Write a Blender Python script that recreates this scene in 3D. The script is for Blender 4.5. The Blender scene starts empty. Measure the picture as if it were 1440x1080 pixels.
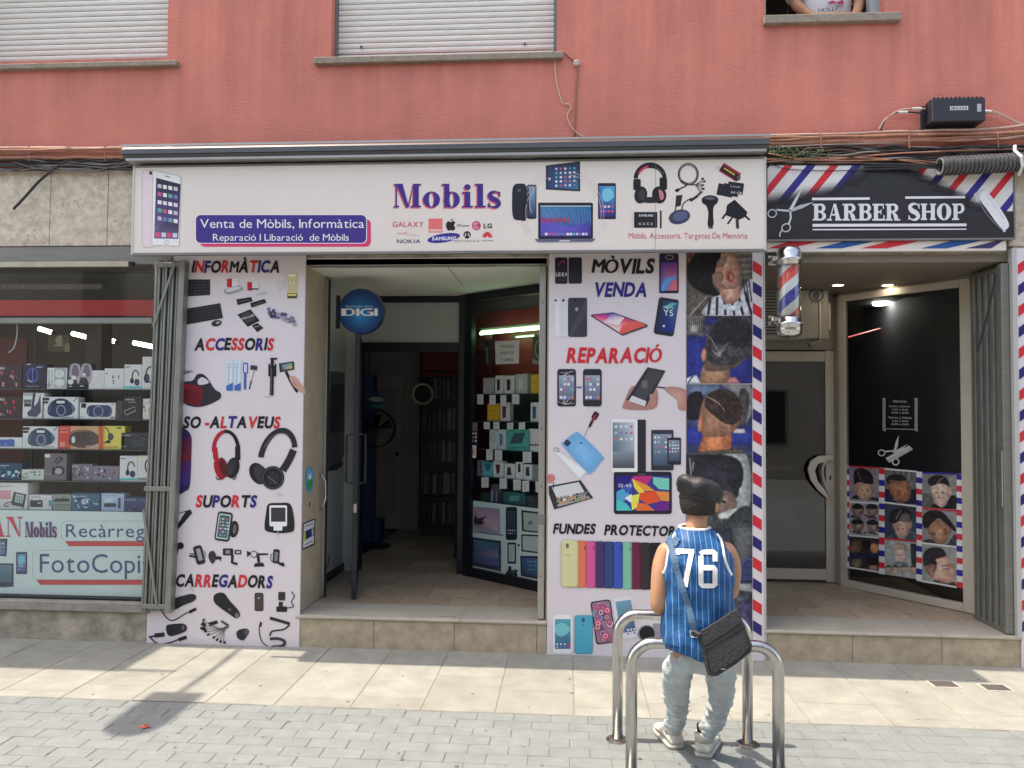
import bpy, bmesh, math, random
import numpy as np
from math import sin, cos, pi, radians, sqrt, atan2
from mathutils import Vector, Matrix
from mathutils.bvhtree import BVHTree
random.seed(7)
S = bpy.context.scene
COL = S.collection
# ------------------------------------------------------------------ camera, sky, sun, exposure
YAW, PITCH, ROLL, FPX, CAMH = radians(3.95), radians(2.02), radians(.437), 1100.0, 1.75
Fw = Vector((-sin(YAW)*cos(PITCH), cos(YAW)*cos(PITCH), sin(PITCH)))
R0 = Vector((cos(YAW), sin(YAW), 0)); U0 = R0.cross(Fw)
Rt = R0*cos(ROLL) + U0*sin(ROLL); Up = -R0*sin(ROLL) + U0*cos(ROLL)
CP = Vector((0, -5.741, CAMH))
cam = bpy.data.cameras.new('camera'); co = bpy.data.objects.new('camera', cam); COL.objects.link(co)
cam.sensor_width = 36; cam.lens = FPX/1440*36; cam.clip_end = 600; cam.clip_start = .05
co.matrix_world = Matrix(((Rt.x, Up.x, -Fw.x, CP.x), (Rt.y, Up.y, -Fw.y, CP.y), (Rt.z, Up.z, -Fw.z, CP.z), (0, 0, 0, 1)))
S.camera = co
SUN_EL, SUN_AZ = radians(69), radians(1.0)      # azimuth: behind the plane of the facade
W = bpy.data.worlds.new('World'); S.world = W; W.use_nodes = True
nt = W.node_tree; nt.nodes.clear()
sky = nt.nodes.new('ShaderNodeTexSky'); sky.sky_type = 'NISHITA'; sky.sun_disc = False
sky.sun_elevation = SUN_EL; sky.sun_rotation = radians(-90)+SUN_AZ; sky.air_density = 1.2; sky.dust_density = 2.5; sky.ozone_density = .8
bg = nt.nodes.new('ShaderNodeBackground'); bg.inputs[1].default_value = .15
out = nt.nodes.new('ShaderNodeOutputWorld'); nt.links.new(sky.outputs[0], bg.inputs[0]); nt.links.new(bg.outputs[0], out.inputs[0])
sl = bpy.data.lights.new('sun', 'SUN'); sl.energy = 2.0; sl.angle = radians(.53); sl.color = (1, .985, .96)
so = bpy.data.objects.new('sun', sl); COL.objects.link(so)
sd = Vector((-cos(SUN_EL)*cos(SUN_AZ), cos(SUN_EL)*sin(SUN_AZ), sin(SUN_EL)))
so.rotation_euler = sd.to_track_quat('Z', 'Y').to_euler(); so.location = (-6, 2, 14)
S.view_settings.view_transform = 'Standard'; S.view_settings.look = 'None'; S.view_settings.gamma = 1
S.view_settings.use_curve_mapping = False; S.view_settings.exposure = 1.5
S.view_settings.use_white_balance = True; S.view_settings.white_balance_temperature = 7900; S.view_settings.white_balance_tint = 11
S.cycles.use_denoising = True; S.cycles.max_bounces = 8; S.cycles.transparent_max_bounces = 12
S.cycles.sample_clamp_indirect = 4; S.cycles.caustics_reflective = False; S.cycles.caustics_refractive = False

# ------------------------------------------------------------------ helpers
def ray(px, py): return Fw + Rt*((px-720)/FPX) - Up*((py-540)/FPX)
class Plane:
    def __init__(s, P, N): s.P = Vector(P); s.N = Vector(N).normalized()
    def at(s, px, py, off=0):
        d = ray(px, py); P = s.P + s.N*off
        return CP + d*((P-CP).dot(s.N)/d.dot(s.N))
    def moved(s, off): return Plane(s.P+s.N*off, s.N)
def PY(Y): return Plane((0, Y, 0), (0, -1, 0))
def vplane(a, b):                     # vertical plane through two plan points, facing the street
    d = Vector((b[0]-a[0], b[1]-a[1], 0)).normalized(); return Plane((a[0], a[1], 0), (d.y, -d.x, 0))
def aty(px, py, Y): return PY(Y).at(px, py)
def atz(px, py, Z):
    d = ray(px, py); return CP + d*((Z-CP.z)/d.z)
def X(px, Y, py=600): return aty(px, py, Y).x
def Zc(py, Y, px=720): return aty(px, py, Y).z
def s2l(c):
    c /= 255; return c/12.92 if c <= .04045 else ((c+.055)/1.055)**2.4
KP = 1.12
def LC(rgb, k=None):
    k = KP if k is None else k
    return tuple(min(.86, s2l(v)*k) for v in rgb) + (1,)
def meta(o, label=None, cat=None, group=None, kind=None):
    if label: o['label'] = label
    if cat: o['category'] = cat
    if group: o['group'] = group
    if kind: o['kind'] = kind
    return o
def thing(name, label, cat, loc=(0, 0, 0), group=None):
    o = bpy.data.objects.new(name, None); COL.objects.link(o); o.location = loc; o.empty_display_size = .05
    return meta(o, label, cat, group)
def link(name, me, parent=None, mod=None):
    o = bpy.data.objects.new(name, me); COL.objects.link(o)
    if parent is not None:
        o.parent = parent
        o.matrix_parent_inverse = Matrix.Translation(-Vector(worldloc(parent)))
    return o
def worldloc(o):
    v = Vector((0, 0, 0))
    while o is not None:
        v = v + Vector(o.location) if not o.get('_abs') else v
        o = o.parent
    return v
_m = {}
def mat(name, col, rough=.6, metal=0, var=0, scale=8, bump=0, bscale=60, col2=None, spec=.5, stretch=None, coat=0, emit=None, es=0):
    if name in _m: return _m[name]
    m = bpy.data.materials.new(name); _m[name] = m; m.use_nodes = True
    t = m.node_tree; b = t.nodes['Principled BSDF']; N = t.nodes.new; L = t.links.new
    c = tuple(col)[:3]+(1,)
    b.inputs['Base Color'].default_value = c; b.inputs['Roughness'].default_value = rough
    b.inputs['Metallic'].default_value = metal; b.inputs['Specular IOR Level'].default_value = spec
    if coat: b.inputs['Coat Weight'].default_value = coat; b.inputs['Coat Roughness'].default_value = .08
    if emit: b.inputs['Emission Color'].default_value = tuple(emit)[:3]+(1,); b.inputs['Emission Strength'].default_value = es
    if var or bump:
        g = N('ShaderNodeNewGeometry'); mp = N('ShaderNodeMapping'); L(g.outputs['Position'], mp.inputs[0])
        if stretch: mp.inputs['Scale'].default_value = stretch
    if var:
        n1 = N('ShaderNodeTexNoise'); n1.inputs['Scale'].default_value = scale; n1.inputs['Detail'].default_value = 8; n1.inputs['Roughness'].default_value = .65
        L(mp.outputs[0], n1.inputs['Vector'])
        r = N('ShaderNodeValToRGB'); L(n1.outputs[0], r.inputs[0])
        c2 = tuple(col2)[:3]+(1,) if col2 else tuple(v*(1-var) for v in c[:3])+(1,)
        r.color_ramp.elements[0].position = .3; r.color_ramp.elements[1].position = .72
        r.color_ramp.elements[0].color = c2; r.color_ramp.elements[1].color = tuple(min(.9, v*(1+var*.25)) for v in c[:3])+(1,)
        L(r.outputs[0], b.inputs['Base Color'])
        rr = N('ShaderNodeMapRange'); rr.inputs[3].default_value = rough-.08; rr.inputs[4].default_value = min(1, rough+.1)
        L(n1.outputs[0], rr.inputs[0]); L(rr.outputs[0], b.inputs['Roughness'])
    if bump:
        n2 = N('ShaderNodeTexNoise'); n2.inputs['Scale'].default_value = bscale; n2.inputs['Detail'].default_value = 6
        L(mp.outputs[0], n2.inputs['Vector'])
        bp = N('ShaderNodeBump'); bp.inputs['Strength'].default_value = bump; bp.inputs['Distance'].default_value = .01
        L(n2.outputs[0], bp.inputs['Height']); L(bp.outputs[0], b.inputs['Normal'])
    return m
def mc(rgb, rough=.5, k=None, var=.06, metal=0, bump=0):
    return mat('paint_%02x%02x%02x_%d_%d' % (*[int(v) for v in rgb], rough*100, metal*100), LC(rgb, k), rough, metal, var, 9, bump, 90)
class MB:
    def __init__(s): s.v = []; s.f = []; s.mi = []; s.c = []; s.cur = 0
    def add(s, vs, fs, col=None):
        n = len(s.v); s.v += [Vector(v) for v in vs]
        for f in fs: s.f.append([n+i for i in f]); s.mi.append(s.cur); s.c.append(col)
        return s
    def box(s, x0, x1, y0, y1, z0, z1):
        vs = [(x, y, z) for z in (z0, z1) for y in (y0, y1) for x in (x0, x1)]
        return s.add(vs, [(0, 2, 3, 1), (4, 5, 7, 6), (0, 1, 5, 4), (2, 6, 7, 3), (0, 4, 6, 2), (1, 3, 7, 5)])
    def prism(s, front, back):          # matching outlines
        n = len(front)
        return s.add(list(front)+list(back), [tuple(range(n)), tuple(range(2*n-1, n-1, -1))]+[(i, n+i, n+(i+1) % n, (i+1) % n) for i in range(n)])
    def rings(s, rings, cap=True, closed=True):
        n = len(rings[0]); k0 = len(s.v); vs = [v for r in rings for v in r]; fs = []
        for i in range(len(rings)-1):
            for j in range(n if closed else n-1):
                fs.append((i*n+j, i*n+(j+1) % n, (i+1)*n+(j+1) % n, (i+1)*n+j))
        if cap: fs += [tuple(range(n-1, -1, -1)), tuple((len(rings)-1)*n+i for i in range(n))]
        return s.add(vs, fs)
    def tube(s, pts, r, n=8, cap=True):
        pts = [Vector(p) for p in pts]; rs = r if isinstance(r, (list, tuple)) else [r]*len(pts); out = []; up = None
        for i, p in enumerate(pts):
            t = (pts[min(i+1, len(pts)-1)]-pts[max(i-1, 0)]).normalized()
            if up is None: up = Vector((0, 0, 1)) if abs(t.z) < .9 else Vector((1, 0, 0))
            a = (up - t*up.dot(t)).normalized(); up = a; b = t.cross(a)
            out.append([p+(a*cos(2*pi*k/n)+b*sin(2*pi*k/n))*rs[i] for k in range(n)])
        return s.rings(out, cap)
    def lathe(s, c, prof, n=20, axis='z', ring=False):
        out = []
        if ring: prof = list(prof)+[prof[0]]
        for r, h in prof:
            rg_ = []
            for k in range(n):
                a, b = cos(2*pi*k/n)*r, sin(2*pi*k/n)*r
                rg_.append(Vector(c)+Vector((a, b, h) if axis == 'z' else ((a, h, -b) if axis == 'y' else (h, a, b))))
            out.append(rg_)
        return s.rings(out, cap=not ring)
    def build(s, name, mats, parent=None, smooth=False, bevel=0, origin=None, seg=1):
        me = bpy.data.meshes.new(name); o0 = Vector(origin) if origin is not None else Vector((0, 0, 0))
        me.from_pydata([v-o0 for v in s.v], [], s.f)
        for m in (mats if isinstance(mats, (list, tuple)) else [mats]): me.materials.append(m)
        me.polygons.foreach_set('material_index', s.mi)
        if any(c is not None for c in s.c):
            at = me.color_attributes.new('Col', 'FLOAT_COLOR', 'CORNER'); k = 0; buf = []
            for f, c in zip(s.f, s.c):
                for j in range(len(f)):
                    cc = c[j] if (c and isinstance(c[0], (tuple, list))) else (c or (.5, .5, .5, 1)); buf += list(cc)
            at.data.foreach_set('color', buf)
        bm = bmesh.new(); bm.from_mesh(me)
        if not any(c is not None for c in s.c): bmesh.ops.recalc_face_normals(bm, faces=bm.faces)
        bm.to_mesh(me); bm.free()
        if smooth: me.polygons.foreach_set('use_smooth', [True]*len(me.polygons))
        o = bpy.data.objects.new(name, me); COL.objects.link(o)
        if parent is not None:
            o.parent = parent; o.location = -worldloc(parent)+o0
        else: o.location = o0
        if bevel:
            b = o.modifiers.new('bevel', 'BEVEL'); b.width = bevel; b.segments = seg; b.limit_method = 'ANGLE'
        return o
def mbox(name, m, parent, x0, x1, y0, y1, z0, z1, bevel=0, **k):
    b = MB(); b.box(x0, x1, y0, y1, z0, z1)
    return b.build(name, m, parent, bevel=bevel, origin=k.get('origin'))
def crom(pts, n=6, closed=False):
    P = [Vector(p) for p in pts]; out = []; N = len(P)
    g = (lambda i: P[i % N]) if closed else (lambda i: P[max(0, min(N-1, i))])
    for i in range(N if closed else N-1):
        a, b, c, d = g(i-1), g(i), g(i+1), g(i+2)
        for k in range(n):
            t = k/n; out.append(.5*((2*b)+(c-a)*t+(2*a-5*b+4*c-d)*t*t+(3*b-a-3*c+d)*t**3))
    if not closed: out.append(P[-1])
    return out
# print material: flat printed colour held per face
def printmat(name, rough, noise):
    m = bpy.data.materials.new(name); m.use_nodes = True; t = m.node_tree; b = t.nodes['Principled BSDF']
    a = t.nodes.new('ShaderNodeAttribute'); a.attribute_name = 'Col'; g = t.nodes.new('ShaderNodeNewGeometry')
    n = t.nodes.new('ShaderNodeTexNoise'); n.inputs['Scale'].default_value = 45 if noise > .1 else 12; n.inputs['Detail'].default_value = 9; n.inputs['Roughness'].default_value = .75
    t.links.new(g.outputs['Position'], n.inputs['Vector'])
    r = t.nodes.new('ShaderNodeMapRange'); r.inputs[1].default_value = .3; r.inputs[2].default_value = .7; r.inputs[3].default_value = 1-noise; r.inputs[4].default_value = 1+noise*.7
    t.links.new(n.outputs[0], r.inputs[0])
    mx = t.nodes.new('ShaderNodeVectorMath'); mx.operation = 'SCALE'; t.links.new(a.outputs['Color'], mx.inputs[0]); t.links.new(r.outputs[0], mx.inputs['Scale'])
    t.links.new(mx.outputs[0], b.inputs['Base Color']); b.inputs['Roughness'].default_value = rough
    b.inputs['Specular IOR Level'].default_value = .35
    return m
PRM = printmat('printed_ink', .42, .05); PHM = printmat('printed_photograph', .4, .38)
def glassmat(name, tint=(.93, .96, .95), refl=1.0, rough=.0):
    m = bpy.data.materials.new(name); m.use_nodes = True; t = m.node_tree; t.nodes.clear(); N = t.nodes.new
    o = N('ShaderNodeOutputMaterial'); mx = N('ShaderNodeMixShader'); tr = N('ShaderNodeBsdfTransparent'); gl = N('ShaderNodeBsdfGlossy'); lw = N('ShaderNodeLayerWeight'); pw_ = N('ShaderNodeMath'); fr = N('ShaderNodeMath')
    tr.inputs[0].default_value = tint+(1,); gl.inputs['Roughness'].default_value = rough; lw.inputs[0].default_value = .5; pw_.operation = 'POWER'; pw_.inputs[1].default_value = 4; t.links.new(lw.outputs['Facing'], pw_.inputs[0]); fr.operation = 'MULTIPLY_ADD'; fr.inputs[1].default_value = .9; fr.inputs[2].default_value = .045; t.links.new(pw_.outputs[0], fr.inputs[0])
    mm = N('ShaderNodeMath'); mm.operation = 'MULTIPLY'; mm.inputs[1].default_value = refl; t.links.new(fr.outputs[0], mm.inputs[0])
    t.links.new(mm.outputs[0], mx.inputs[0]); t.links.new(tr.outputs[0], mx.inputs[1]); t.links.new(gl.outputs[0], mx.inputs[2]); t.links.new(mx.outputs[0], o.inputs[0])
    return m
GL = glassmat('window_glass', refl=1.6); GLD = glassmat('dark_glass', (.62, .67, .7), 1.7)
# ------------------------------------------------------------------ flat print, drawn with photo coordinates on the plane where it really lies
_gc = {}
def glyph(ch, bold):
    k = (ch, bold)
    if k in _gc: return _gc[k]
    c = bpy.data.curves.new('g', 'FONT'); c.body = ch; c.size = 1; c.offset = bold; c.resolution_u = 3
    o = bpy.data.objects.new('g', c); COL.objects.link(o)
    me = o.to_mesh(); vs = [tuple(v.co[:2]) for v in me.vertices]; fs = [tuple(p.vertices) for p in me.polygons]
    o.to_mesh_clear(); bpy.data.objects.remove(o); bpy.data.curves.remove(c)
    _gc[k] = (vs, fs, min([v[0] for v in vs] or [0]), max([v[0] for v in vs] or [0])); return _gc[k]
def rect(x0, y0, x1, y1): return [(x0, y0), (x1, y0), (x1, y1), (x0, y1)]
class Pr:
    LAY = .00013
    def __init__(s, plane, o=(0, 0), sc=1.0, k=None, start=.0012, bend=None):
        s.p = plane; s.o = o; s.sc = sc; s.k = k; s.m = MB(); s.n = 0; s.st = start; s.bend = bend
    def T(s, x, y): return (s.o[0]+x/s.sc, s.o[1]+y/s.sc)
    def W(s, x, y, off=0):
        a, b = s.T(x, y)
        return s.p.at(a, b, s.st+s.n*s.LAY+off)
    def col(s, c): return LC(c, s.k)
    def poly(s, pts, c, adv=True):
        cc = [s.col(q) for q in c] if isinstance(c[0], (tuple, list)) else s.col(c)
        s.m.add([s.W(x, y) for x, y in pts], [tuple(range(len(pts)))], cc)
        if adv: s.n += 1
        return s
    def strip(s, A, B, c, c2=None):      # quads between two lines of points
        n = len(A); vs = [s.W(*p) for p in A]+[s.W(*p) for p in B]
        for i in range(n-1):
            s.m.add([vs[i], vs[i+1], vs[n+i+1], vs[n+i]], [(0, 1, 2, 3)], s.col(c) if c2 is None else [s.col(c), s.col(c), s.col(c2), s.col(c2)])
        s.n += 1; return s
    def rect(s, x0, y0, x1, y1, c): return s.poly(rect(x0, y0, x1, y1), c)
    def grad(s, x0, y0, x1, y1, c, d): return s.poly(rect(x0, y0, x1, y1), [c, c, d, d])
    def rrp(s, x0, y0, x1, y1, r):
        o = []
        for cx, cy, a in ((x1-r, y0+r, -90), (x1-r, y1-r, 0), (x0+r, y1-r, 90), (x0+r, y0+r, 180)):
            for k in range(5): t = radians(a+k*22.5); o.append((cx+cos(t)*r, cy+sin(t)*r))
        return o
    def rr(s, x0, y0, x1, y1, r, c, rot=0):
        p = s.rrp(x0, y0, x1, y1, r)
        if rot: p = s.rotp(p, (x0+x1)/2, (y0+y1)/2, rot)
        return s.poly(p, c)
    @staticmethod
    def rotp(p, cx, cy, a):
        a = radians(a); return [(cx+(x-cx)*cos(a)-(y-cy)*sin(a), cy+(x-cx)*sin(a)+(y-cy)*cos(a)) for x, y in p]
    def ell(s, cx, cy, rx, ry, c, rot=0, n=24):
        return s.poly(s.rotp([(cx+cos(2*pi*k/n)*rx, cy+sin(2*pi*k/n)*ry) for k in range(n)], cx, cy, rot), c)
    def ring(s, cx, cy, rx, ry, w, c, a0=0, a1=360, w2=None, n=28, rot=0):
        w2 = w if w2 is None else w2; A = []; B = []
        for k in range(n+1):
            a = radians(a0+(a1-a0)*k/n); A.append((cx+cos(a)*rx, cy+sin(a)*ry)); B.append((cx+cos(a)*(rx-w2), cy+sin(a)*(ry-w)))
        if rot: A = s.rotp(A, cx, cy, rot); B = s.rotp(B, cx, cy, rot)
        return s.strip(A, B, c)
    def line(s, pts, w, c, smooth=False):
        if smooth: pts = [tuple(p[:2]) for p in crom([(*p, 0) for p in pts], 5)]
        ws = w if isinstance(w, (list, tuple)) else [w]*len(pts)
        if len(ws) != len(pts): ws = [ws[int(i*(len(ws)-1)/(len(pts)-1))] for i in range(len(pts))]
        A = []; B = []
        for i, p in enumerate(pts):
            q0 = pts[max(i-1, 0)]; q1 = pts[min(i+1, len(pts)-1)]; dx, dy = q1[0]-q0[0], q1[1]-q0[1]; l = math.hypot(dx, dy) or 1
            A.append((p[0]-dy/l*ws[i]/2, p[1]+dx/l*ws[i]/2)); B.append((p[0]+dy/l*ws[i]/2, p[1]-dx/l*ws[i]/2))
        return s.strip(A, B, c)
    def blob(s, pts, c, c2=None, n=4, cx=None, cy=None):
        P = [tuple(p[:2]) for p in crom([(*p, 0) for p in pts], 4, True)]
        if c2 is None: return s.poly(P, c)
        cx = sum(p[0] for p in P)/len(P) if cx is None else cx; cy = sum(p[1] for p in P)/len(P) if cy is None else cy
        for i in range(n):
            f = 1-i/n*.9; t = i/(n-1)
            s.poly([(cx+(x-cx)*f, cy+(y-cy)*f) for x, y in P], tuple(c[j]+(c2[j]-c[j])*t for j in range(3)))
        return s
    def text(s, txt, x0, x1, base, h, c, bold=.0, shear=0, slope=0, gap=.075, jit=0, sub=None):
        """one line of text fitted from x0 to x1; cap height h; c may be a list, one colour per letter"""
        lay = []; cur = 0; ch0 = txt.replace(' ', '')
        for ch in txt:
            if ch == ' ': cur += .27; lay.append(None); continue
            vs, fs, a, b = glyph(ch, 0 if ch in 'MÒÓ' else bold); lay.append((cur-a, vs, fs)); cur += (b-a)+gap
        cur -= gap; sx = (x1-x0)/cur; sy = h/.729; i = 0
        for q in lay:
            if q is None: continue
            off, vs, fs = q; cc = c[min(i, len(c)-1)] if isinstance(c[0], (tuple, list)) else c; dz = (random.random()-.5)*jit; i += 1
            W = [s.W(x0+(off+x)*sx+y*sy*shear, base-y*sy+((off+x)*sx)*slope+dz) for x, y in vs]
            s.m.add(W, fs, s.col(cc))
            if bold > .01 and ch0[i-1] in 'MÒÓ':
                for e in (-1, 1): s.n += 1; s.m.add([s.W(x0+(off+x+e*bold*.9)*sx+y*sy*shear, base-y*sy+((off+x)*sx)*slope+dz) for x, y in vs], fs, s.col(cc))
        s.n += 1; return s
    def done(s, name, parent, m=None, label=None):
        o = s.m.build(name, m or PRM, parent)
        if label: o['label'] = label
        return o
class Ras(Pr):
    """a printed photograph: soft shapes composed over a fine grid, kept as the print's colours"""
    def __init__(s, plane, o, sc, top, bot, x0, x1, nx, ny, f=2.2, k=None, start=.0012, seed=1):
        Pr.__init__(s, plane, o, sc, k, start); u, v = np.meshgrid(np.linspace(0, 1, nx), np.linspace(0, 1, ny)); s.nx, s.ny, s.f = nx, ny, f
        s.X = x0+(x1-x0)*u; t = top[0]+(top[1]-top[0])*u; b = bot[0]+(bot[1]-bot[0])*u; s.Y = t+(b-t)*v; s.I = np.full((ny, nx, 3), 110.); r = np.random.RandomState(seed)
        def sm(a, n):
            for _ in range(n): a = (a+np.roll(a, 1, 0)+np.roll(a, -1, 0)+np.roll(a, 1, 1)+np.roll(a, -1, 1))/5
            return (a-a.mean())/(a.std()+1e-6)
        s.n1 = sm(r.randn(ny, nx), 1); s.n2 = sm(r.randn(ny, nx), 8); q = r.randn(ny, nx)
        for _ in range(5): q = (q+np.roll(np.roll(q, 1, 0), 1, 1)+np.roll(np.roll(q, -1, 0), -1, 1))/3
        s.n3 = q/q.std()
    def poly(s, pts, c, adv=True, c2=None, soft=1.0):
        if isinstance(c[0], (tuple, list)): c = tuple(sum(q[j] for q in c)/len(c) for j in range(3))
        P = np.array([p[:2] for p in pts], float); d2 = np.full(s.X.shape, 1e12); ins = np.zeros(s.X.shape, bool); n = len(P)
        for i in range(n):
            a, b = P[i], P[i-1]; ex, ey = b-a; wx, wy = s.X-a[0], s.Y-a[1]; t = np.clip((wx*ex+wy*ey)/(ex*ex+ey*ey+1e-9), 0, 1); d2 = np.minimum(d2, (wx-ex*t)**2+(wy-ey*t)**2)
            ins ^= ((a[1] > s.Y) != (b[1] > s.Y)) & (s.X < (b[0]-a[0])*(s.Y-a[1])/((b[1]-a[1]) or 1e-9)+a[0])
        d = np.where(ins, -1, 1)*np.sqrt(d2); al = np.clip(.5-d/(s.f*2*soft), 0, 1)[..., None]; sz = max(4., min(np.ptp(P[:, 0]), np.ptp(P[:, 1]))); e = np.clip(-d/(sz*.45), 0, 1)[..., None]
        c = np.array(c, float); col = c+((np.array(c2, float)-c)*e if c2 is not None else 0); lum = c.mean(); tex = .02*s.n1+.025*s.n2 if lum > 85 or max(c)-min(c) > 45 else .15*s.n3+.07*s.n1+.06*s.n2
        big = sz > s.f*6; sh = (.78+.3*e**.6)*(1.04-.1*((s.X-P[:, 0].min())/max(1, np.ptp(P[:, 0])))[..., None]) if big else 1
        s.I = s.I*(1-al)+al*np.clip(col*sh*(1+tex[..., None]), 0, 255); return s
    def blob(s, pts, c, c2=None, n=4, cx=None, cy=None): return s.poly([tuple(p[:2]) for p in crom([(*p, 0) for p in pts], 4, True)], c, c2=c2)
    def strip(s, A, B, c, c2=None): return s.poly(list(A)+list(B)[::-1], c, soft=.7)
    def text(s, *a, **k): return s
    def done(s, name, parent, m=None, label=None):
        s.n = 0; I = s.I*(1+.02*s.n1[..., None]+.04*s.n2[..., None]); I = np.clip(I, 3, 250); k = KP if s.k is None else s.k; L = I/255; L = np.where(L <= .04045, L/12.92, ((L+.055)/1.055)**2.4)*k
        L = np.clip(L, 0, .86); vs = [tuple(s.W(x, y)) for x, y in zip(s.X.ravel(), s.Y.ravel())]; nx = s.nx
        fs = [(j*nx+i, j*nx+i+1, (j+1)*nx+i+1, (j+1)*nx+i) for j in range(s.ny-1) for i in range(nx-1)]
        me = bpy.data.meshes.new(name); me.from_pydata(vs, [], fs); me.materials.append(PRM); at = me.color_attributes.new('Col', 'FLOAT_COLOR', 'POINT')
        at.data.foreach_set('color', np.concatenate([L.reshape(-1, 3), np.ones((len(vs), 1))], 1).ravel()); o = bpy.data.objects.new(name, me); COL.objects.link(o); o.parent = parent; o.location = -worldloc(parent); return o
# fat serif letters, unit box, y up
def serif(ch, slab=False):
    sf = .07 if not slab else .1; P = []
    def r(x0, y0, x1, y1): P.append([(x0, y0), (x1, y0), (x1, y1), (x0, y1)])
    def bowl(cx, cy, rx, ry, ix, iy, a0=0, a1=360):
        n = 20; A = [(cx+cos(radians(a0+(a1-a0)*k/n))*rx, cy+sin(radians(a0+(a1-a0)*k/n))*ry) for k in range(n+1)]
        B = [(cx+cos(radians(a0+(a1-a0)*k/n))*ix, cy+sin(radians(a0+(a1-a0)*k/n))*iy) for k in range(n+1)]
        for k in range(n): P.append([A[k], A[k+1], B[k+1], B[k]])
    def snake(x0, x1, y0, y1, th, tn):
        n = 26; w = x1-x0; hgt = y1-y0; C = []
        pts = [(x1-.06*w, y1-.2*hgt), (x1-.25*w, y1-.04*hgt), (x0+.38*w, y1-.03*hgt), (x0+.13*w, y1-.2*hgt), (x0+.3*w, y0+.58*hgt), (x1-.3*w, y0+.42*hgt), (x1-.13*w, y0+.2*hgt), (x0+.62*w, y0+.03*hgt), (x0+.25*w, y0+.04*hgt), (x0+.06*w, y0+.2*hgt)]
        ww = [tn, tn, th*.55, th*.8, th, th, th*.8, th*.55, tn, tn]
        Q = crom([(*p, q) for p, q in zip(pts, ww)], 4); A = []; B = []
        for i, q in enumerate(Q):
            a = Q[max(0, i-1)]; b = Q[min(len(Q)-1, i+1)]; d = Vector((b.x-a.x, b.y-a.y)).normalized()
            A.append((q.x-d.y*q.z/2, q.y+d.x*q.z/2)); B.append((q.x+d.y*q.z/2, q.y-d.x*q.z/2))
        for k in range(len(A)-1): P.append([A[k], A[k+1], B[k+1], B[k]])
        r(x0, y0, x0+.06, y0+.3*hgt); r(x1-.07, y1-.32*hgt, x1-.01, y1)
    T = .26 if slab else .24; t = .11 if slab else .05
    if ch == 'M':
        w = 1.15; r(.08, 0, .08+t, 1); r(w-.1-T, 0, w-.1, 1); P.append([(.08, 1), (.08+T*1.2, 1), (w*.5+.06, .0), (w*.5-.06, 0)]); P.append([(w-.1-T, 1), (w-.1-T-.001, .86), (w*.5, 0), (w*.5+.06, .0)])
        r(0, 0, .22, sf); r(0, 1-sf, .3, 1); r(w-.1-T-.1, 0, w, sf); r(w-.3, 1-sf, w, 1)
    elif ch == 'N':
        w = 1.0; r(.1, 0, .1+t, 1); r(w-.15-t, 0, w-.15, 1); P.append([(.1, 1), (.1+T*1.3, 1), (w-.15, 0), (w-.15-t*1.5, 0)]); r(0, 0, .26, sf); r(0, 1-sf, .3, 1); r(w-.32, 1-sf, w, 1)
    elif ch == 'A':
        w = .95; P.append([(.12, 0), (.2, 0), (.5, 1), (.44, 1)]); P.append([(.42, 1), (.58, 1), (w-.07, 0), (w-.07-T*1.15, 0)]); r(.24, .3, .64, .3+t*.9); r(0, 0, .32, sf); r(w-.42, 0, w, sf)
    elif ch in 'BRPE':
        w = .86; r(.1, 0, .1+T, 1); r(0, 0, .1, sf); r(0, 1-sf, .1, 1)
        if ch == 'E':
            w = .78; r(.1+T, 1-t, w-.05, 1); r(.1+T, 0, w, t); r(.1+T, .46, w-.2, .46+t); r(w-.12, .7, w-.05, 1-t); r(w-.08, t, w, .32); r(w-.26, .36, w-.2, .66)
        else:
            top = .5 if ch != 'P' else .42
            r(.1+T, 1-t, .5, 1); r(.1+T, top-t*.2, .5, top+t*.8); bowl(.5, (1+top)/2, .32, (1-top)/2+.02, .1, (1-top)/2-t*.9, -90, 90)
            if ch == 'B': r(.1+T, 0, .5, t); bowl(.5, .27, .36, .27, .12, .27-t, -90, 90)
            if ch == 'R': bowl(.42, .2, .36, .3, .1, .22, 0, 90); P.append([(.52, .3), (.78, .3), (.84, 0), (.58, 0)]); r(.84, 0, .94, sf); w = .94
            if ch in 'RP': r(.1+T, 0, .1+T+.1, sf)
    elif ch == 'H':
        w = 1.0; r(.08, 0, .08+T, 1); r(w-.08-T, 0, w-.08, 1); r(.08+T, .45, w-.08-T, .45+t)
        for xx in (0, w-.08-T-.06): r(xx, 0, xx+.08 if xx == 0 else w-.08-T, sf); r(xx, 1-sf, xx+.08 if xx == 0 else w-.08-T, 1)
        r(.08+T, 0, .08+T+.07, sf); r(.08+T, 1-sf, .08+T+.07, 1); r(w-.08, 0, w, sf); r(w-.08, 1-sf, w, 1)
    elif ch == 'O': w = .95; bowl(.475, .5, .475, .52, .17, .43)
    elif ch == 'S': w = .78; snake(.02, .76, 0, 1, .3, .08)
    elif ch == 'o': w = .72; bowl(.36, .33, .36, .345, .11, .3)
    elif ch == 'b': w = .78; r(.1, 0, .1+T*.9, 1); r(0, 1-sf, .1, 1); bowl(.42, .33, .34, .345, .1, .3)
    elif ch == 'i': w = .46; r(.1, 0, .1+T, .66); r(0, 0, w, sf); r(0, .66-sf, .1, .66); bowl(.22, .86, .14, .12, 0, 0)
    elif ch == 'l': w = .46; r(.1, 0, .1+T, 1); r(0, 0, w, sf); r(0, 1-sf, .1, 1)
    elif ch == 's': w = .56; snake(.02, .54, 0, .67, .22, .06)
    return P, w
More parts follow.
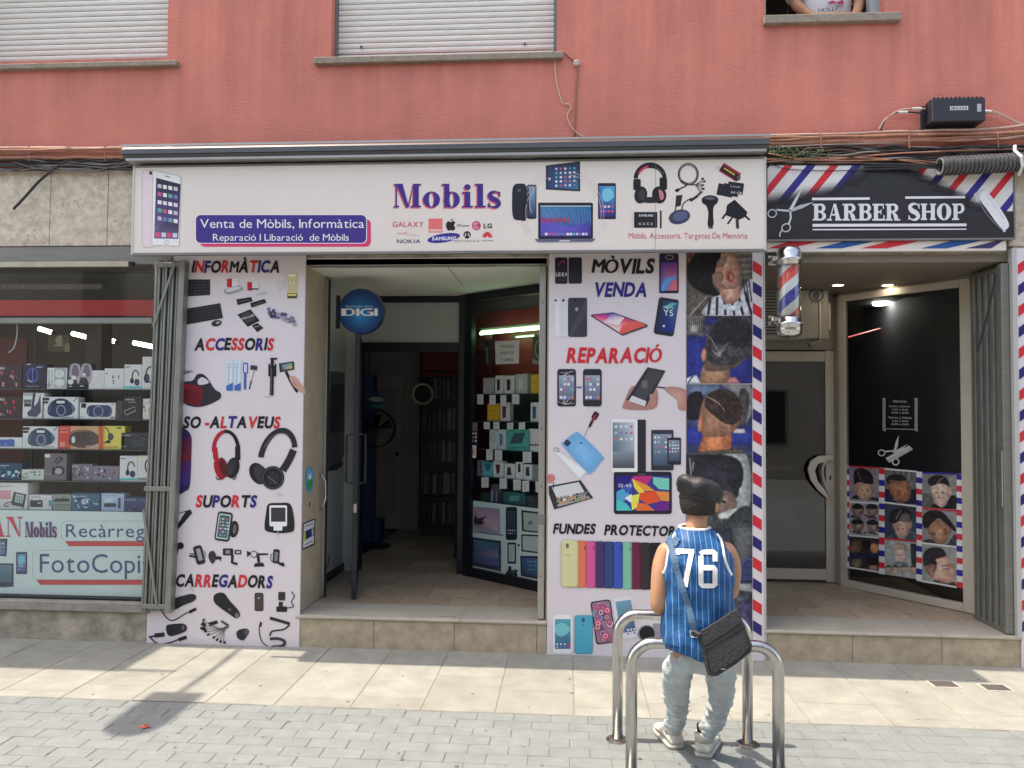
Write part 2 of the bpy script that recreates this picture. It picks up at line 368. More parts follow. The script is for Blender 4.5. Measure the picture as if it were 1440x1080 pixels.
def stext(pr, txt, x0, x1, base, h, c, slab=False, gap=.08, slope=0):
    G = [None if ch == ' ' else serif(ch, slab) for ch in txt]; tot = sum((.35 if g is None else g[1]+gap) for g in G)-gap; sx = (x1-x0)/tot; cur = 0
    for g in G:
        if g is None: cur += .35; continue
        for q in g[0]:
            pr.m.add([pr.W(x0+(cur+x)*sx, base-y*h+(cur+x)*sx*slope) for x, y in q], [tuple(range(len(q)))], pr.col(c))
            pr.n += .02
        cur += g[1]+gap
    pr.n += 1
# ------------------------------------------------------------------ materials of the setting
M_red = mat('red_render', (.74, .245, .19), .85, 0, .22, 1.3, .5, 60)
t = M_red.node_tree; bs = t.nodes['Principled BSDF']
# vertical rain streaks over the render
g = t.nodes.new('ShaderNodeNewGeometry'); mp = t.nodes.new('ShaderNodeMapping'); mp.inputs['Scale'].default_value = (5, 1, .35)
n = t.nodes.new('ShaderNodeTexNoise'); n.inputs['Scale'].default_value = 1.6; n.inputs['Detail'].default_value = 7; t.links.new(g.outputs['Position'], mp.inputs[0]); t.links.new(mp.outputs[0], n.inputs['Vector'])
rp = t.nodes.new('ShaderNodeMapRange'); rp.inputs[1].default_value = .35; rp.inputs[2].default_value = .7; rp.inputs[3].default_value = .8; rp.inputs[4].default_value = 1.08; t.links.new(n.outputs[0], rp.inputs[0])
src = bs.inputs['Base Color'].links[0].from_socket
vm = t.nodes.new('ShaderNodeVectorMath'); vm.operation = 'SCALE'; t.links.new(src, vm.inputs[0]); sz_ = t.nodes.new('ShaderNodeSeparateXYZ'); mk = t.nodes.new('ShaderNodeMapRange'); mk.inputs[1].default_value = 3.9; mk.inputs[2].default_value = 4.6; mk.inputs[3].default_value = .3; mk.inputs[4].default_value = 1; t.links.new(g.outputs['Position'], sz_.inputs[0]); t.links.new(sz_.outputs[2], mk.inputs[0]); s1 = t.nodes.new('ShaderNodeMath'); s1.operation = 'SUBTRACT'; s1.inputs[1].default_value = 1; t.links.new(rp.outputs[0], s1.inputs[0]); s2 = t.nodes.new('ShaderNodeMath'); s2.operation = 'MULTIPLY_ADD'; s2.inputs[2].default_value = 1; t.links.new(s1.outputs[0], s2.inputs[0]); t.links.new(mk.outputs[0], s2.inputs[1]); t.links.new(s2.outputs[0], vm.inputs['Scale']); t.links.new(vm.outputs[0], bs.inputs['Base Color'])
M_marble = mat('travertine', LC((214, 202, 184))[:3], .45, 0, .2, 14, .1, 30, col2=LC((165, 150, 130))[:3])
t = M_marble.node_tree; bs = t.nodes['Principled BSDF']; g = t.nodes.new('ShaderNodeNewGeometry')
vo = t.nodes.new('ShaderNodeTexNoise'); vo.inputs['Scale'].default_value = 22; vo.inputs['Detail'].default_value = 4; vo.inputs['Distortion'].default_value = 1.5; t.links.new(g.outputs['Position'], vo.inputs['Vector'])
rp = t.nodes.new('ShaderNodeValToRGB'); rp.color_ramp.elements[0].position = .64; rp.color_ramp.elements[1].position = .70; rp.color_ramp.elements[0].color = (1, 1, 1, 1); rp.color_ramp.elements[1].color = (.55, .5, .44, 1); t.links.new(vo.outputs[0], rp.inputs[0])
mx = t.nodes.new('ShaderNodeVectorMath'); mx.operation = 'MULTIPLY'; t.links.new(bs.inputs['Base Color'].links[0].from_socket, mx.inputs[0]); t.links.new(rp.outputs[0], mx.inputs[1]); t.links.new(mx.outputs[0], bs.inputs['Base Color'])
M_sill = mat('grey_stone_sill', LC((150, 138, 125))[:3], .8, 0, .35, 30, .3, 80)
M_slab = [mat('pavement_slab_%d' % i, c, .8, 0, .26, 5, .25, 120) for i, c in enumerate([(.315, .315, .28), (.335, .335, .30), (.30, .30, .265), (.325, .322, .285)])]
M_sett = [mat('grey_paver_%d' % i, c, .85, 0, .2, 9, .35, 140) for i, c in enumerate([(.215, .238, .240), (.222, .244, .246), (.208, .230, .233), (.216, .236, .238)])]
M_joint = mat('joint_mortar', (.27, .25, .21), .95, 0, .3, 20)
M_step = mat('cream_step_stone', (.52, .43, .31), .5, 0, .22, 10, .1, 60, col2=(.33, .27, .19))
M_steptop = mat('cream_step_tread', (.50, .455, .38), .4, 0, .2, 6, .05, 60)
M_rough = mat('rough_stained_concrete', (.52, .45, .36), .95, 0, .5, 6, 1, 25, col2=(.2, .18, .15))
M_tile = [mat('terracotta_tile_%d' % i, c, .35, 0, .3, 12, .05, 50) for i, c in enumerate([(.55, .42, .30), (.50, .37, .26), (.60, .46, .33), (.47, .35, .25)])]
M_pil = mat('pillar_stone', LC((178, 163, 143))[:3], .7, 0, .22, 5, .3, 60)
M_white = mat('white_wall_paint', (.8, .8, .78), .7, 0, .1, 3)
M_offw = mat('white_ceiling_board', (.82, .80, .75), .7, 0, .12, 3)
M_dkceil = mat('taupe_ceiling', (.24, .20, .165), .7, 0, .15, 4)
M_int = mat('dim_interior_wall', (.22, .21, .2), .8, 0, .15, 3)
M_intred = mat('red_interior_panel', (.33, .035, .04), .5, 0, .15, 3)
M_black = mat('black_frame_metal', (.012, .014, .022), .35, .3, .1, 9)
M_beige = mat('beige_aluminium', (.62, .56, .47), .45, 0, .08, 6)
M_alu = mat('brushed_aluminium', (.45, .45, .43), .38, .85, .2, 40, 0, 60, stretch=(1, 1, 12))
M_gate = mat('galvanised_gate_steel', (.30, .31, .29), .5, .55, .3, 12, .1, 60, stretch=(3, 3, .5))
M_galv = mat('dusty_grey_metal', (.24, .235, .22), .5, .4, .25, 8, .05, 60, stretch=(.5, 1, 4))
M_chrome = mat('polished_steel', (.62, .62, .62), .16, 1, .12, 30)
M_rack = mat('stainless_tube', (.58, .57, .55), .22, 1, .25, 14, 0, 60, stretch=(3, 3, .6))
M_shut = mat('cream_shutter_slat', (.76, .73, .69), .5, 0, .14, 10, 0, 50, stretch=(.6, 1, 4))
M_dark = mat('dark_gap', (.02, .02, .022), .8)
M_asph = mat('street_mortar', (.19, .19, .185), .9, 0, .2, 4, .2, 60)

# ------------------------------------------------------------------ ground
def struct(o): o['kind'] = 'structure'; return o
b = MB(); b.box(-150, 150, -150, 150, -.2, -.034); struct(b.build('ground', M_asph))
sw = struct(mbox('sidewalk', M_joint, None, -14, 14, -1.143, 0, -.03, -.0035))
kerby = -1.143
def piece_mesh(name, w, d, h, m, bev=.004):
    bb = MB(); x, y = w/2, d/2
    top = [(-x+bev, -y+bev, 0), (x-bev, -y+bev, 0), (x-bev, y-bev, 0), (-x+bev, y-bev, 0)]
    mid = [(-x, -y, -bev), (x, -y, -bev), (x, y, -bev), (-x, y, -bev)]; bot = [(-x, -y, -h), (x, -y, -h), (x, y, -h), (-x, y, -h)]
    bb.add(top+mid+bot, [(0, 1, 2, 3)]+[(i+a, i+b2, 4+i+b2, 4+i+a) for a, b2, i in ()]+[(4+i, 4+(i+1) % 4, (i+1) % 4, i) for i in range(4)]+[(8+i, 8+(i+1) % 4, 4+(i+1) % 4, 4+i) for i in range(4)])
    me = bpy.data.meshes.new(name); me.from_pydata([tuple(v) for v in bb.v], [], bb.f); me.materials.append(m); return me
x = -6.6; ci = 0
while x < 5.6:
    w = random.choice([.44, .44, .42, .46]); y = -.002; first = [.30, .52, .18, .40][ci % 4]+random.uniform(-.03, .03); ci += 1
    while y > -1.139:
        d = min(first, y+1.141); first = .62; me = piece_mesh('slab', w-.004, d-.003, .03, random.choice(M_slab))
        o = bpy.data.objects.new('paving_slab', me); COL.objects.link(o); o.parent = sw; o.location = (x+w/2, y-d/2, random.uniform(-.0005, .0006)); o.rotation_euler = (random.uniform(-.001, .001), random.uniform(-.001, .001), 0); y -= d
    x += w
road = struct(mbox('street_paving', M_asph, None, -14, 14, -12.39, kerby-.003, -.033, -.0045))
sett = [piece_mesh('sett', .209, .107, .03, m, .003) for m in M_sett]; rest = MB(); cnt = 0
for r in range(60):
    y = kerby-.062-r*.109
    for c in range(60):
        x = -6.3 + c*.211 + (r % 2)*.105
        cam_x = -.09*(y+5.74)
        vis = abs(x+.45) < 4.2 and r < 8
        if vis and cnt < 300:
            o = bpy.data.objects.new('paving_block', random.choice(sett)); COL.objects.link(o); o.parent = road; cnt += 1
            o.location = (x, y, random.uniform(-.0015, .0005)); o.rotation_euler = (random.uniform(-.006, .006), random.uniform(-.006, .006), random.uniform(-.008, .008))
        else:
            dz = random.uniform(-.0015, .0005); rest.cur = random.randrange(4)
            k = .5; xx, yy = .103, .052
            rest.add([(x-xx+.004, y-yy+.004, dz), (x+xx-.004, y-yy+.004, dz), (x+xx-.004, y+yy-.004, dz), (x-xx+.004, y+yy-.004, dz), (x-xx, y-yy, dz-.006), (x+xx, y-yy, dz-.006), (x+xx, y+yy, dz-.006), (x-xx, y+yy, dz-.006)],
                     [(0, 1, 2, 3), (4, 5, 1, 0), (5, 6, 2, 1), (6, 7, 3, 2), (7, 4, 0, 3)])
o = rest.build('outer_paving_blocks', M_sett, road); o['kind'] = 'stuff'

# ------------------------------------------------------------------ the building
B = thing('building', 'red rendered building front with shuttered windows above the shops', 'building', (0, 0, 0))
ZT = 8.6; ZW = 3.60
wl1 = X(245, .1, 50); wc0, wc1 = X(466, .0, 40), X(783, .0, 40); wr0, wr1 = X(1076, 0, 10), X(1244, 0, 10)
zl, zc, zr = Zc(84, 0, 120), Zc(77, 0, 610), Zc(24, 0, 1160); zh = 5.95
b = MB()
def wallseg(x0, x1, z0, z1, y0=0, y1=.28): b.box(x0, x1, y0, y1, z0, z1)
xs = [-10, wl1-1.62, wl1, wc0, wc1, wr0, wr1, 9]
for i in (0, 2, 4, 6): wallseg(xs[i], xs[i+1], ZW, ZT)
for (a, c, z) in ((1, 2, zl), (3, 4, zc), (5, 6, zr)): wallseg(xs[a], xs[c], ZW, z); wallseg(xs[a], xs[c], zh, ZT)
b.build('upper_wall', M_red, B)
b = MB(); b.box(-10, 9, -.02, .28, 3.595, 3.60-.001+.0); 
# string course under the render where the cables run
mbox('cable_ledge', mat('red_ledge', (.30, .11, .09), .9, 0, .4, 12, .4, 60), B, -10, 9, -.035, -.001, 3.625, 3.665, .006)
def sill(px0, px1, yt, yb, pm, over=.03):
    x0, x1 = X(px0, -.05, yt), X(px1, -.05, yt); z1, z0 = Zc(yt, -.05, pm), Zc(yb, -.05, pm)
    return mbox('windowsill', M_sill, B, x0, x1, -.05, .16, z0, z1, .004)
sill(-120, 248, 87, 94, 124); sill(441, 791, 76, 85, 616); sill(1075, 1268, 18.5, 30, 1170)
def shutter_window(x0, x1, z0, z1, bottom_bar, fr):
    ybk = .15
    w = MB()
    for (a, c) in ((x0, x0+fr), (x1-fr, x1)): w.box(a, c, .085, .15, z0, z1)
    w.box(x0+fr, x1-fr, .085, .15, z1-.03, z1)
    wi = w.build('window', mat('grey_window_frame', (.20, .21, .23), .5, .3, .1, 9), B)
    mbox('backing', M_dark, wi, x0, x1, .16, .17, z0, z1)
    z = z0+bottom_bar; n = 0
    if bottom_bar:
        o = mbox('slat', M_shut, wi, x0+fr+.002, x1-fr-.002, .108, .124, z0+.012, z-.006, .003)
    pitch = .0437
    while z < z1-.05:
        q = MB(); zz = z+.0022; h = pitch-.0044
        prof = [(.124, zz), (.112, zz+.002), (.106, zz+h*.35), (.106, zz+h*.7), (.112, zz+h-.001), (.124, zz+h)]
        q.rings([[Vector((xx, y, q2)) for y, q2 in prof] for xx in (x0+fr+.002, x1-fr-.002)], cap=False, closed=False)
        q.build('slat', M_shut, wi); z += pitch
    return wi
w1 = shutter_window(wl1-1.60, wl1+.0, zl, zh, .05, .018)
w2 = shutter_window(wc0, wc1, zc, zh, .07, .022)
for px in (508, 738):
    p = aty(px, 62 if px > 600 else 66, .1); q = MB(); q.lathe((p.x, p.y, p.z), [(.006, .01), (.008, 0), (.006, -.012), (.001, -.014)], 8, 'y'); q.build('shutter_stop', M_black, w2)
# open window on the right
w = MB(); w.box(wr1-.075, wr1, .08, .15, zr, zh)
w3 = w.build('window', mat('pale_grey_window_frame', (.36, .40, .43), .5, .2, .1, 9), B); mbox('jamb', _m['pale_grey_window_frame'], w3, wr0, wr0+.03, .1, .15, zr, zh)
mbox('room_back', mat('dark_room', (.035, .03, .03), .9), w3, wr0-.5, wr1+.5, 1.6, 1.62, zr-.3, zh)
# drying rack in the window room
dr = thing('drying_rack', 'black barred rack standing inside the open upper window', 'rack', (wr0+.28, .35, zr))
q = MB()
for k in range(4): q.box(wr0+.2, wr0+.36, .35, .357, zr+.02+k*.055, zr+.035+k*.055)
q.build('bars', M_black, dr); q = MB(); q.tube([(wr0+.2, .353, zr-.1), (wr0+.31, .353, zr+.5)], .008); q.tube([(wr0+.34, .353, zr-.1), (wr0+.42, .353, zr+.5)], .008); q.build('upright', M_black, dr)

# lower storey: marble cladding, lintels, piers, side walls
xL0 = -4.75; xs0 = X(214, .0)
pts = [-10, -8.8, -7.4, -6.3, -5.3, X(-68, 0, 300), X(71, 0, 300), X(152, 0, 300), X(262, 0, 300)]
zm0, zm1 = Zc(346, 0, 100), 3.605
mbox('cladding_backing', M_joint, B, -10, -3.0, .012, .25, zm0, zm1-.012)
for a, c in zip(pts[:-1], pts[1:]): mbox('stone_panel', M_marble, B, a+.002, c-.002, -.006, .010, zm0+.0, zm1, .002)
b = MB(); b.box(-3.0, 9, .032, .25, 2.9005, 3.594); b.build('lintel', M_rough, B)
# stone strip above the barber sign
for k in range(9): mbox('stone_panel', M_marble, B, 1.42+k*.22, 1.42+k*.22+.216, -.004, .03, 3.50, 3.60)
mbox('stone_panel', M_marble, B, 3.13, 3.62, -.004, .03, 2.95, 3.60, .002)
# piers behind the posters
mbox('pier', M_rough, B, -3.14, -1.985, .0, .5, -.02, 3.0)
mbox('pier', M_rough, B, -.13, 1.415, .0, .5, -.02, 3.0)
mbox('pier', M_rough, B, 3.16, 9, .0, .5, -.02, 3.5)
mbox('reveal', M_pil, B, -1.985, -1.972, .004, .5, .24, 2.9)
mbox('reveal', M_pil, B, -.145, -.131, .004, .5, .24, 2.9)
# left shop base
mbox('base_wall', M_rough, B, -10, -3.142, .0, .3, -.02, Zc(860, -.0, 100))
mbox('windowsill', mat('worn_sill_stone', (.34, .32, .29), .7, 0, .4, 9, .4, 50), B, -10, -3.1, -.035, .3, Zc(860, -.03, 100)+.001, Zc(846, -.03, 100), .006)
# steps
def step(x0, x1, z, joints, fj):
    st = mbox('step', M_joint, B, x0, x1, .002, .30, -.02, z-.03)
    e = [x0]+joints+[x1]
    for a, c in zip(e[:-1], e[1:]):
        q = MB(); zt = z; prof = [(.36, zt-.028), (.36, zt), (-.018, zt), (-.03, zt-.006), (-.032, zt-.014), (-.03, zt-.022), (-.018, zt-.028)]
        q.rings([[Vector((xx, y, zz)) for y, zz in prof] for xx in (a+.0015, c-.0015)]); q.build('tread', M_steptop, st)
    e = [x0]+fj+[x1]
    for a, c in zip(e[:-1], e[1:]): mbox('riser_tile', M_step, st, a+.0015, c-.0015, -.012, .001, -.015, z-.03, .002)
step(-1.985, -.13, .236, [X(648, 0, 870)], [X(530, 0), X(642, 0), X(757, 0)])
step(1.415, 3.16, .218, [X(1320, 0, 888)], [X(1196, 0), X(1320, 0)])
# crack and chip in the first step
q = MB(); zt = .2375
cr = [atz(x, y, zt) for x, y in [(618, 868), (622, 866.5), (627, 867.5), (632, 866), (638, 868), (643, 866), (648, 863.5), (649, 860)]]
A = [p+Vector((0, -.004, 0)) for p in cr]; Bq = [p+Vector((0, .004+.003*random.random(), 0)) for p in cr]
for i in range(len(A)-1): q.add([A[i], A[i+1], Bq[i+1], Bq[i]], [(0, 1, 2, 3)])
q.build('crack', M_dark, B)
# floors of both recesses and the shops
def tiled(x0, x1, y0, y1, z, w, d, ang=0):
    base = struct(mbox('shop_floor', M_joint, None, x0, x1, y0, y1, z-.06, z-.006)); n = 0; y = y0; r = 0
    stuff = MB()
    while y < y1-.01:
        x = x0-(r % 2)*w*.5
        while x < x1:
            a, c = max(x, x0), min(x+w, x1); yb = min(y+d, y1)
            if c-a > .02:
                if y < 2.6:
                    o = mbox('floor_tile', random.choice(M_tile), base, a+.002, c-.002, y+.002, yb-.002, z-.006, z+random.uniform(-.0008, .0008)); n += 1
                else: stuff.cur = random.randrange(4); stuff.box(a+.002, c-.002, y+.002, yb-.002, z-.006, z)
            x += w
        y += d; r += 1
    if stuff.v: o = stuff.build('rear_floor_tiles', M_tile, base); o['kind'] = 'stuff'
    return base
tiled(-2.12, -.13, .36, 6.2, .234, .40, .30)
tiled(1.415, 3.16, .36, 1.9, .216, .40, .30)
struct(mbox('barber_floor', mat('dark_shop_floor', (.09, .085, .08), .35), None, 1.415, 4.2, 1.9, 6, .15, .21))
# interior shells
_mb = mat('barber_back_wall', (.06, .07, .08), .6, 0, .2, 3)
struct(mbox('ceiling', M_offw, None, -2.12, .9, .03, 1.62, 2.845, 2.9))
mbox('ceiling_joint', M_joint, B, X(637, .4, 385)-.002, X(637, .4, 385)+.002, .1, .95, 2.842, 2.8449)
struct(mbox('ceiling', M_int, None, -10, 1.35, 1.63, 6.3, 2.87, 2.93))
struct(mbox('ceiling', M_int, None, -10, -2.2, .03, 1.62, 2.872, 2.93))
struct(mbox('ceiling', M_dkceil, None, 1.415, 3.3, .03, 1.75, 2.845, 2.9))
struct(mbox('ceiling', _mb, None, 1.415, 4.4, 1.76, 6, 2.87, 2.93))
struct(mbox('wall', M_white, None, -2.2, -2.10, .5, 1.75, .18, 2.845))
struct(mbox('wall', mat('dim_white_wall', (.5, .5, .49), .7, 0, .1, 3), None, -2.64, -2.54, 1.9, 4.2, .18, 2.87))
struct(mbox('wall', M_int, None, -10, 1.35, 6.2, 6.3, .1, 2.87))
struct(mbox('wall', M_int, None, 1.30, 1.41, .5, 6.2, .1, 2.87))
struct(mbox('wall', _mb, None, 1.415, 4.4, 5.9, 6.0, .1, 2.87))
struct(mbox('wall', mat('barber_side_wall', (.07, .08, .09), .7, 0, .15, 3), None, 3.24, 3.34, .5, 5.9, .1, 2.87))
struct(mbox('skirting', mat('dark_skirting', (.06, .055, .05), .5), None, -2.10, -2.088, .52, 1.6, .234, .31))
# back part between room and lane behind left window
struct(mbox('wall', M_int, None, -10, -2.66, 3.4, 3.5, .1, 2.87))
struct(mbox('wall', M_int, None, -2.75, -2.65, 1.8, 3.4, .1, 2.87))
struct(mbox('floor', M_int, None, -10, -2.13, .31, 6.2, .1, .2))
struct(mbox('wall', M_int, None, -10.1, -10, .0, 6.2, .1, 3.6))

# building across the street and its own windows (seen in the glass)
O = thing('building', 'pale building across the street mirrored in the shop glass', 'building', (0, -12.4, 0))
mbox('unseen_roof', M_rough, B, -10, 9, .281, 6.3, 8.3, 8.5); mbox('unseen_rear_wall', M_rough, B, -10, 9, 6.31, 6.5, 0, 8.5)  # unseen roof and rear wall, added to keep sky light out of the rooms
MO = mat('pale_stucco', (.46, .41, .34), .85, 0, .2, 1.5)
mbox('wall', MO, O, -16, 16, -12.8, -12.4, -.02, 7.2)
for k in range(9):
    for z in (.9, 3.9):
        w = MB(); x = -12.6+k*2.9+(.8 if z > 2 else 0); w.box(x, x+1.1, -12.42, -12.36, z, z+1.5)
        wi = w.build('window', M_galv, O); mbox('pane', M_dark, wi, x+.06, x+1.04, -12.36, -12.352, z+.06, z+1.44)
# balcony and street lamp over the frame edge: they throw the two shadows on the pavement
Bc = thing('balcony', 'concrete balcony slab with iron railing, high on the red front at left', 'balcony', (-6, -.3, 5.4))
mbox('slab', M_rough, Bc, -9.5, -5.05, -.62, -.0, 5.36, 5.5, .01)
for k in range(40): q = MB(); q.tube([(-9.45+k*.112, -.58, 5.5), (-9.45+k*.112, -.58, 6.4)], .007, 6); q.build('baluster', M_black, Bc)
mbox('handrail', M_black, Bc, -9.5, -5.05, -.6, -.56, 6.4, 6.43)
LP = thing('street_lamp', 'dark street lamp on a wall arm above the left shop', 'street lamp', (-4.45, 0, 5.4))
q = MB(); q.tube([(-4.45, 0, 5.4), (-4.45, -.5, 5.45), (-4.45, -1.0, 5.42)], .022); q.build('arm', M_black, LP)
q = MB(); hd = [(-4.45+cos(radians(a))*.15, -1.42+sin(radians(a))*.2) for a in range(180, 361, 20)]+[(-4.30, -.96), (-4.60, -.96)]
q.prism([(x, y, 5.38) for x, y in hd], [(x, y, 5.46) for x, y in hd]); q.build('lamp_head', M_black, LP)
# ------------------------------------------------------------------ light-box sign over the phone shop
RED, NAVY, INK, WHT = (205, 48, 58), (42, 38, 120), (28, 26, 32), (232, 232, 234)
M_sign = mat('white_sign_panel', LC((222, 212, 205))[:3], .35, 0, .05, 2)
M_poster = mat('white_poster_board', LC((214, 205, 210))[:3], .4, 0, .05, 2.5)
SY = -.25; SP = PY(SY)
sg = thing('shop_sign', 'long white light-box sign reading Mobils above the phone shop door', 'shop sign', (-.9, -.2, 2.88))
sx0, sx1 = X(186, SY, 300), X(1077.5, SY, 290); sz0, sz1 = Zc(355.5, SY, 640), Zc(227.5, SY, 640)
mbox('panel', M_sign, sg, sx0+.006, sx1-.006, SY, SY+.025, sz0+.012, sz1-.01)
mbox('frame', mat('white_sign_edge', (.62, .61, .6), .4, .1), sg, sx0, sx0+.012, SY-.006, SY+.027, sz0, sz1)
mbox('frame', _m['white_sign_edge'], sg, sx1-.012, sx1, SY-.006, SY+.027, sz0, sz1)
mbox('frame', M_galv, sg, sx0+.012, sx1-.012, SY-.008, SY+.027, sz0-.006, sz0+.012)
mbox('frame', M_galv, sg, sx0+.012, sx1-.012, SY-.006, -.02, sz1-.01, sz1+.004)
for k in range(5): mbox('bracket', M_galv, sg, sx0+.3+k*1.0, sx0+.33+k*1.0, SY+.028, -.001, 3.3, 3.33)
def icons(p, x0, y0, x1, y1, nx, ny, cs, skew=0, f=.55, seed=1):
    r = random.Random(seed); w = (x1-x0)/nx; h = (y1-y0)/ny
    for j in range(ny):
        for i in range(nx):
            cx = x0+(i+.5)*w; cy = y0+(j+.5)*h+skew*(i+.5)*w; s = min(w, h)*f/2; c = r.choice(cs)
            p.poly([(cx-s, cy-s), (cx+s, cy-s+skew*2*s), (cx+s, cy+s+skew*2*s), (cx-s, cy+s)], c, adv=False)
    p.n += 1
ICS = [(220, 215, 225), (190, 190, 200), (205, 90, 130), (90, 170, 160), (230, 230, 235), (110, 120, 190)]
def phone(p, x0, y0, x1, y1, body, scr, scr2, icon=True, r=None, home=True, m=.09, top=.1, seed=1):
    w = x1-x0; h = y1-y0; r = w*.14 if r is None else r
    p.rr(x0, y0, x1, y1, r, body); a, b, c, d = x0+w*m, y0+h*top, x1-w*m, y1-h*top
    p.grad(a, b, c, d, scr, scr2)
    if icon: icons(p, a, b+h*.02, c, d, 4, 6, ICS, seed=seed)
    p.rect(x0+w*.4, y0+h*top*.45, x0+w*.6, y0+h*top*.55, tuple(v*.6 for v in body))
    if home: p.ring((x0+x1)/2, y1-h*top*.5, w*.07, w*.07, w*.02, tuple(min(255, v*.7+30) for v in body), n=10)
# phone at far left of the sign
p = Pr(SP, (0, 0), 3)
p.rr(598, 716, 660, 1044, 16, (190, 180, 176)); p.rr(601, 719, 660, 1041, 15, (224, 205, 212)); p.ell(636, 730, 7, 8, (70, 40, 50))
p.poly([(642, 716), (752, 738), (766, 752), (757, 1040), (640, 1036)], (186, 176, 172)); p.poly([(645, 720), (748, 741), (762, 754), (754, 1037), (643, 1033)], (232, 228, 230))
p.poly([(659, 750), (762, 777), (752, 1008), (650, 1006)], [(40, 36, 60), (46, 40, 66), (96, 80, 130), (110, 92, 150)])
p.poly([(652, 960), (690, 940), (720, 925), (755, 950), (752, 1008), (650, 1006)], [(120, 110, 140), (70, 62, 90), (90, 84, 110), (60, 56, 80), (100, 90, 130), (110, 100, 140)])
icons(p, 662, 765, 752, 935, 4, 5, ICS, .17, .72, 3); icons(p, 655, 975, 750, 1003, 4, 1, [(110, 200, 170), (200, 200, 220), (220, 80, 110)], .04, .8, 5)
p.line([(695, 742), (718, 748)], 3, (60, 60, 60)); p.ring(703, 1022, 10, 9, 2, (190, 170, 180)); p.done('printed_phone', sg)
# blue label
p = Pr(SP, (0, 0), 1)
p.rr(281, 308, 521.5, 347, 7, (214, 60, 110)); p.rr(274.5, 301.5, 516, 342.5, 7, (238, 236, 244)); p.rr(275.4, 302.4, 515, 341.6, 6.5, (62, 48, 132)); p.done('blue_label', sg)
p = Pr(SP, start=.003); p.text('Venta de Mòbils, Informàtica', 281.5, 512, 320.5, 13.2, WHT, 0); p.text('Reparació I Libaració  de Mòbils', 299.5, 490.5, 338.5, 10.2, WHT, 0); p.done('lettering', sg)
p = Pr(SP); stext(p, 'Mobils', 552.5, 703, 293.3, 33, (216, 96, 110), slope=0); stext(p, 'Mobils', 554, 704.5, 291.6, 33.2, (64, 40, 128), slope=0); p.done('lettering', sg)
# brand marks
Q = ((540, 290), 8)
p = Pr(SP, *Q); p.text('GALAXY', 97, 445, 232, 60, (206, 66, 90), .012); p.done('brand_mark', sg)
p = Pr(SP, *Q); p.rect(500, 138, 657, 295, (232, 112, 112)); p.rect(512, 262, 648, 284, (245, 205, 200)); p.text('orange', 515, 645, 280, 14, (232, 112, 112)); p.done('brand_mark', sg)
p = Pr(SP, *Q); p.blob([(750, 178), (775, 166), (802, 182), (786, 212), (803, 246), (780, 274), (752, 268), (722, 275), (700, 238), (698, 200), (722, 168)], INK); p.poly([(752, 164), (756, 148), (776, 140), (772, 158)], INK); p.text('iPhone', 820, 960, 232, 34, (80, 76, 84)); p.done('brand_mark', sg)
p = Pr(SP, *Q); p.ell(1038, 217, 50, 52, (196, 50, 96)); p.ring(1038, 217, 34, 35, 6, (238, 200, 215), 20, 330); p.line([(1036, 195), (1036, 236), (1052, 236)], 7, (238, 200, 215)); p.ell(1020, 200, 6, 6, (238, 200, 215)); p.text('LG', 1120, 1215, 245, 52, INK, .03); p.done('brand_mark', sg)
p = Pr(SP, *Q); p.line([(150, 292), (200, 305), (262, 290), (240, 316), (300, 322), (400, 330)], 7, (226, 160, 170), True); p.line([(150, 310), (230, 306)], 8, (222, 150, 160)); p.done('brand_mark', sg)
p = Pr(SP, *Q); p.text('NOKIA', 143, 412, 415, 44, (50, 62, 110), .012); p.done('brand_mark', sg)
p = Pr(SP, *Q); p.ell(672, 357, 186, 50, (54, 44, 140), -9); p.text('SAMSUNG', 542, 812, 384, 40, WHT, .03, slope=-.02); p.done('brand_mark', sg)
p = Pr(SP, *Q); p.ell(935, 322, 42, 42, INK); p.line([(908, 348), (920, 300), (935, 328), (950, 300), (962, 348)], 9, (225, 222, 226)); p.text('MOTOROLA', 797, 1070, 404, 24, (52, 50, 58), 0, slope=-.01, gap=.3); p.done('brand_mark', sg)
p = Pr(SP, *Q)
for a in (-75, -50, -25, -8, 8, 25, 50, 75):
    r = radians(a); cx, cy = 1162+sin(r)*38, 352-cos(r)*42; p.ell(cx, cy, 9, 26, (212, 56, 70), a, 10)
p.text('HUAWEI', 1102, 1222, 392, 13, (60, 56, 62), .01); p.done('brand_mark', sg)
# devices
Q = ((700, 220), 3.789)
p = Pr(SP, *Q)
for r in (0, 14, 28): p.ring(350, 300, 230-r, 235-r, 2, (215, 190, 196), -80, 20, n=20); p.ring(350, 300, 230-r, 235-r, 2, (215, 190, 196), 150, 245, n=20)
p.line([(120, 350), (190, 420)], 1.5, (205, 195, 200)); p.line([(600, 350), (520, 430)], 1.5, (205, 195, 200)); p.done('printed_arcs', sg)
p = Pr(SP, *Q); p.rr(155, 150, 206, 333, 10, (40, 42, 58)); p.grad(166, 160, 201, 322, (120, 150, 180), (40, 50, 84)); p.line([(196, 175), (170, 240), (180, 300)], 3, (170, 190, 205), True)
p.blob([(82, 160), (118, 144), (152, 158), (158, 240), (152, 334), (118, 340), (82, 326), (76, 240)], (34, 34, 48)); p.rr(106, 172, 122, 188, 3, (80, 84, 96)); p.line([(156, 170), (156, 325)], 3, (90, 92, 110)); p.done('printed_phone', sg)
p = Pr(SP, *Q); p.poly([(256, 48), (438, 26), (439, 186), (256, 176)], (44, 44, 60)); p.poly([(266, 56), (428, 40), (429, 176), (266, 168)], [(50, 60, 100), (40, 56, 90), (60, 110, 150), (40, 60, 110)])
icons(p, 300, 56, 420, 168, 5, 5, ICS, -.04, .5, 4); p.ell(276, 120, 6, 8, (210, 190, 200)); p.done('printed_tablet', sg)
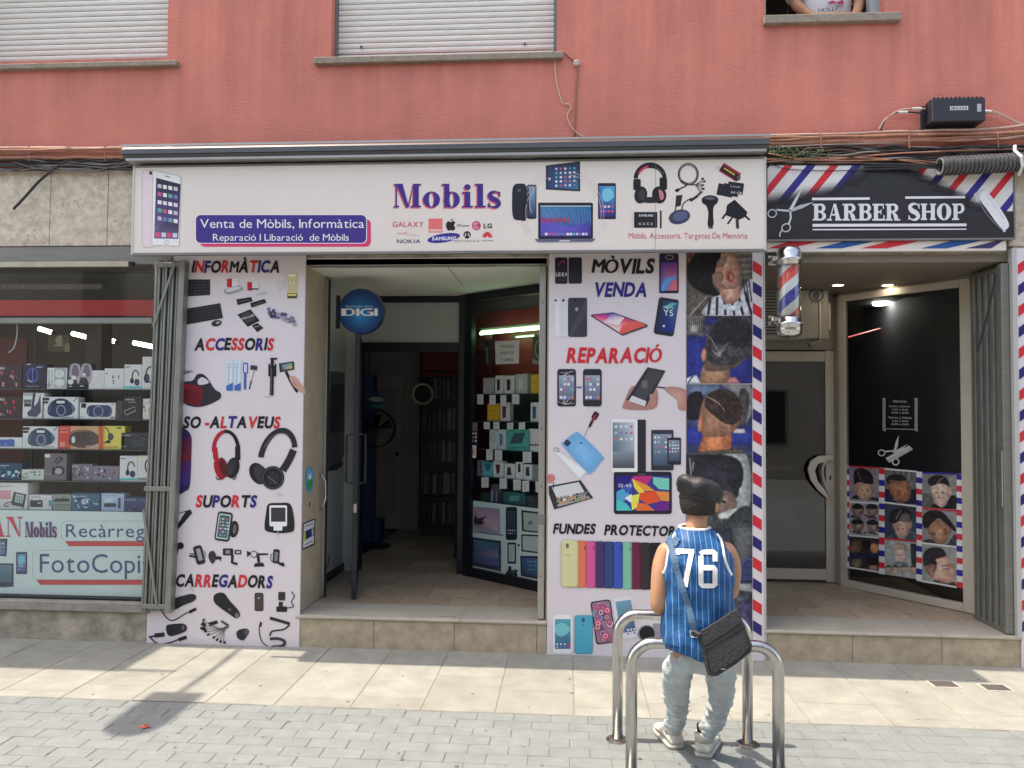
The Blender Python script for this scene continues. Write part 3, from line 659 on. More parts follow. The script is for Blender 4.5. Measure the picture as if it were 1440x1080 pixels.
p = Pr(SP, *Q); p.rr(215, 246, 507, 440, 8, (36, 34, 50)); p.poly([(228, 262), (496, 262), (496, 426), (228, 426)], [(70, 130, 170), (40, 110, 150), (50, 60, 150), (84, 70, 170)])
for k in range(16): p.line([(240+k*17, 268+random.random()*30), (300+k*13, 350+random.random()*40)], 2, (110, 150, 205))
p.poly([(230, 330), (380, 380), (490, 350), (495, 424), (229, 424)], [(90, 80, 190), (100, 90, 190), (70, 60, 160), (60, 50, 140), (90, 80, 170)])
p.rect(228, 262, 496, 267, (190, 200, 215)); icons(p, 250, 405, 480, 422, 14, 1, ICS, 0, .8, 5); p.text('REHAN', 232, 378, 354, 27, (200, 36, 66), .02, slope=-.02)
p.poly([(194, 440), (522, 438), (502, 454), (214, 456)], (96, 98, 128)); p.rect(328, 446, 384, 453, (200, 200, 210)); p.done('printed_laptop', sg)
p = Pr(SP, *Q); p.rr(534, 142, 629, 334, 5, (36, 38, 60)); p.poly([(540, 158), (623, 158), (623, 320), (540, 320)], [(60, 130, 190), (90, 160, 200), (50, 40, 110), (60, 50, 130)]); p.blob([(560, 180), (600, 170), (618, 210), (590, 240), (560, 230)], (110, 190, 215)); icons(p, 544, 255, 620, 305, 4, 2, [(220, 80, 110), (210, 205, 225), (160, 90, 170)], 0, .6, 8); p.done('printed_phone', sg)
p = Pr(SP, *Q); p.ring(812, 120, 88, 88, 30, INK, 182, 358, 22); p.ring(812, 120, 72, 72, 13, (206, 66, 84), 205, 262, 10); p.rr(722, 120, 762, 180, 8, INK); p.rr(862, 112, 902, 178, 8, INK); p.ell(762, 205, 34, 46, (30, 28, 34), 12); p.ell(860, 205, 38, 46, (26, 24, 30), -10); p.ell(812, 232, 60, 16, (36, 34, 40)); p.ell(768, 205, 18, 30, (58, 54, 60)); p.blob([(858, 178), (880, 190), (884, 222), (866, 230)], (196, 120, 124)); p.line([(845, 60), (885, 90)], 3, (120, 115, 120)); p.done('printed_headphones', sg)
p = Pr(SP, *Q); p.ring(1015, 95, 56, 60, 7, (54, 52, 58), 0, 360); p.ring(1015, 95, 48, 50, 4, (66, 62, 70), 0, 360); p.line([(975, 130), (1010, 150), (950, 182)], 7, INK, True); p.ell(957, 180, 13, 9, INK, -20)
for a, b in ((1100, 118), (1108, 132), (1098, 152), (1102, 172), (1090, 190), (1080, 200)): p.line([(1005, 150), (1050, 150), (a, b)], 3, (70, 68, 76), True); p.line([(a-16, b+2), (a, b)], 9, INK)
p.done('printed_cable', sg)
p = Pr(SP, *Q); p.poly(p.rotp(rect(1182, 60, 1292, 112), 1240, 86, 32), (170, 40, 54)); p.rr(1180, 72, 1300, 106, 14, INK, 32); p.line([(1205, 62), (1262, 98)], 9, (190, 160, 70)); p.ring(1284, 112, 10, 10, 5, (110, 105, 110), n=12); p.poly(p.rotp(rect(1166, 52, 1186, 70), 1176, 60, 32), (190, 188, 194)); p.done('printed_usb_stick', sg)
p = Pr(SP, *Q)
for x, y, r in ((1170, 150, 12), (1200, 148, 10), (1225, 138, 8)): p.poly(p.rotp(rect(x, y, x+84, y+62), x+42, y+31, r), (20, 18, 24)); p.poly(p.rotp([(x+2, y+2), (x+82, y+2), (x+82, y+60), (x+2, y+60)], x+42, y+31, r), (34, 32, 38))
p.text('Lexar', 1240, 1295, 162, 12, (170, 168, 174), .01, slope=.13); p.text('64 GB', 1242, 1302, 196, 14, (190, 188, 194), .01, slope=.13); p.done('printed_memory_card', sg)
p = Pr(SP, *Q); p.rect(714, 290, 718, 382, (190, 190, 196)); p.rr(726, 296, 850, 380, 3, (30, 28, 34)); p.rect(864, 288, 873, 384, INK); p.text('SAMSUNG', 752, 828, 320, 12, (220, 220, 224), .02); p.text('XXXX', 750, 826, 366, 15, (210, 210, 214), .0, gap=.35); p.done('printed_battery', sg)
p = Pr(SP, *Q); p.poly([(950, 208), (984, 204), (975, 262), (945, 270)], (40, 38, 46)); p.line([(950, 268), (936, 320), (918, 345)], 6, (60, 58, 66), True); p.ell(968, 322, 58, 38, (58, 64, 92), -14); p.ell(972, 318, 40, 24, (84, 92, 124), -14); p.line([(980, 290), (990, 250), (1032, 222)], 6, (50, 48, 56), True); p.poly([(1020, 232), (1066, 202), (1070, 214), (1030, 242)], INK); p.done('printed_charger_cable', sg)
p = Pr(SP, *Q); p.blob([(1090, 220), (1130, 206), (1170, 218), (1172, 244), (1150, 270), (1148, 320), (1150, 360), (1132, 380), (1118, 362), (1122, 300), (1110, 262), (1090, 248)], INK); p.blob([(1100, 222), (1130, 214), (1160, 224), (1130, 232)], (92, 90, 98)); p.rect(1122, 372, 1146, 384, (70, 68, 74)); p.done('printed_car_charger', sg)
p = Pr(SP, *Q); p.poly([(1222, 258), (1262, 230), (1330, 296), (1322, 320), (1285, 338), (1212, 312)], INK); p.line([(1215, 305), (1196, 332)], 10, INK); p.line([(1250, 325), (1224, 360)], 9, INK); p.line([(1320, 318), (1342, 338)], 10, INK); p.line([(1275, 335), (1278, 384)], 16, (54, 52, 58)); p.done('printed_plug', sg)
p = Pr(SP); p.text('Mòbils, Accessoris. Targetes De Memòria', 884, 1051, 335.5, 8.6, (196, 82, 98), 0); p.done('lettering', sg)
mbox('seam', M_galv, sg, X(921, SY), X(921, SY)+.002, SY-.0014, SY, sz0+.012, sz1-.01)

# ------------------------------------------------------------------ rolled awning box over the sign
aw = thing('awning_cassette', 'grey metal awning cassette running along the top of the white sign', 'awning', (-.9, -.2, 3.56))
ax0, ax1 = X(173, -.3, 215), X(1081.5, -.3, 205)
q = MB(); prof = [(-.005, 3.665), (-.25, 3.665), (-.30, 3.655), (-.325, 3.63), (-.325, 3.60), (-.31, 3.598), (-.30, 3.575), (-.26, 3.558), (-.08, 3.556), (-.005, 3.56)]
q.rings([[Vector((xx, y, z)) for y, z in prof] for xx in (ax0, ax1)]); q.build('cassette', mat('slate_metal', (.115, .12, .13), .4, .6, .2, 6, 0, 60, stretch=(.3, 1, 4)), aw)
mbox('front_bar', mat('pale_front_bar', (.40, .39, .38), .4, .5, .15, 6), aw, ax0+.03, ax1-.02, -.318, -.10, 3.552, 3.572, .003)
mbox('drip_edge', M_alu, aw, ax0-.005, ax1+.004, -.329, -.318, 3.655, 3.668)

# ------------------------------------------------------------------ left poster
PP = PY(-.022); ps = thing('poster_board', 'tall white poster board headed INFORMÀTICA, left of the phone shop door', 'poster', (-2.5, -.02, 0))
p0 = [aty(250, 352, -.02), aty(432.5, 356, -.02), aty(418, 912.5, -.02), aty(208, 907.5, -.02)]
x0, x1 = -3.125, (p0[1].x+p0[2].x)/2; mbox('board', M_poster, ps, x0, x1, -.02, -.001, -.015, 2.965, .002)
K, Rr, N_ = INK, RED, NAVY
Z6, Z7 = ((200, 350), 3.723), ((200, 630), 3.723)
def word(parent, plane, Q, txt, x0, x1, base, h, cols, slope=.0, shear=.16, name='lettering'):
    p = Pr(plane, *Q); p.text(txt, x0, x1, base, h, cols, .04, shear, slope, .05, jit=h*.05); return p.done(name, parent)
word(ps, PP, Z6, 'INFORMÀTICA', 258, 718, 122, 62, [K, Rr, N_, K, Rr, K, K, Rr, N_, N_, K], 0)
word(ps, PP, Z6, 'ACCESSORIS', 272, 684, 528, 62, [K, Rr, N_, K, Rr, Rr, K, N_, K, Rr])
word(ps, PP, Z6, 'SO -ALTAVEUS', 212, 718, 936, 60, [K, K, Rr, K, Rr, N_, K, Rr, K, K, Rr])
word(ps, PP, Z7, 'SUPORTS', 278, 595, 308, 62, [Rr, K, N_, K, Rr, K, N_], .005)
word(ps, PP, Z7, 'CARREGADORS', 172, 678, 722, 64, [K, K, Rr, Rr, K, N_, K, Rr, K, K, N_], .018)
def keyboard(p, q, n=12):
    p.poly(q, (30, 30, 36)); a, b, c, d = q
    for j in range(5):
        for i in range(n):
            u, v = (i+.5)/n, (j+.7)/5.6; x = a[0]+(b[0]-a[0])*u+(d[0]-a[0])*v; y = a[1]+(b[1]-a[1])*u+(d[1]-a[1])*v
            p.rect(x-3, y-3.5, x+3, y+3.5, (70, 70, 80)); p.n -= 1
    p.n += 1
p = Pr(PP, *Z6); keyboard(p, [(200, 160), (355, 160), (355, 242), (200, 250)]); p.done('printed_keyboard', ps)
p = Pr(PP, *Z6); keyboard(p, [(190, 320), (408, 284), (422, 362), (200, 402)], 15); p.ell(389, 389, 27, 16, (34, 34, 40), -12); p.ell(396, 386, 12, 7, (150, 150, 160), -12); p.done('printed_keyboard', ps)
p = Pr(PP, *Z6)
for dx, dy in ((0, 0), (106, 18)): p.rect(444+dx, 156+dy, 502+dx, 200+dy, (226, 224, 226)); p.rect(444+dx, 156+dy, 470+dx, 200+dy, (196, 34, 48)); icons(p, 474+dx, 160+dy, 500+dx, 196+dy, 3, 3, [(120, 110, 120)], 0, .4)
p.blob([(432, 212), (500, 194), (524, 204), (520, 218), (446, 238)], (150, 152, 160)); p.blob([(442, 210), (500, 198), (516, 206), (448, 226)], (206, 206, 212)); p.poly([(592, 236), (648, 220), (654, 230), (602, 246)], (190, 190, 198)); p.rect(560, 206, 608, 214, (60, 60, 66)); p.done('printed_usb_stick', ps)
p = Pr(PP, *Z6); p.ring(722, 190, 14, 26, 3, (190, 190, 196), n=14); p.line([(740, 166), (746, 190), (736, 210)], 5, (200, 200, 206), True); p.rr(758, 128, 812, 260, 4, (204, 196, 140)); p.rect(766, 130, 804, 145, (230, 228, 226)); p.rect(762, 158, 808, 226, (196, 186, 150)); p.line([(776, 165), (776, 186)], 4, WHT); p.line([(792, 165), (792, 186)], 4, WHT); p.rect(760, 232, 810, 258, (70, 66, 50)); p.rect(763, 236, 806, 246, (220, 210, 120)); p.done('printed_earphones', ps)
p = Pr(PP, *Z6); p.poly([(492, 264), (570, 252), (578, 274), (500, 294)], INK); p.poly([(564, 284), (640, 262), (650, 282), (572, 308)], INK); p.line([(505, 276), (560, 266)], 3, (100, 100, 106)); p.line([(578, 296), (634, 278)], 3, (100, 100, 106)); p.done('printed_usb_stick', ps)
p = Pr(PP, *Z6); p.poly([(498, 344), (566, 316), (614, 376), (552, 408)], INK); p.poly([(512, 347), (562, 326), (596, 370), (548, 390)], (60, 60, 66)); p.text('microSD', 520, 590, 372, 14, (200, 200, 205), .01, slope=-.3); p.poly([(574, 402), (604, 388), (634, 414), (602, 436)], INK); p.line([(588, 408), (614, 404)], 4, (150, 150, 155)); p.done('printed_memory_card', ps)
p = Pr(PP, *Z6)
rr_ = random.Random(4)
for k in range(26): p.ell(664+k*5.4+rr_.uniform(-4, 4), 330+k*2+rr_.uniform(-20, 16), rr_.uniform(7, 15), rr_.uniform(7, 15), rr_.choice([(120, 110, 140), (160, 150, 165), (70, 60, 90), (190, 185, 195), (90, 100, 150), (150, 190, 120) if k > 19 else (100, 84, 130)]), n=10)
p.ring(682, 345, 18, 18, 6, (60, 54, 74), n=14); p.done('printed_ink_cartridges', ps)
p = Pr(PP, *Z6); p.blob([(262, 690), (290, 656), (330, 664), (380, 735), (410, 755), (400, 790), (300, 828), (210, 800), (205, 705)], (44, 42, 52)); p.blob([(290, 690), (316, 672), (350, 700), (300, 712)], (205, 200, 210)); p.poly([(200, 700), (300, 718), (318, 740), (310, 826), (206, 800)], [(150, 30, 46), (120, 24, 38), (140, 30, 44), (96, 20, 32), (130, 28, 42)]); p.blob([(215, 738), (290, 748), (296, 804), (220, 792)], (104, 22, 36)); p.line([(215, 545), (222, 600), (218, 640), (264, 640), (216, 654)], 7, INK); p.done('printed_vr_headset', ps)
p = Pr(PP, *Z6)
for x in (440, 482): p.rect(x, 584, x+34, 742, (196, 214, 232)); p.poly([(x, 716), (x+34, 700), (x+34, 742), (x, 742)], (50, 104, 180)); p.line([(x+14, 620), (x+12, 712)], 3, (120, 140, 170)); p.ring(x+15, 612, 8, 14, 2, (120, 140, 170), n=12)
p.done('printed_carton', ps)
p = Pr(PP, *Z6); p.rr(527, 596, 553, 652, 4, (60, 100, 180)); p.rect(533, 604, 547, 646, (205, 205, 220)); p.line([(539, 650), (537, 736)], 12, (56, 92, 172)); p.line([(585, 640), (560, 735)], 5, (180, 140, 140)); p.rr(566, 610, 602, 634, 4, (60, 60, 66), 8); p.line([(570, 690), (560, 735)], 6, (40, 40, 44)); p.done('printed_selfie_stick', ps)
p = Pr(PP, *Z6); p.rr(660, 600, 702, 668, 5, INK); p.line([(668, 606), (694, 606)], 6, (205, 200, 212)); p.line([(681, 575), (681, 610)], 16, INK); p.rect(670, 570, 706, 580, INK); p.line([(680, 640), (677, 766)], 20, (34, 34, 40)); p.line([(676, 620), (674, 760)], 3, (110, 110, 120)); p.poly([(625, 773), (690, 768), (668, 778)], (180, 176, 184)); p.done('printed_selfie_stick', ps)
p = Pr(PP, *Z6); p.poly([(716, 600), (794, 588), (796, 632), (720, 646)], (44, 44, 50)); p.poly([(728, 606), (784, 596), (786, 626), (730, 636)], [(70, 110, 170), (80, 150, 120), (200, 180, 90), (60, 90, 140)]); p.line([(752, 642), (775, 690), (812, 750)], 14, INK); p.blob([(770, 672), (800, 668), (830, 705), (850, 730), (850, 760), (820, 742), (788, 712)], (192, 150, 136)); p.line([(776, 690), (812, 716)], 3, (150, 100, 90)); p.done('printed_hand_with_selfie_stick', ps)
Q7 = Z7
p = Pr(PP, *Q7); p.blob([(195, -95), (235, -92), (256, -60), (258, 0), (250, 190), (225, 226), (185, 230), (182, 60)], (44, 30, 74)); p.poly([(186, -30), (252, -60), (256, 60), (186, 70)], [(70, 24, 56), (90, 30, 66), (110, 24, 44), (130, 28, 48)]); p.poly([(186, 70), (256, 60), (250, 180), (186, 220)], [(90, 26, 66), (70, 30, 90), (44, 44, 120), (50, 44, 116)]); p.done('printed_speaker', ps)
p = Pr(PP, *Q7); p.ring(438, 10, 74, 106, 18, INK, 185, 355, 20); p.ring(438, 10, 74, 106, 20, (180, 32, 48), 175, 262, 20); p.poly([(366, -10), (392, -4), (400, 70), (372, 60)], (176, 32, 46)); p.poly([(486, -6), (512, -14), (514, 60), (486, 76)], INK); p.ell(404, 110, 26, 58, (168, 30, 44), -16); p.ell(424, 102, 24, 54, (120, 26, 40), -14); p.ell(424, 102, 14, 40, (90, 20, 32), -14); p.ell(474, 104, 34, 56, INK, 14); p.ell(466, 102, 22, 42, (50, 48, 56), 14); p.ring(400, 150, 16, 18, 5, INK, 0, 180); p.ring(480, 148, 12, 18, 5, INK, 0, 180); p.done('printed_headphones', ps)
p = Pr(PP, *Q7); p.ring(708, 40, 98, 150, 26, (40, 38, 48), 165, 330, 30, rot=18); p.ring(704, 44, 80, 128, 5, (92, 90, 104), 190, 320, 5, rot=18); p.line([(792, 10), (770, 60), (735, 118)], 38, (40, 38, 48), True); p.ell(606, 134, 42, 60, (30, 28, 36), -28); p.ell(624, 138, 34, 54, (54, 52, 62), -28); p.ell(684, 156, 60, 62, (28, 26, 34)); p.ring(684, 156, 54, 56, 5, (74, 72, 84)); p.ell(684, 160, 34, 34, (46, 44, 54)); p.line([(660, 150), (705, 186)], 3, (120, 118, 130)); p.done('printed_headphones', ps)
p = Pr(PP, *Q7); p.poly([(160, 350), (252, 322), (262, 340), (180, 436), (150, 440)], INK); p.poly([(168, 352), (226, 334), (180, 408)], (205, 205, 212)); p.done('printed_tablet_stand', ps)
p = Pr(PP, *Q7); p.ell(480, 425, 24, 44, (32, 32, 38), 8); p.ell(484, 425, 10, 26, (96, 96, 104), 8); p.rr(386, 334, 466, 488, 16, (50, 56, 60), 8); p.rr(394, 346, 456, 476, 6, (196, 206, 206), 8); p.rr(399, 352, 452, 470, 3, (70, 96, 98), 8); icons(p, 404, 360, 452, 462, 4, 6, ICS, .12, .6, 9); p.done('printed_armband', ps)
p = Pr(PP, *Q7); p.blob([(660, 294), (712, 288), (772, 292), (792, 350), (796, 420), (780, 440), (715, 446), (652, 436), (640, 410), (648, 340)], (34, 34, 40)); p.rr(666, 300, 758, 410, 8, (236, 236, 240)); p.rect(674, 312, 750, 386, (56, 56, 62)); p.rr(688, 408, 734, 432, 4, (240, 240, 244)); p.line([(711, 432), (710, 468)], 4, (180, 178, 186)); p.blob([(700, 240), (715, 236), (732, 240), (716, 250)], (196, 194, 200)); p.done('printed_phone_stand', ps)
p = Pr(PP, *Q7); p.ell(200, 512, 18, 18, INK); p.line([(190, 520), (182, 550), (174, 584)], 8, INK, True); p.done('printed_phone_holder', ps)
p = Pr(PP, *Q7); p.rr(274, 510, 322, 610, 14, (38, 38, 44), -14); p.rr(288, 526, 310, 590, 6, (150, 150, 160), -14); p.line([(246, 564), (280, 572)], 10, INK); p.line([(250, 552), (280, 560)], 5, INK); p.ring(318, 560, 14, 26, 4, (120, 120, 150), -80, 80); p.done('printed_phone_holder', ps)
p = Pr(PP, *Q7); p.blob([(348, 552), (370, 538), (386, 560), (382, 588), (368, 606), (350, 584)], (52, 52, 58)); p.line([(384, 578), (414, 574)], 14, INK); p.line([(392, 566), (412, 590)], 6, INK); p.done('printed_phone_holder', ps)
p = Pr(PP, *Q7); p.rr(422, 526, 476, 562, 5, (36, 36, 42)); p.rr(436, 534, 460, 554, 3, (130, 130, 138)); p.rr(484, 534, 518, 556, 3, INK); p.rect(492, 541, 512, 549, (205, 202, 210)); p.line([(472, 560), (470, 600), (498, 608)], 14, INK); p.done('printed_phone_holder', ps)
p = Pr(PP, *Q7); p.poly([(548, 538), (572, 552), (548, 572)], INK); p.ell(584, 556, 15, 15, (205, 204, 210)); p.ring(584, 556, 18, 18, 4, INK, n=14); p.line([(600, 556), (658, 556)], 9, INK); p.line([(606, 562), (610, 600)], 14, INK); p.poly([(590, 604), (632, 600), (640, 620), (584, 622)], INK); p.done('printed_phone_holder', ps)
p = Pr(PP, *Q7); p.rr(684, 530, 718, 604, 8, (36, 36, 42), 4); p.rr(692, 544, 710, 592, 4, (120, 120, 130), 4); p.ring(682, 574, 12, 22, 4, INK, 90, 270); p.line([(712, 600), (740, 616)], 12, INK); p.poly([(716, 612), (738, 596), (748, 622)], INK); p.done('printed_phone_holder', ps)
p = Pr(PP, *Q7); p.line([(250, 728), (272, 752)], 2.5, (90, 90, 96)); p.blob([(160, 792), (220, 772), (262, 764), (282, 776), (272, 800), (220, 822), (170, 846), (150, 830)], (38, 38, 42)); p.line([(100, 850), (130, 892), (165, 902), (225, 868), (250, 858)], 6, (44, 44, 48), True); p.line([(246, 860), (282, 842)], 15, INK); p.done('printed_car_charger', ps)
p = Pr(PP, *Q7); p.blob([(376, 772), (405, 757), (432, 764), (458, 800), (500, 846), (512, 876), (492, 892), (462, 874), (410, 838), (376, 806)], (34, 34, 38)); p.ell(496, 876, 11, 13, (110, 110, 116)); p.ell(458, 846, 8, 8, (90, 90, 96)); p.done('printed_car_charger', ps)
p = Pr(PP, *Q7); p.rr(588, 758, 634, 854, 10, (54, 48, 50)); p.rr(593, 762, 629, 850, 8, (70, 62, 62)); p.ell(610, 786, 4, 4, (210, 205, 205)); p.done('printed_power_bank', ps)
p = Pr(PP, *Q7); p.rr(712, 754, 748, 798, 4, (50, 50, 56)); p.rr(702, 830, 758, 858, 4, INK); p.rr(714, 806, 736, 832, 3, (44, 44, 50)); p.line([(780, 752), (796, 776), (780, 806), (792, 830), (758, 838)], 5, (50, 50, 56), True); p.done('printed_wall_charger', ps)
p = Pr(PP, *Q7); p.blob([(126, 932), (160, 922), (216, 920), (234, 940), (222, 962), (160, 984), (132, 976)], (36, 36, 42)); p.line([(64, 982), (116, 976)], 22, (40, 40, 46)); p.line([(34, 990), (66, 984)], 8, INK); p.line([(40, 990), (80, 1024), (140, 1020), (190, 1002)], 7, (44, 44, 48), True); p.line([(190, 1004), (232, 990)], 18, INK); p.ell(214, 940, 8, 14, (90, 90, 98)); p.done('printed_car_charger', ps)
p = Pr(PP, *Q7); p.poly([(345, 915), (390, 902), (398, 918), (352, 934)], INK)
for k in range(9): a = radians(100+k*11); x, y = 445+cos(a)*130*(1 if k > 3 else .85), 920+sin(a)*105; p.line([(450, 940-k*2), (430-k*3, 960-k*2), (x, y)], 3, (90, 90, 96), True); p.line([(x, y), (x+10, y-10)], 10, INK)
p.line([(310, 918), (330, 930)], 18, INK); p.line([(305, 940), (330, 955)], 14, INK); p.line([(412, 906), (452, 930)], 10, (60, 60, 66)); p.done('printed_cable_bundle', ps)
p = Pr(PP, *Q7); p.blob([(496, 960), (520, 948), (548, 946), (560, 962), (548, 984), (530, 1006), (508, 1002), (494, 984)], (38, 38, 44)); p.ell(546, 964, 12, 16, (80, 80, 88), 20); p.done('printed_car_charger', ps)
p = Pr(PP, *Q7); p.line([(620, 912), (612, 950), (625, 1010), (665, 1046)], 5, (52, 52, 58), True); p.line([(622, 912), (616, 936)], 12, INK); p.line([(668, 890), (772, 920)], 16, (44, 44, 50)); p.line([(772, 925), (740, 950), (680, 960), (668, 985)], 8, INK, True); p.line([(668, 1000), (710, 998), (744, 1012), (735, 1035), (676, 1042)], 15, (56, 56, 62), True); p.done('printed_coiled_charger', ps)

# ------------------------------------------------------------------ right poster (phones)
P2 = PY(-.022); pm = thing('poster_board', 'tall white poster board headed MÒVILS VENDA, right of the phone shop door', 'poster', (.4, -.02, 0))
bx0, bxm, bx1, bx2 = X(770.5, -.02, 640), X(965, -.02, 640), X(1058.5, -.02, 640), X(1074, -.02, 640)
mbox('board', M_poster, pm, bx0, bxm, -.02, -.001, -.012, 2.965, .002)
A1, A2 = ((760, 350), 3.724), ((760, 630), 3.724)
word(pm, P2, A1, 'MÒVILS', 270, 592, 126, 76, INK); word(pm, P2, A1, 'VENDA', 275, 556, 248, 74, NAVY); word(pm, P2, A1, 'REPARACIÓ', 135, 628, 594, 78, RED, -.0)
word(pm, P2, A2, 'FUNDES', 65, 285, 447, 52, INK, .01); word(pm, P2, A2, 'PROTECTORS', 333, 738, 453, 52, INK, .02)
p = Pr(P2, *A1); phone(p, 76, 45, 142, 183, (32, 30, 46), (30, 28, 44), (46, 44, 60), False); p.line([(95, 85), (120, 60), (128, 82)], 5, (180, 40, 130), True); p.text('LG K4', 80, 138, 143, 20, WHT, .02); p.rr(147, 45, 217, 182, 9, (34, 33, 46)); p.rr(178, 92, 188, 102, 3, (60, 58, 72)); p.done('printed_phone', pm)
p = Pr(P2, *A1); p.rr(622, 24, 724, 232, 8, (38, 34, 56)); p.poly([(630, 70), (716, 70), (716, 218), (630, 218)], [(70, 50, 150), (100, 60, 150), (230, 120, 110), (90, 110, 190)]); p.blob([(632, 216), (650, 160), (690, 140), (716, 150), (680, 175), (660, 216)], (90, 140, 210)); p.ring(700, 215, 60, 60, 4, (110, 160, 225), 180, 270); p.ring(676, 44, 22, 12, 3, (150, 150, 170)); p.done('printed_phone', pm)
p = Pr(P2, *A1); p.rr(74, 255, 130, 461, 12, (218, 216, 222)); p.rr(100, 255, 155, 461, 12, (206, 206, 214)); p.ell(80, 270, 6, 6, INK); p.ell(120, 270, 7, 7, INK); p.rr(144, 256, 244, 461, 13, (58, 58, 66)); p.poly([(244, 256), (244, 330), (170, 461), (156, 461), (150, 440), (240, 256)], (70, 70, 80)); p.ell(182, 270, 6, 6, (30, 30, 34)); p.ell(190, 316, 9, 10, (150, 150, 160)); p.done('printed_phone', pm)
p = Pr(P2, *A1); p.poly([(264, 352), (430, 455), (562, 408), (560, 396), (380, 332), (266, 344)], (70, 70, 80)); p.poly([(272, 350), (428, 446), (552, 400), (378, 336)], [(220, 70, 130), (230, 230, 236), (240, 90, 70), (40, 60, 170)]); p.poly([(330, 384), (378, 336), (440, 360), (410, 400)], [(220, 205, 220), (60, 70, 180), (235, 200, 195), (236, 236, 240)]); p.poly([(410, 440), (430, 400), (505, 376), (552, 400), (428, 446)], (226, 92, 84)); p.done('printed_phone', pm)
p = Pr(P2, *A1); p.rr(606, 258, 712, 453, 14, (40, 42, 56), 9); p.poly([(640, 272), (722, 282), (692, 440), (608, 428)], [(30, 60, 90), (50, 110, 140), (36, 50, 130), (30, 40, 90)]); p.poly([(690, 282), (716, 286), (660, 320), (648, 300)], (80, 170, 170)); p.text('HUAWEI', 642, 696, 308, 9, (210, 215, 225), .01, slope=.1); p.text('Y5', 644, 694, 348, 34, WHT, .0, slope=.1); p.ell(646, 404, 6, 6, (210, 215, 225)); p.done('printed_phone', pm)
for x0 in (88, 223):
    p = Pr(P2, *A1); phone(p, x0, 629, x0+98, 825, (44, 44, 54), (150, 160, 176), (90, 100, 116), False, top=.17); icons(p, x0+10, 668, x0+88, 750, 4, 3, ICS, 0, .62, x0); icons(p, x0+10, 765, x0+88, 790, 4, 1, [(80, 200, 220), (210, 210, 225), (90, 120, 210), (210, 120, 60)], 0, .75, 3)
    if x0 == 88:
        for k in range(9): p.line([(138, 650), (138+random.uniform(-44, 44), 650+random.uniform(-18, 40))], 1.5, (200, 200, 210)); p.line([(130, 815), (130+random.uniform(-40, 48), 815-random.uniform(5, 45))], 1.5, (210, 210, 216))
    p.done('printed_phone', pm)
p = Pr(P2, *A1); p.line([(190, 725), (216, 725)], 8, (70, 80, 150)); p.done('printed_dash', pm)
p = Pr(P2, *A1); p.blob([(440, 800), (470, 730), (500, 720), (560, 750), (600, 720), (616, 780), (590, 838), (440, 838)], (170, 122, 116)); p.poly([(560, 620), (655, 638), (550, 830), (450, 790)], (46, 46, 52)); p.poly([(570, 630), (645, 645), (545, 800), (478, 780)], (66, 68, 72)); p.poly([(480, 768), (555, 798), (548, 826), (462, 796)], (205, 205, 208)); p.rect(530, 690, 560, 730, (100, 100, 108)); p.rect(572, 760, 604, 820, (176, 130, 120)); p.line([(606, 722), (700, 735)], 7, (60, 60, 66)); p.blob([(652, 728), (700, 722), (765, 745), (765, 838), (725, 838), (715, 790), (665, 750)], (176, 128, 122), (196, 150, 140)); p.done('printed_hands_repairing_phone', pm)
p = Pr(P2, *A1); p.line([(212, 1016), (258, 925)], 3.5, (150, 150, 160)); p.line([(256, 932), (280, 885), (298, 856)], [14, 30, 22], (60, 34, 42), True); p.line([(268, 905), (290, 868)], 6, (180, 60, 70)); p.done('printed_screwdriver', pm)
p = Pr(P2, *A1)
p.poly([(60, 1050), (75, 1040), (250, 1160), (204, 1210)], (205, 206, 212)); p.poly([(64, 1050), (120, 1080), (240, 1165), (206, 1202)], (224, 226, 232)); p.ring(84, 1052, 16, 10, 3, (60, 60, 66), 0, 360, rot=30)
p.blob([(120, 1010), (180, 964), (210, 970), (326, 1086), (320, 1110), (270, 1172), (240, 1168), (118, 1032)], (104, 164, 210), (120, 182, 226), 3); p.rr(126, 1002, 156, 1032, 8, (40, 60, 80), 40); p.ell(212, 1016, 5, 5, (30, 50, 70)); p.done('printed_phone', pm)
p = Pr(P2, *A1); p.rr(505, 894, 552, 1168, 5, (44, 44, 52)); p.rr(372, 892, 508, 1168, 6, (228, 228, 232)); p.poly(rect(378, 908, 492, 1062), [(120, 140, 156), (190, 200, 210), (150, 164, 176), (86, 104, 124)]); icons(p, 382, 915, 490, 1012, 4, 3, ICS, 0, .45, 2); p.grad(378, 1062, 492, 1148, (130, 140, 150), (70, 76, 88)); p.done('printed_tablet', pm)
p = Pr(P2, *A1); p.rr(580, 948, 697, 1160, 7, (52, 54, 64)); p.grad(590, 970, 687, 1135, (130, 150, 166), (60, 80, 104)); icons(p, 592, 975, 685, 1075, 5, 4, ICS, 0, .5, 6); p.rr(664, 988, 736, 1130, 6, (40, 42, 52)); p.grad(671, 1002, 729, 1112, (120, 140, 156), (60, 76, 98)); icons(p, 672, 1004, 728, 1070, 4, 4, ICS, 0, .55, 7); p.done('printed_tablet', pm)
p = Pr(P2, *A2); p.poly([(42, 200), (210, 168), (276, 262), (72, 322), (44, 240)], (50, 50, 56)); p.poly([(60, 206), (200, 178), (232, 232), (88, 268)], (205, 205, 208)); p.poly([(84, 272), (236, 238), (262, 262), (90, 308)], (160, 160, 150)); icons(p, 84, 258, 250, 300, 10, 3, [(90, 140, 90), (200, 130, 80), (220, 220, 225), (60, 60, 66), (120, 120, 126)], -.2, .8, 3); p.blob([(40, 140), (70, 142), (74, 165), (56, 182), (40, 180)], (196, 120, 120)); p.line([(68, 180), (70, 215)], 4, INK); p.done('printed_open_phone', pm)
p = Pr(P2, *A2); p.rr(384, 124, 688, 346, 14, (36, 36, 50)); scr = (398, 146, 674, 328)
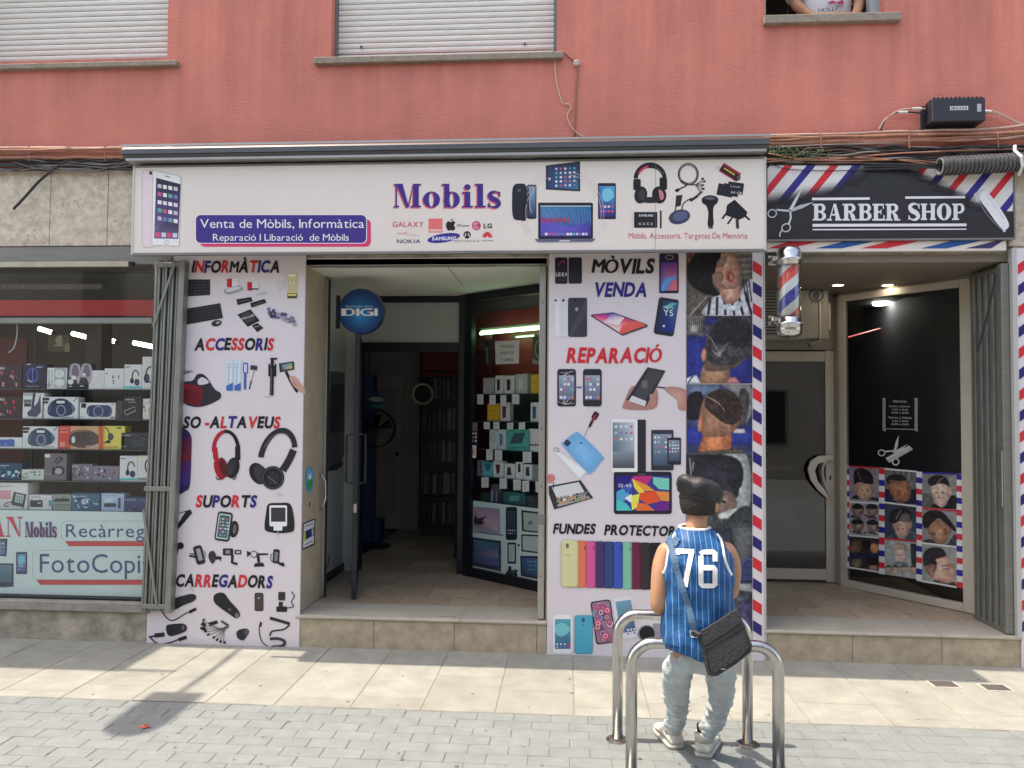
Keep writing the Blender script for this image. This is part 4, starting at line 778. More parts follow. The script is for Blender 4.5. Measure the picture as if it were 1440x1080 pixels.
p.rect(*scr, (60, 60, 140))
for q, c in (([(398, 146), (490, 146), (470, 175), (440, 210), (398, 230)], (40, 36, 120)), ([(490, 146), (590, 146), (560, 190), (470, 170)], (190, 50, 120)), ([(590, 152), (674, 160), (674, 220), (620, 215), (590, 185)], (110, 200, 180)), ([(480, 160), (560, 195), (600, 225), (540, 225)], (240, 150, 60)), ([(480, 160), (545, 228), (525, 250), (490, 205)], (236, 210, 70)), ([(520, 235), (600, 225), (628, 280), (560, 295), (520, 270)], (232, 84, 50)), ([(600, 225), (674, 230), (674, 280), (630, 275)], (240, 140, 70)), ([(398, 230), (450, 200), (470, 255), (420, 290), (398, 270)], (70, 160, 200)), ([(470, 250), (520, 240), (510, 310), (480, 325)], (230, 220, 90)), ([(510, 285), (560, 295), (600, 328), (500, 328)], (226, 110, 60)), ([(398, 270), (450, 290), (480, 328), (398, 328)], (60, 190, 190)), ([(620, 280), (674, 282), (674, 328), (600, 328)], (110, 40, 130)), ([(440, 262), (478, 240), (478, 290)], (240, 240, 240)), ([(430, 210), (470, 180), (480, 225), (450, 235)], (50, 90, 170))): p.poly(q, c)
p.text('12:45', 410, 478, 205, 18, (225, 215, 235)); p.text('SAMSUNG', 510, 552, 140, 5, (150, 150, 160)); p.done('printed_tablet', pm)
cols = [(206, 204, 156), (222, 118, 92), (214, 88, 146), (70, 50, 100), (44, 70, 120), (54, 84, 172), (120, 186, 160), (108, 36, 66), (54, 46, 52), (30, 30, 36)]
p = Pr(P2, *A2)
for i in range(9, 0, -1): x = 196+(i-1)*47.5; p.rr(x-8, 485+i*1.2, x+46+(14 if i == 9 else 0), 728+i*1.8, 12, tuple(v*.75 for v in cols[i])); p.rr(x-8, 487+i*1.2, x+40+(14 if i == 9 else 0), 726+i*1.8, 12, cols[i]); p.ell(x+36, 520+i*1.5, 3, 12, tuple(v*.5 for v in cols[i]), n=8)
p.rr(108, 484, 198, 730, 18, (180, 176, 130)); p.rr(112, 482, 192, 724, 18, cols[0]); p.rr(133, 500, 149, 524, 6, (110, 110, 90)); p.line([(128, 560), (160, 563)], 3, (150, 150, 110)); p.done('printed_phone_cases', pm)
p = Pr(P2, *A2); p.rr(66, 872, 168, 1077, 16, (226, 226, 230)); p.grad(76, 896, 158, 1052, (70, 160, 180), (60, 96, 130)); p.blob([(80, 930), (120, 915), (155, 950), (120, 985), (82, 975)], (110, 190, 200)); icons(p, 78, 1020, 156, 1050, 4, 2, ICS, 0, .6, 2); p.done('printed_phone', pm)
p = Pr(P2, *A2); p.rr(178, 876, 274, 1078, 16, (52, 140, 170)); p.rr(182, 879, 270, 1074, 15, (66, 164, 190)); p.rr(216, 890, 232, 912, 5, (40, 90, 110)); p.ell(224, 926, 4, 4, (40, 90, 110)); p.done('printed_phone_case', pm)
p = Pr(P2, *A2); p.rr(276, 798, 382, 1024, 16, (40, 38, 46), -8); p.rr(283, 804, 376, 1018, 13, (150, 120, 140), -8); r3 = random.Random(8)
for k in range(34):
    u, v = r3.uniform(-38, 38), r3.uniform(-95, 95); x, y = Pr.rotp([(329+u, 911+v)], 329, 911, -8)[0]; rad = r3.uniform(8, 20)
    p.ring(x, y, rad, rad, rad*.4, r3.choice([(196, 60, 110), (120, 160, 200), (60, 44, 70), (210, 190, 200), (180, 90, 120)]), n=12)
for x, y in ((302, 918), (340, 985), (350, 850)): p.ell(x, y, 18, 18, (204, 70, 120)); p.ring(x, y, 12, 12, 4, (230, 190, 205), n=14)
p.done('printed_phone_case', pm)
p = Pr(P2, *A2); p.rr(388, 776, 492, 1000, 16, (214, 214, 220), -8); p.poly([(392, 806), (474, 794), (500, 958), (420, 970)], [(100, 160, 180), (120, 150, 180), (70, 80, 110), (80, 120, 150)]); icons(p, 450, 945, 500, 985, 3, 2, ICS, -.14, .6, 2); p.done('printed_phone', pm)
p = Pr(P2, *A2); p.rect(590, 920, 640, 1010, (150, 146, 156)); p.ell(556, 972, 46, 44, (130, 128, 138)); p.ell(558, 972, 40, 40, (24, 26, 30)); p.done('printed_lens_case', pm)

# ------------------------------------------------------------------ barber photo strip
bs_ = thing('photo_strip', 'narrow strip of stacked haircut photographs edged with slanted red and navy bars', 'poster', (1.2, -.02, 0))
mbox('board', M_poster, bs_, bxm+.002, bx2, -.022, -.001, -.012, 2.965, .002)
P3 = PY(-.023)
p = Pr(P3)
for k in range(19):
    y = 372+k*29.75; xa, xb = 1058.7, 1071.2; s = 8; c = (206, 44, 58) if k % 2 == 0 else (36, 36, 104)
    if y < 890: p.poly([(xa, y-6), (xb, y-6+s), (xb, y+9+s), (xa, y+9)], c, adv=False)
p.done('striped_edge', bs_)
SK, SKD, SKL = (196, 148, 126), (150, 100, 80), (214, 178, 156)
def stripes(p, x0, y0, x1, y1, n, a=(226, 226, 230), b=(36, 36, 54), sl=10):
    p.rect(x0, y0, x1, y1, a)
    for k in range(n): x = x0+(x1-x0)*(k+.3)/n; p.poly([(x, y0), (x+(x1-x0)/n*.5, y0), (x+(x1-x0)/n*.5-sl, y1), (x-sl, y1)], b)
C3 = ((960, 350), 3.0833)
p = Ras(P3, *C3, (14, 14), (290, 290), 17, 302, 100, 96, seed=0)       # 1 profile, striped cape
p.rect(17, 14, 302, 290, (96, 84, 78)); p.poly([(180, 20), (302, 14), (302, 150), (250, 120)], (112, 104, 98))
for k in range(9): p.line([(190, 22+k*14), (300, 18+k*13)], 3, (60, 52, 50) if k % 2 else (150, 140, 130))
p.poly([(17, 200), (120, 180), (90, 290), (17, 290)], [(70, 62, 58), (110, 98, 90), (130, 118, 108), (60, 52, 50)]); p.line([(30, 290), (122, 188)], 6, (190, 180, 172))
p.blob([(110, 235), (150, 200), (240, 190), (300, 130), (302, 288), (92, 288)], (218, 218, 224))
for k in range(6): p.line([(120+k*30, 215-k*6), (110+k*38, 288)], 11, (38, 38, 60))
for k in range(3): p.line([(262+k*12, 130), (276+k*12, 230)], 6, (38, 38, 60))
p.blob([(152, 235), (215, 245), (262, 222), (245, 262), (190, 266)], (206, 220, 228)); p.blob([(160, 160), (175, 225), (210, 238), (246, 216), (248, 150), (200, 130)], (186, 132, 116), (206, 160, 142))
p.blob([(140, 40), (200, 10), (246, 60), (250, 120), (238, 165), (190, 175), (140, 160), (128, 100)], (176, 128, 110), (206, 164, 144)); p.blob([(24, 30), (80, 12), (165, 16), (150, 60), (140, 100), (130, 150), (160, 200), (100, 196), (30, 150), (17, 80)], (26, 24, 30)); p.blob([(130, 110), (170, 100), (178, 125), (168, 150), (180, 165), (150, 160), (132, 140)], (152, 116, 106))
p.blob([(150, 55), (190, 30), (182, 70), (150, 80)], (150, 124, 112)); p.ell(205, 120, 20, 32, (206, 120, 106), -18); p.ell(206, 122, 12, 22, (150, 60, 56), -18); p.ell(210, 122, 7, 14, (206, 140, 122), -18)
p.poly([(17, 12), (60, 12), (30, 60), (17, 70)], (110, 70, 66)); p.done('haircut_photo', bs_, PHM)
p = Ras(P3, *C3, (290, 290), (584, 584), 17, 302, 100, 96, seed=1)       # 2 back of head, shaved lines
p.rect(17, 290, 302, 583, (70, 66, 80)); p.rect(17, 380, 110, 583, (44, 52, 130)); p.rect(180, 470, 302, 583, (40, 46, 120)); p.rect(17, 290, 90, 370, (130, 126, 124))
for k in range(9): p.line([(24+k*8, 300), (18+k*9, 365)], 3.5, (50, 44, 48))
p.ell(50, 345, 20, 16, (170, 166, 160)); p.rect(98, 296, 150, 330, (40, 46, 110)); p.poly([(17, 560), (60, 545), (80, 583), (17, 583)], (224, 224, 230)); p.line([(22, 583), (44, 552)], 6, (40, 38, 60)); p.poly([(180, 560), (230, 556), (250, 583), (180, 583)], (200, 120, 130))
p.blob([(80, 583), (92, 500), (130, 470), (190, 500), (205, 545), (180, 583)], (152, 112, 86), (176, 140, 112)); p.blob([(96, 520), (98, 440), (110, 370), (150, 312), (220, 292), (290, 320), (302, 380), (290, 450), (235, 510), (170, 530), (120, 530)], (112, 92, 80), (96, 88, 84), 3)
p.blob([(102, 460), (106, 400), (130, 330), (190, 296), (260, 300), (300, 350), (300, 420), (262, 480), (200, 505), (130, 500)], (66, 64, 68)); p.blob([(120, 380), (150, 318), (215, 294), (285, 322), (300, 375), (280, 425), (210, 420), (150, 410)], (46, 46, 52), (34, 34, 40)); p.ell(92, 460, 11, 30, (186, 128, 104), 4)
for a in (((118, 380), (165, 462)), ((140, 462), (200, 405)), ((150, 470), (176, 440)), ((128, 440), (165, 470)), ((155, 455), (190, 430))): p.line(a, 2.6, (206, 190, 176))
p.done('haircut_photo', bs_, PHM)
p = Ras(P3, *C3, (587, 587), (888, 888), 17, 302, 100, 96, seed=2)       # 3 back of head, curved part line
p.rect(17, 587, 302, 888, (58, 70, 110)); p.rect(17, 587, 160, 640, (96, 112, 140)); p.blob([(20, 640), (80, 620), (90, 700), (60, 740), (17, 730)], (34, 32, 40)); p.blob([(170, 590), (290, 587), (302, 700), (260, 760), (240, 640)], (140, 138, 138)); p.blob([(250, 610), (290, 640), (270, 760), (230, 770)], (70, 66, 68)); p.rect(17, 770, 302, 850, (42, 58, 140)); p.rect(220, 780, 270, 800, (200, 190, 190))
p.blob([(75, 888), (90, 800), (80, 760), (200, 780), (196, 888)], (190, 112, 76), (206, 132, 94)); p.blob([(70, 760), (80, 680), (110, 630), (170, 610), (240, 640), (256, 700), (240, 770), (190, 810), (110, 815), (80, 800)], (150, 108, 88), (170, 128, 104), 3); p.blob([(96, 680), (110, 630), (165, 608), (230, 630), (258, 690), (240, 750), (190, 760), (130, 720)], (66, 52, 48), (48, 38, 38)); p.ell(78, 755, 12, 40, (190, 120, 92), 8); p.line([(104, 640), (150, 665), (182, 702)], 3.4, (222, 196, 176), True)
p.blob([(75, 880), (130, 875), (240, 868), (250, 888), (80, 888)], (90, 84, 70)); p.done('haircut_photo', bs_, PHM)
p = Ras(P3, (0, 0), 1, (638, 638), (742, 742), 965, 1058, 94, 100, f=1, seed=5)            # 4 man in a dark shirt seen from behind with a cap
p.rect(965, 638, 1058, 742, (70, 74, 78)); p.blob([(1015, 640), (1050, 640), (1056, 700), (1040, 735), (1030, 690)], (160, 166, 166)); p.blob([(966, 645), (990, 640), (1030, 642), (1045, 660), (1038, 690), (1000, 700), (968, 690)], (40, 42, 48)); p.rect(965, 640, 985, 675, (46, 44, 50)); p.text('SII', 984, 1002, 648, 8, (190, 190, 194)); p.line([(970, 645), (972, 668)], 1.4, (180, 180, 184)); p.line([(975, 650), (974, 662)], 1.2, (180, 180, 184))
p.blob([(976, 660), (1000, 645), (1028, 652), (1038, 680), (1036, 700), (1010, 695), (975, 680)], (44, 46, 56)); p.blob([(966, 680), (985, 673), (1000, 682), (1020, 690), (1032, 698), (1034, 712), (1010, 712), (990, 700)], (104, 94, 92)); p.blob([(1005, 694), (1028, 692), (1036, 712), (1020, 722), (1008, 716)], (130, 104, 98)); p.blob([(1012, 722), (1040, 714), (1043, 724), (1014, 730)], (200, 206, 200)); p.blob([(1020, 735), (1044, 712), (1058, 720), (1058, 760), (1018, 760)], (58, 62, 66)); p.done('haircut_photo', bs_, PHM)
p = Ras(P3, (0, 0), 1, (742, 742), (905, 905), 965, 1058, 94, 150, f=1, seed=6)            # 5 lower photo, seat and blue shelves
p.rect(965, 742, 1058, 905, (58, 60, 72)); p.rect(1000, 775, 1058, 820, (44, 48, 82)); p.rect(965, 742, 1010, 905, (48, 50, 66)); p.blob([(1030, 730), (1058, 726), (1058, 775), (1040, 790)], (90, 94, 96)); p.poly([(1034, 821), (1058, 820), (1058, 832), (1034, 830)], (150, 152, 156)); p.blob([(1034, 840), (1056, 842), (1052, 880), (1036, 890)], (74, 76, 88))
for k in range(8): p.line([(1036, 790+k*3.6), (1058, 786+k*4)], 1.2, (70, 84, 150))
p.rect(1040, 845, 1058, 905, (66, 60, 96)); p.done('haircut_photo', bs_, PHM)
# slim post covering the strip's edge
mbox('edge_trim', mat('pale_trim', (.5, .5, .49), .5, .1), bs_, bx2, bx2+.012, -.028, .02, -.012, 2.965)
# ------------------------------------------------------------------ barber shop sign
BY = -.06; BP = PY(BY-.001); bsg = thing('shop_sign', 'black sign reading BARBER SHOP with red, white and navy stripes', 'shop sign', (2.2, -.03, 3.0))
gx0, gx1 = X(1078.5, BY, 290), X(1425, BY, 290); gz0, gz1 = Zc(335.5, BY, 1250), Zc(232, BY, 1250)
mbox('panel', mat('black_sign_panel', (.022, .02, .025), .35, 0, .1, 5), bsg, gx0, gx1, BY, -.005, gz0, gz1)
mbox('frame', M_galv, bsg, gx0, gx1+.01, BY-.006, -.005, gz0-.014, gz0-.001); mbox('frame', M_galv, bsg, gx1, gx1+.01, BY-.006, -.005, gz0, gz1)
Q = ((1070, 220), 3.892); p = Pr(BP, *Q, start=.001)
BL = (34, 31, 37)
def fade(c, t): t = max(0, min(1, t)); t = t*t*(3-2*t); return tuple(BL[i]*(1-t)+c[i]*t for i in range(3))
def tl(x, y):     # how far the stripes are still visible
    if x < 620: lim = 240-(max(0, x-40))*.17; a = (lim+25-y)/70; b = (575-x-(y-50)*1.1)/50; return min(a, b)
    return min((90+(x-840)*.52-y)/45, (x-840+(50-y)*.2)/45, (385-y)/60)
def dstripe(xt0, xt1, c, ytop=50, ybot=300, sl=-.82):
    n = 14
    for k in range(n):
        ya, yb = ytop+(ybot-ytop)*k/n, ytop+(ybot-ytop)*(k+1)/n; q = [(xt0+(ya-50)*sl, ya), (xt1+(ya-50)*sl, ya), (xt1+(yb-50)*sl, yb), (xt0+(yb-50)*sl, yb)]
        if max(x for x, y in q) < 36 or min(x for x, y in q) > 1380: continue
        q = [(min(1380, max(36, x)), y) for x, y in q]
        if max(tl(x, y) for x, y in q) <= 0: continue
        p.m.add([p.W(x, y) for x, y in q], [(0, 1, 2, 3)], [LC(fade(c, tl(x, y))) for x, y in q])
W_ = (214, 210, 210); seq = [(W_, 40), (RED, 42), (W_, 76), ((46, 42, 128), 50)]
x = 85-42
k = 0; xx = -250
order = [((46, 42, 128), 50), (W_, 78), (RED, 47), (W_, 75)]
xx = 500-250*3
while xx < 1750:
    for c, w in order: dstripe(xx, xx+w, c); xx += w
p.n += 1; p.done('printed_stripes', bsg)
p = Pr(BP, *Q, start=.0025); stext(p, 'BARBER', 283, 762, 351, 92, (216, 214, 222), True, .05); stext(p, 'SHOP', 806, 1118, 348, 90, (216, 214, 222), True, .05); p.done('lettering', bsg)
p = Pr(BP, *Q, start=.0025); L_ = (222, 220, 226)
for q in ((280, 226, 596, 240), (790, 219, 1118, 232), (283, 369, 1125, 385), (283, 397, 1125, 404)): p.poly([(q[0], q[1]), (q[2], q[1]-2), (q[2], q[3]-3), (q[0], q[3])], L_)
p.done('sign_rule', bsg)
p = Pr(BP, *Q, start=.003); L_ = (206, 206, 212)
p.poly([(228, 172), (200, 235), (166, 305), (152, 292), (190, 225)], L_); p.poly([(292, 248), (230, 282), (172, 302), (166, 288), (215, 266)], (180, 180, 188)); p.line([(160, 298), (120, 295), (86, 292)], 10, L_); p.ring(62, 312, 26, 24, 6, L_, rot=-20); p.line([(160, 298), (164, 335), (152, 372)], 10, L_); p.ring(138, 390, 27, 24, 6, L_, rot=-30); p.line([(114, 404), (104, 422), (104, 440)], 7, L_); p.ell(160, 296, 6, 6, (90, 90, 96)); p.line([(225, 185), (180, 280)], 2, (120, 120, 128)); p.done('printed_scissors', bsg)
p = Pr(BP, *Q, start=.003); p.poly([(1166, 205), (1205, 180), (1222, 188), (1190, 222), (1192, 246), (1180, 248)], (190, 190, 196)); p.blob([(1212, 190), (1250, 206), (1300, 270), (1345, 340), (1358, 380), (1340, 402), (1318, 400), (1280, 350), (1230, 280), (1196, 232)], (222, 222, 228)); p.line([(1196, 250), (1240, 320), (1300, 385), (1330, 408)], 6, (120, 118, 126), True); p.line([(1200, 240), (1250, 318), (1320, 400)], 3, (40, 38, 44)); p.line([(1350, 392), (1368, 425)], 6, (60, 58, 64)); p.line([(1240, 215), (1330, 340)], 3, (190, 190, 198)); p.ell(1332, 406, 9, 8, (200, 200, 206)); p.done('printed_clippers', bsg)
# striped valance under the sign
va = thing('valance', 'narrow slanted red, white and blue band under the barber sign', 'valance', (2.2, -.05, 2.9))
vz0, vz1 = Zc(353.5, -.03, 1250), gz0-.016
VP_ = PY(-.041); mbox('band', M_sign, va, X(1079, -.04, 345), X(1415, -.04, 345), -.04, .0, vz0, vz1)
p = Pr(VP_, *Q); 
for x, c in ((40, RED), (330, (34, 84, 150)), (575, RED), (905, (34, 84, 150)), (1150, (60, 54, 100))): p.poly([(max(38, x-30), 503), (x+60, 482), (x+140, 461), (x+310 if x < 1100 else 1330, 459), (x+230 if x < 1100 else 1300, 478), (x+110, 503)], c)
p.done('printed_stripes', va)
# ------------------------------------------------------------------ barber pole
pm_ = bpy.data.materials.new('barber_stripe'); pm_.use_nodes = True; t = pm_.node_tree; b_ = t.nodes['Principled BSDF']
tc = t.nodes.new('ShaderNodeTexCoord'); sp = t.nodes.new('ShaderNodeSeparateXYZ'); t.links.new(tc.outputs['Object'], sp.inputs[0])
at_ = t.nodes.new('ShaderNodeMath'); at_.operation = 'ARCTAN2'; t.links.new(sp.outputs[1], at_.inputs[0]); t.links.new(sp.outputs[0], at_.inputs[1])
m1 = t.nodes.new('ShaderNodeMath'); m1.operation = 'MULTIPLY'; m1.inputs[1].default_value = -1/(2*pi); t.links.new(at_.outputs[0], m1.inputs[0])
m2 = t.nodes.new('ShaderNodeMath'); m2.operation = 'MULTIPLY_ADD'; m2.inputs[1].default_value = 3.0; t.links.new(sp.outputs[2], m2.inputs[0]); t.links.new(m1.outputs[0], m2.inputs[2])
m3 = t.nodes.new('ShaderNodeMath'); m3.operation = 'FRACT'; t.links.new(m2.outputs[0], m3.inputs[0])
cr_ = t.nodes.new('ShaderNodeValToRGB'); cr_.color_ramp.interpolation = 'CONSTANT'; e = cr_.color_ramp.elements; e[0].position = 0; e[0].color = LC((40, 50, 160)); e[1].position = .27; e[1].color = (.7, .7, .72, 1)
q = e.new(.5); q.color = LC((222, 60, 50)); q = e.new(.77); q.color = (.7, .7, .72, 1)
t.links.new(m3.outputs[0], cr_.inputs[0]); t.links.new(cr_.outputs[0], b_.inputs['Base Color']); b_.inputs['Roughness'].default_value = .18; b_.inputs['Coat Weight'].default_value = .6
cx, cy = X(1109.5, -.12, 410), -.12; zt, zb = Zc(346, cy, 1110), Zc(475, cy, 1110)
bp_ = thing('barber_pole', 'red, white and blue barber pole with chrome caps by the barber door', 'barber pole', (cx, cy, zb))
H_ = zt-zb; q = MB(); q.lathe((cx, cy, zb), [(.066, H_*.235), (.066, H_*.79)], 36); ob = q.build('striped_cylinder', pm_, bp_, smooth=False)
me = ob.data
for v in me.vertices: v.co.z -= (zt+zb)/2; v.co.x -= cx; v.co.y -= cy
ob.location = (0, 0, H_/2)
for f in me.polygons: f.use_smooth = len(f.vertices) == 4
def lathe(name, m, prof, par, c, n=32):
    q = MB(); q.lathe(c, prof, n); return q.build(name, m, par, smooth=True)
lathe('bottom_cap', M_chrome, [(.005, .0), (.06, .004), (.084, .025), (.088, .06), (.086, .085), (.094, .09), (.094, .105), (.082, .11), (.082, .14), (.07, .145)], bp_, (cx, cy, zb))
lathe('top_cap', M_chrome, [(.068, H_*.785), (.083, H_*.79), (.083, H_*.83), (.092, H_*.835), (.092, H_*.86), (.086, H_*.865), (.084, H_*.93), (.07, H_*.975), (.04, H_*.995), (.004, H_)], bp_, (cx, cy, zb))
q = MB(); q.lathe((cx, cy, zb), [(.078, H_*.2), (.078, H_*.8)], 36); q.f = q.f[:-2]; q.mi = q.mi[:-2]; q.c = q.c[:-2]; q.build('glass_sleeve', GL, bp_, smooth=True)
for zz in (zb+.12, zt-.1): mbox('bracket', M_chrome, bp_, cx-.12, cx-.08, cy-.01, .02, zz, zz+.03, .004); mbox('bracket_plate', M_chrome, bp_, cx-.12, cx-.02, -.0295, -.0285, zz-.02, zz+.05, .0)
# ------------------------------------------------------------------ far right poster edge
rp_ = thing('poster_board', 'slim board with slanted red and navy bars at the right edge of the barber shop', 'poster', (3.4, -.02, 0))
rx0 = X(1427, -.03, 640); mbox('board', M_poster, rp_, rx0+.03, rx0+1.0, -.03, -.001, .0, 2.93, .002); mbox('edge_trim', _m['pale_trim'], rp_, rx0, rx0+.029, -.034, .02, .21, 2.93)
p = Pr(PY(-.031))
for k in range(18):
    y = 372+k*29.6; c = (206, 44, 58) if k % 2 == 0 else (36, 36, 104); xa = 1431.5+k*.35; p.poly([(xa, y), (xa+22, y-16), (xa+22, y-2), (xa, y+14)], c, adv=False)
p.done('striped_edge', rp_)
# ------------------------------------------------------------------ folding gates
def fold_gate(label, cx0, cx1, ytop, z0, z1, lean, n, yy=-.075, side=False):
    g = thing('folding_gate', label, 'gate', ((cx0+cx1)/2, yy, z0)); w = (cx1-cx0)/n
    for i in range(n):
        x = cx0+i*w; q = MB(); dx = lambda z: lean*(z1-z)/(z1-z0)
        wb = w*.62; d0, d1 = (yy, yy+.045) if i % 2 else (yy+.012, yy+.055)
        A = [(x+dx(z0), d0, z0), (x+wb+dx(z0), d0, z0), (x+wb+dx(z1), d0, z1), (x+dx(z1), d0, z1)]; Bk = [(a, d1, c) for a, b, c in A]
        q.prism(A, Bk); q.build('bar', M_gate, g, bevel=.002)
    for zz in (z0+.02, (z0+z1)/2-.42, z1-.05):
        dx = lean*(z1-zz)/(z1-z0); q = MB(); q.box(cx0+dx-.006, cx1+dx-.02, yy-.008, yy+.0, zz, zz+.035); q.build('cross_bar', M_gate, g, bevel=.002)
    for (za, zb_, xa, xb) in ((z1-.5, z1-.03, cx0-.0, cx0+(cx1-cx0)*.6), (z0+.75, z0+.06, cx0-.01, cx0+(cx1-cx0)*.5)):
        if za > z0+1: xa, xb = cx0+.003, cx0+(cx1-cx0)*.62
        q = MB(); d1, d2 = lean*(z1-za)/(z1-z0), lean*(z1-zb_)/(z1-z0)
        q.prism([(xa+d1, yy-.014, za), (xa+d1+.018, yy-.014, za), (xb+d2+.018, yy-.014, zb_), (xb+d2, yy-.014, zb_)], [(xa+d1, yy-.009, za), (xa+d1+.018, yy-.009, za), (xb+d2+.018, yy-.009, zb_), (xb+d2, yy-.009, zb_)]); q.build('brace', M_gate, g)
    q = MB(); xg = cx1-.015; q.box(xg-.03, xg+.02, yy-.03, yy-.02, z0+.02, z1); 
    A = [(xg-.03+lean, yy-.02, z0-.005), (xg+.015+lean, yy-.02, z0-.005), (xg+.015, yy-.02, z1), (xg-.03, yy-.02, z1)]
    q = MB(); q.prism(A, [(a, yy+.06, c) for a, b, c in A]); q.build('end_post', M_gate, g, bevel=.004)
    return g
gz0_, gz1_ = Zc(861, -.09, 225), Zc(366, -.09, 240)
fold_gate('grey folding gate bunched between the left shop window and the poster', X(217.5, -.08, 370), X(261, -.08, 370), 0, gz0_, gz1_, -.052, 9)
# second gate, folded against the side wall of the barber recess
g = thing('folding_gate', 'grey folding gate bunched against the right side of the barber doorway', 'gate', (3.11, .2, .22))
for i in range(9):
    y = .07+i*.042; q = MB(); q.box(3.085-(i % 2)*.012, 3.125, y, y+.026, .235, 2.78); q.build('bar', M_gate, g, bevel=.002)
for z in (.222, 2.78): mbox('cross_bar', M_gate, g, 3.08, 3.13, .06, .455, z, z+.03, .002)
mbox('end_post', M_galv, g, 3.075, 3.128, .0, .058, .222, 2.83, .004); mbox('latch', M_alu, g, 3.066, 3.075, .01, .05, 1.1, 1.5, .003)
q = MB(); q.tube([(3.05, .02, 2.75), (2.99, .03, 2.45), (2.93, .05, 2.2)], .008, 6); q.build('chain_cable', M_dark, g)
# gate rails on both sides of the phone shop door
def rail(px, label, side):
    x = X(px, .1, 600)
gr = thing('gate_rail', 'grey upright gate rail at the right side of the phone shop opening', 'rail', (-.16, .0, .24))
xr0, xr1 = X(757.5, .0, 600), X(766.5, .0, 600); mbox('channel', M_alu, gr, xr0, xr1, .0, .05, .245, 2.83, .003); mbox('slot', M_dark, gr, xr1+.002, xr1+.012, .004, .05, .245, 2.83)
for z in (2.55, 1.62, 1.2, .55): mbox('rivet', M_black, gr, (xr0+xr1)/2-.004, (xr0+xr1)/2+.004, -.003, .0, z, z+.01)
mbox('latch', M_galv, gr, xr0-.002, xr1+.004, -.008, -.001, Zc(737, 0, 760), Zc(724, 0, 760), .002)
gl_ = thing('gate_rail', 'pale upright gate rail with a steel pull handle left of the phone shop door', 'rail', (-1.95, .5, .24))
xl = X(455, .5, 600); mbox('channel', M_alu, gl_, xl-.012, xl+.02, .5, .54, .245, 2.82, .003); mbox('side_strip', _m['pale_trim'], gl_, xl-.05, xl-.014, .502, .54, .245, 2.82, .003); mbox('slot', M_dark, gl_, xl+.021, xl+.03, .502, .54, .245, 2.82)
hp = PY(.47); hz = [hp.at(446, 664), hp.at(453, 665), hp.at(459, 676), hp.at(459.5, 700), hp.at(455, 714), hp.at(445, 718)]
q = MB(); q.tube([p_+Vector((0, -.03 if 0 < i < 5 else 0, 0)) for i, p_ in enumerate(hz)], .009, 8); q.build('pull_handle', M_chrome, gl_, smooth=True)
# roller tube inside the top of the opening
rt = thing('roller_tube', 'grey metal roller tube under the lintel of the phone shop opening', 'tube', (-1, .08, 2.8))
za, zb_ = Zc(374.5, .06, 600), Zc(365, .06, 600); mbox('tube', M_galv, rt, X(469, .06, 370), X(699, .06, 370), .06, .11, za, zb_, .006); mbox('end_cap', M_black, rt, X(699, .06, 370)+.001, X(706, .06, 370), .07, .10, za+.006, zb_-.006, .006)
mbox('top_track', M_galv, rt, -1.97, -.14, .03, .12, zb_+.004, 2.844, .003)
# ------------------------------------------------------------------ stickers and notices on the reveal
RV = Plane((-1.9705, 0, 0), (1, 0, 0))
st = thing('sticker', 'round blue and green sticker on the stone beside the pull handle', 'sticker', tuple(RV.at(435, 675)))
p = Pr(RV, (200, 630), 3.723, start=.001); p.ell(876, 165, 22, 68, (60, 150, 200)); p.ell(877, 166, 17, 56, (110, 180, 215)); p.blob([(862, 180), (880, 150), (892, 175), (884, 215), (868, 212)], (60, 150, 80)); p.ell(878, 150, 8, 16, (225, 232, 236)); p.done('disc', st)
st = thing('notice', 'small framed alarm notice with blue and yellow boxes on the stone left of the door', 'notice', tuple(RV.at(434, 750)))
p = Pr(RV, (200, 630), 3.723, start=.001); p.poly([(842, 395), (905, 368), (903, 505), (838, 535)], (30, 30, 50)); p.poly([(846, 400), (901, 376), (899, 498), (842, 526)], (222, 220, 222)); p.poly([(844, 440), (900, 414), (899, 456), (842, 488)], (36, 56, 110)); p.poly([(844, 442), (856, 436), (855, 480), (842, 486)], (205, 200, 80)); p.poly([(888, 424), (896, 420), (895, 454), (888, 458)], (220, 220, 226)); p.line([(852, 412), (894, 394)], 4, (90, 90, 100)); p.line([(850, 508), (892, 486)], 4, (90, 90, 100)); p.done('printed_notice', st)
mbox('lock_plate', M_dark, gl_, -1.9718, -1.968, .2, .212, Zc(713, .2, 436), Zc(706, .2, 436))
# ------------------------------------------------------------------ cables along the wall
MC1 = mat('terracotta_cable', (.42, .19, .12), .6, 0, .35, 20); MC2 = mat('black_cable', (.03, .028, .03), .55, 0, .2, 20); MC3 = mat('grey_cable', (.20, .18, .18), .5, 0, .2, 20); MC4 = mat('pinkish_cable', (.55, .36, .30), .55, 0, .2, 20)
cb = thing('cable_bundle', 'painted and black cables clipped along the wall above the shop signs', 'cables', (0, -.05, 3.75))
rc = random.Random(3)
def cable(pts, r, m, par=cb, name='cable', seed=None): q = MB(); q.tube(crom(pts, 4), r, 6); return q.build(name, m, par, smooth=True)
PYc = PY(-.05)
for k, (y0, y1, m, r) in enumerate([(206, 208, MC4, .009), (209, 209, MC1, .012), (213, 208, MC1, .010), (217, 214, MC1, .009), (221, 222, MC1, .012)]):
    pts = []
    for i in range(16):
        px = -160+i*27; py = y0+(y1-y0)*i/15+rc.uniform(-1.2, 1.2); pts.append(PY(-.045-.012*rc.random()-.01*k % .03).at(px, py))
    cable(pts, r, m)
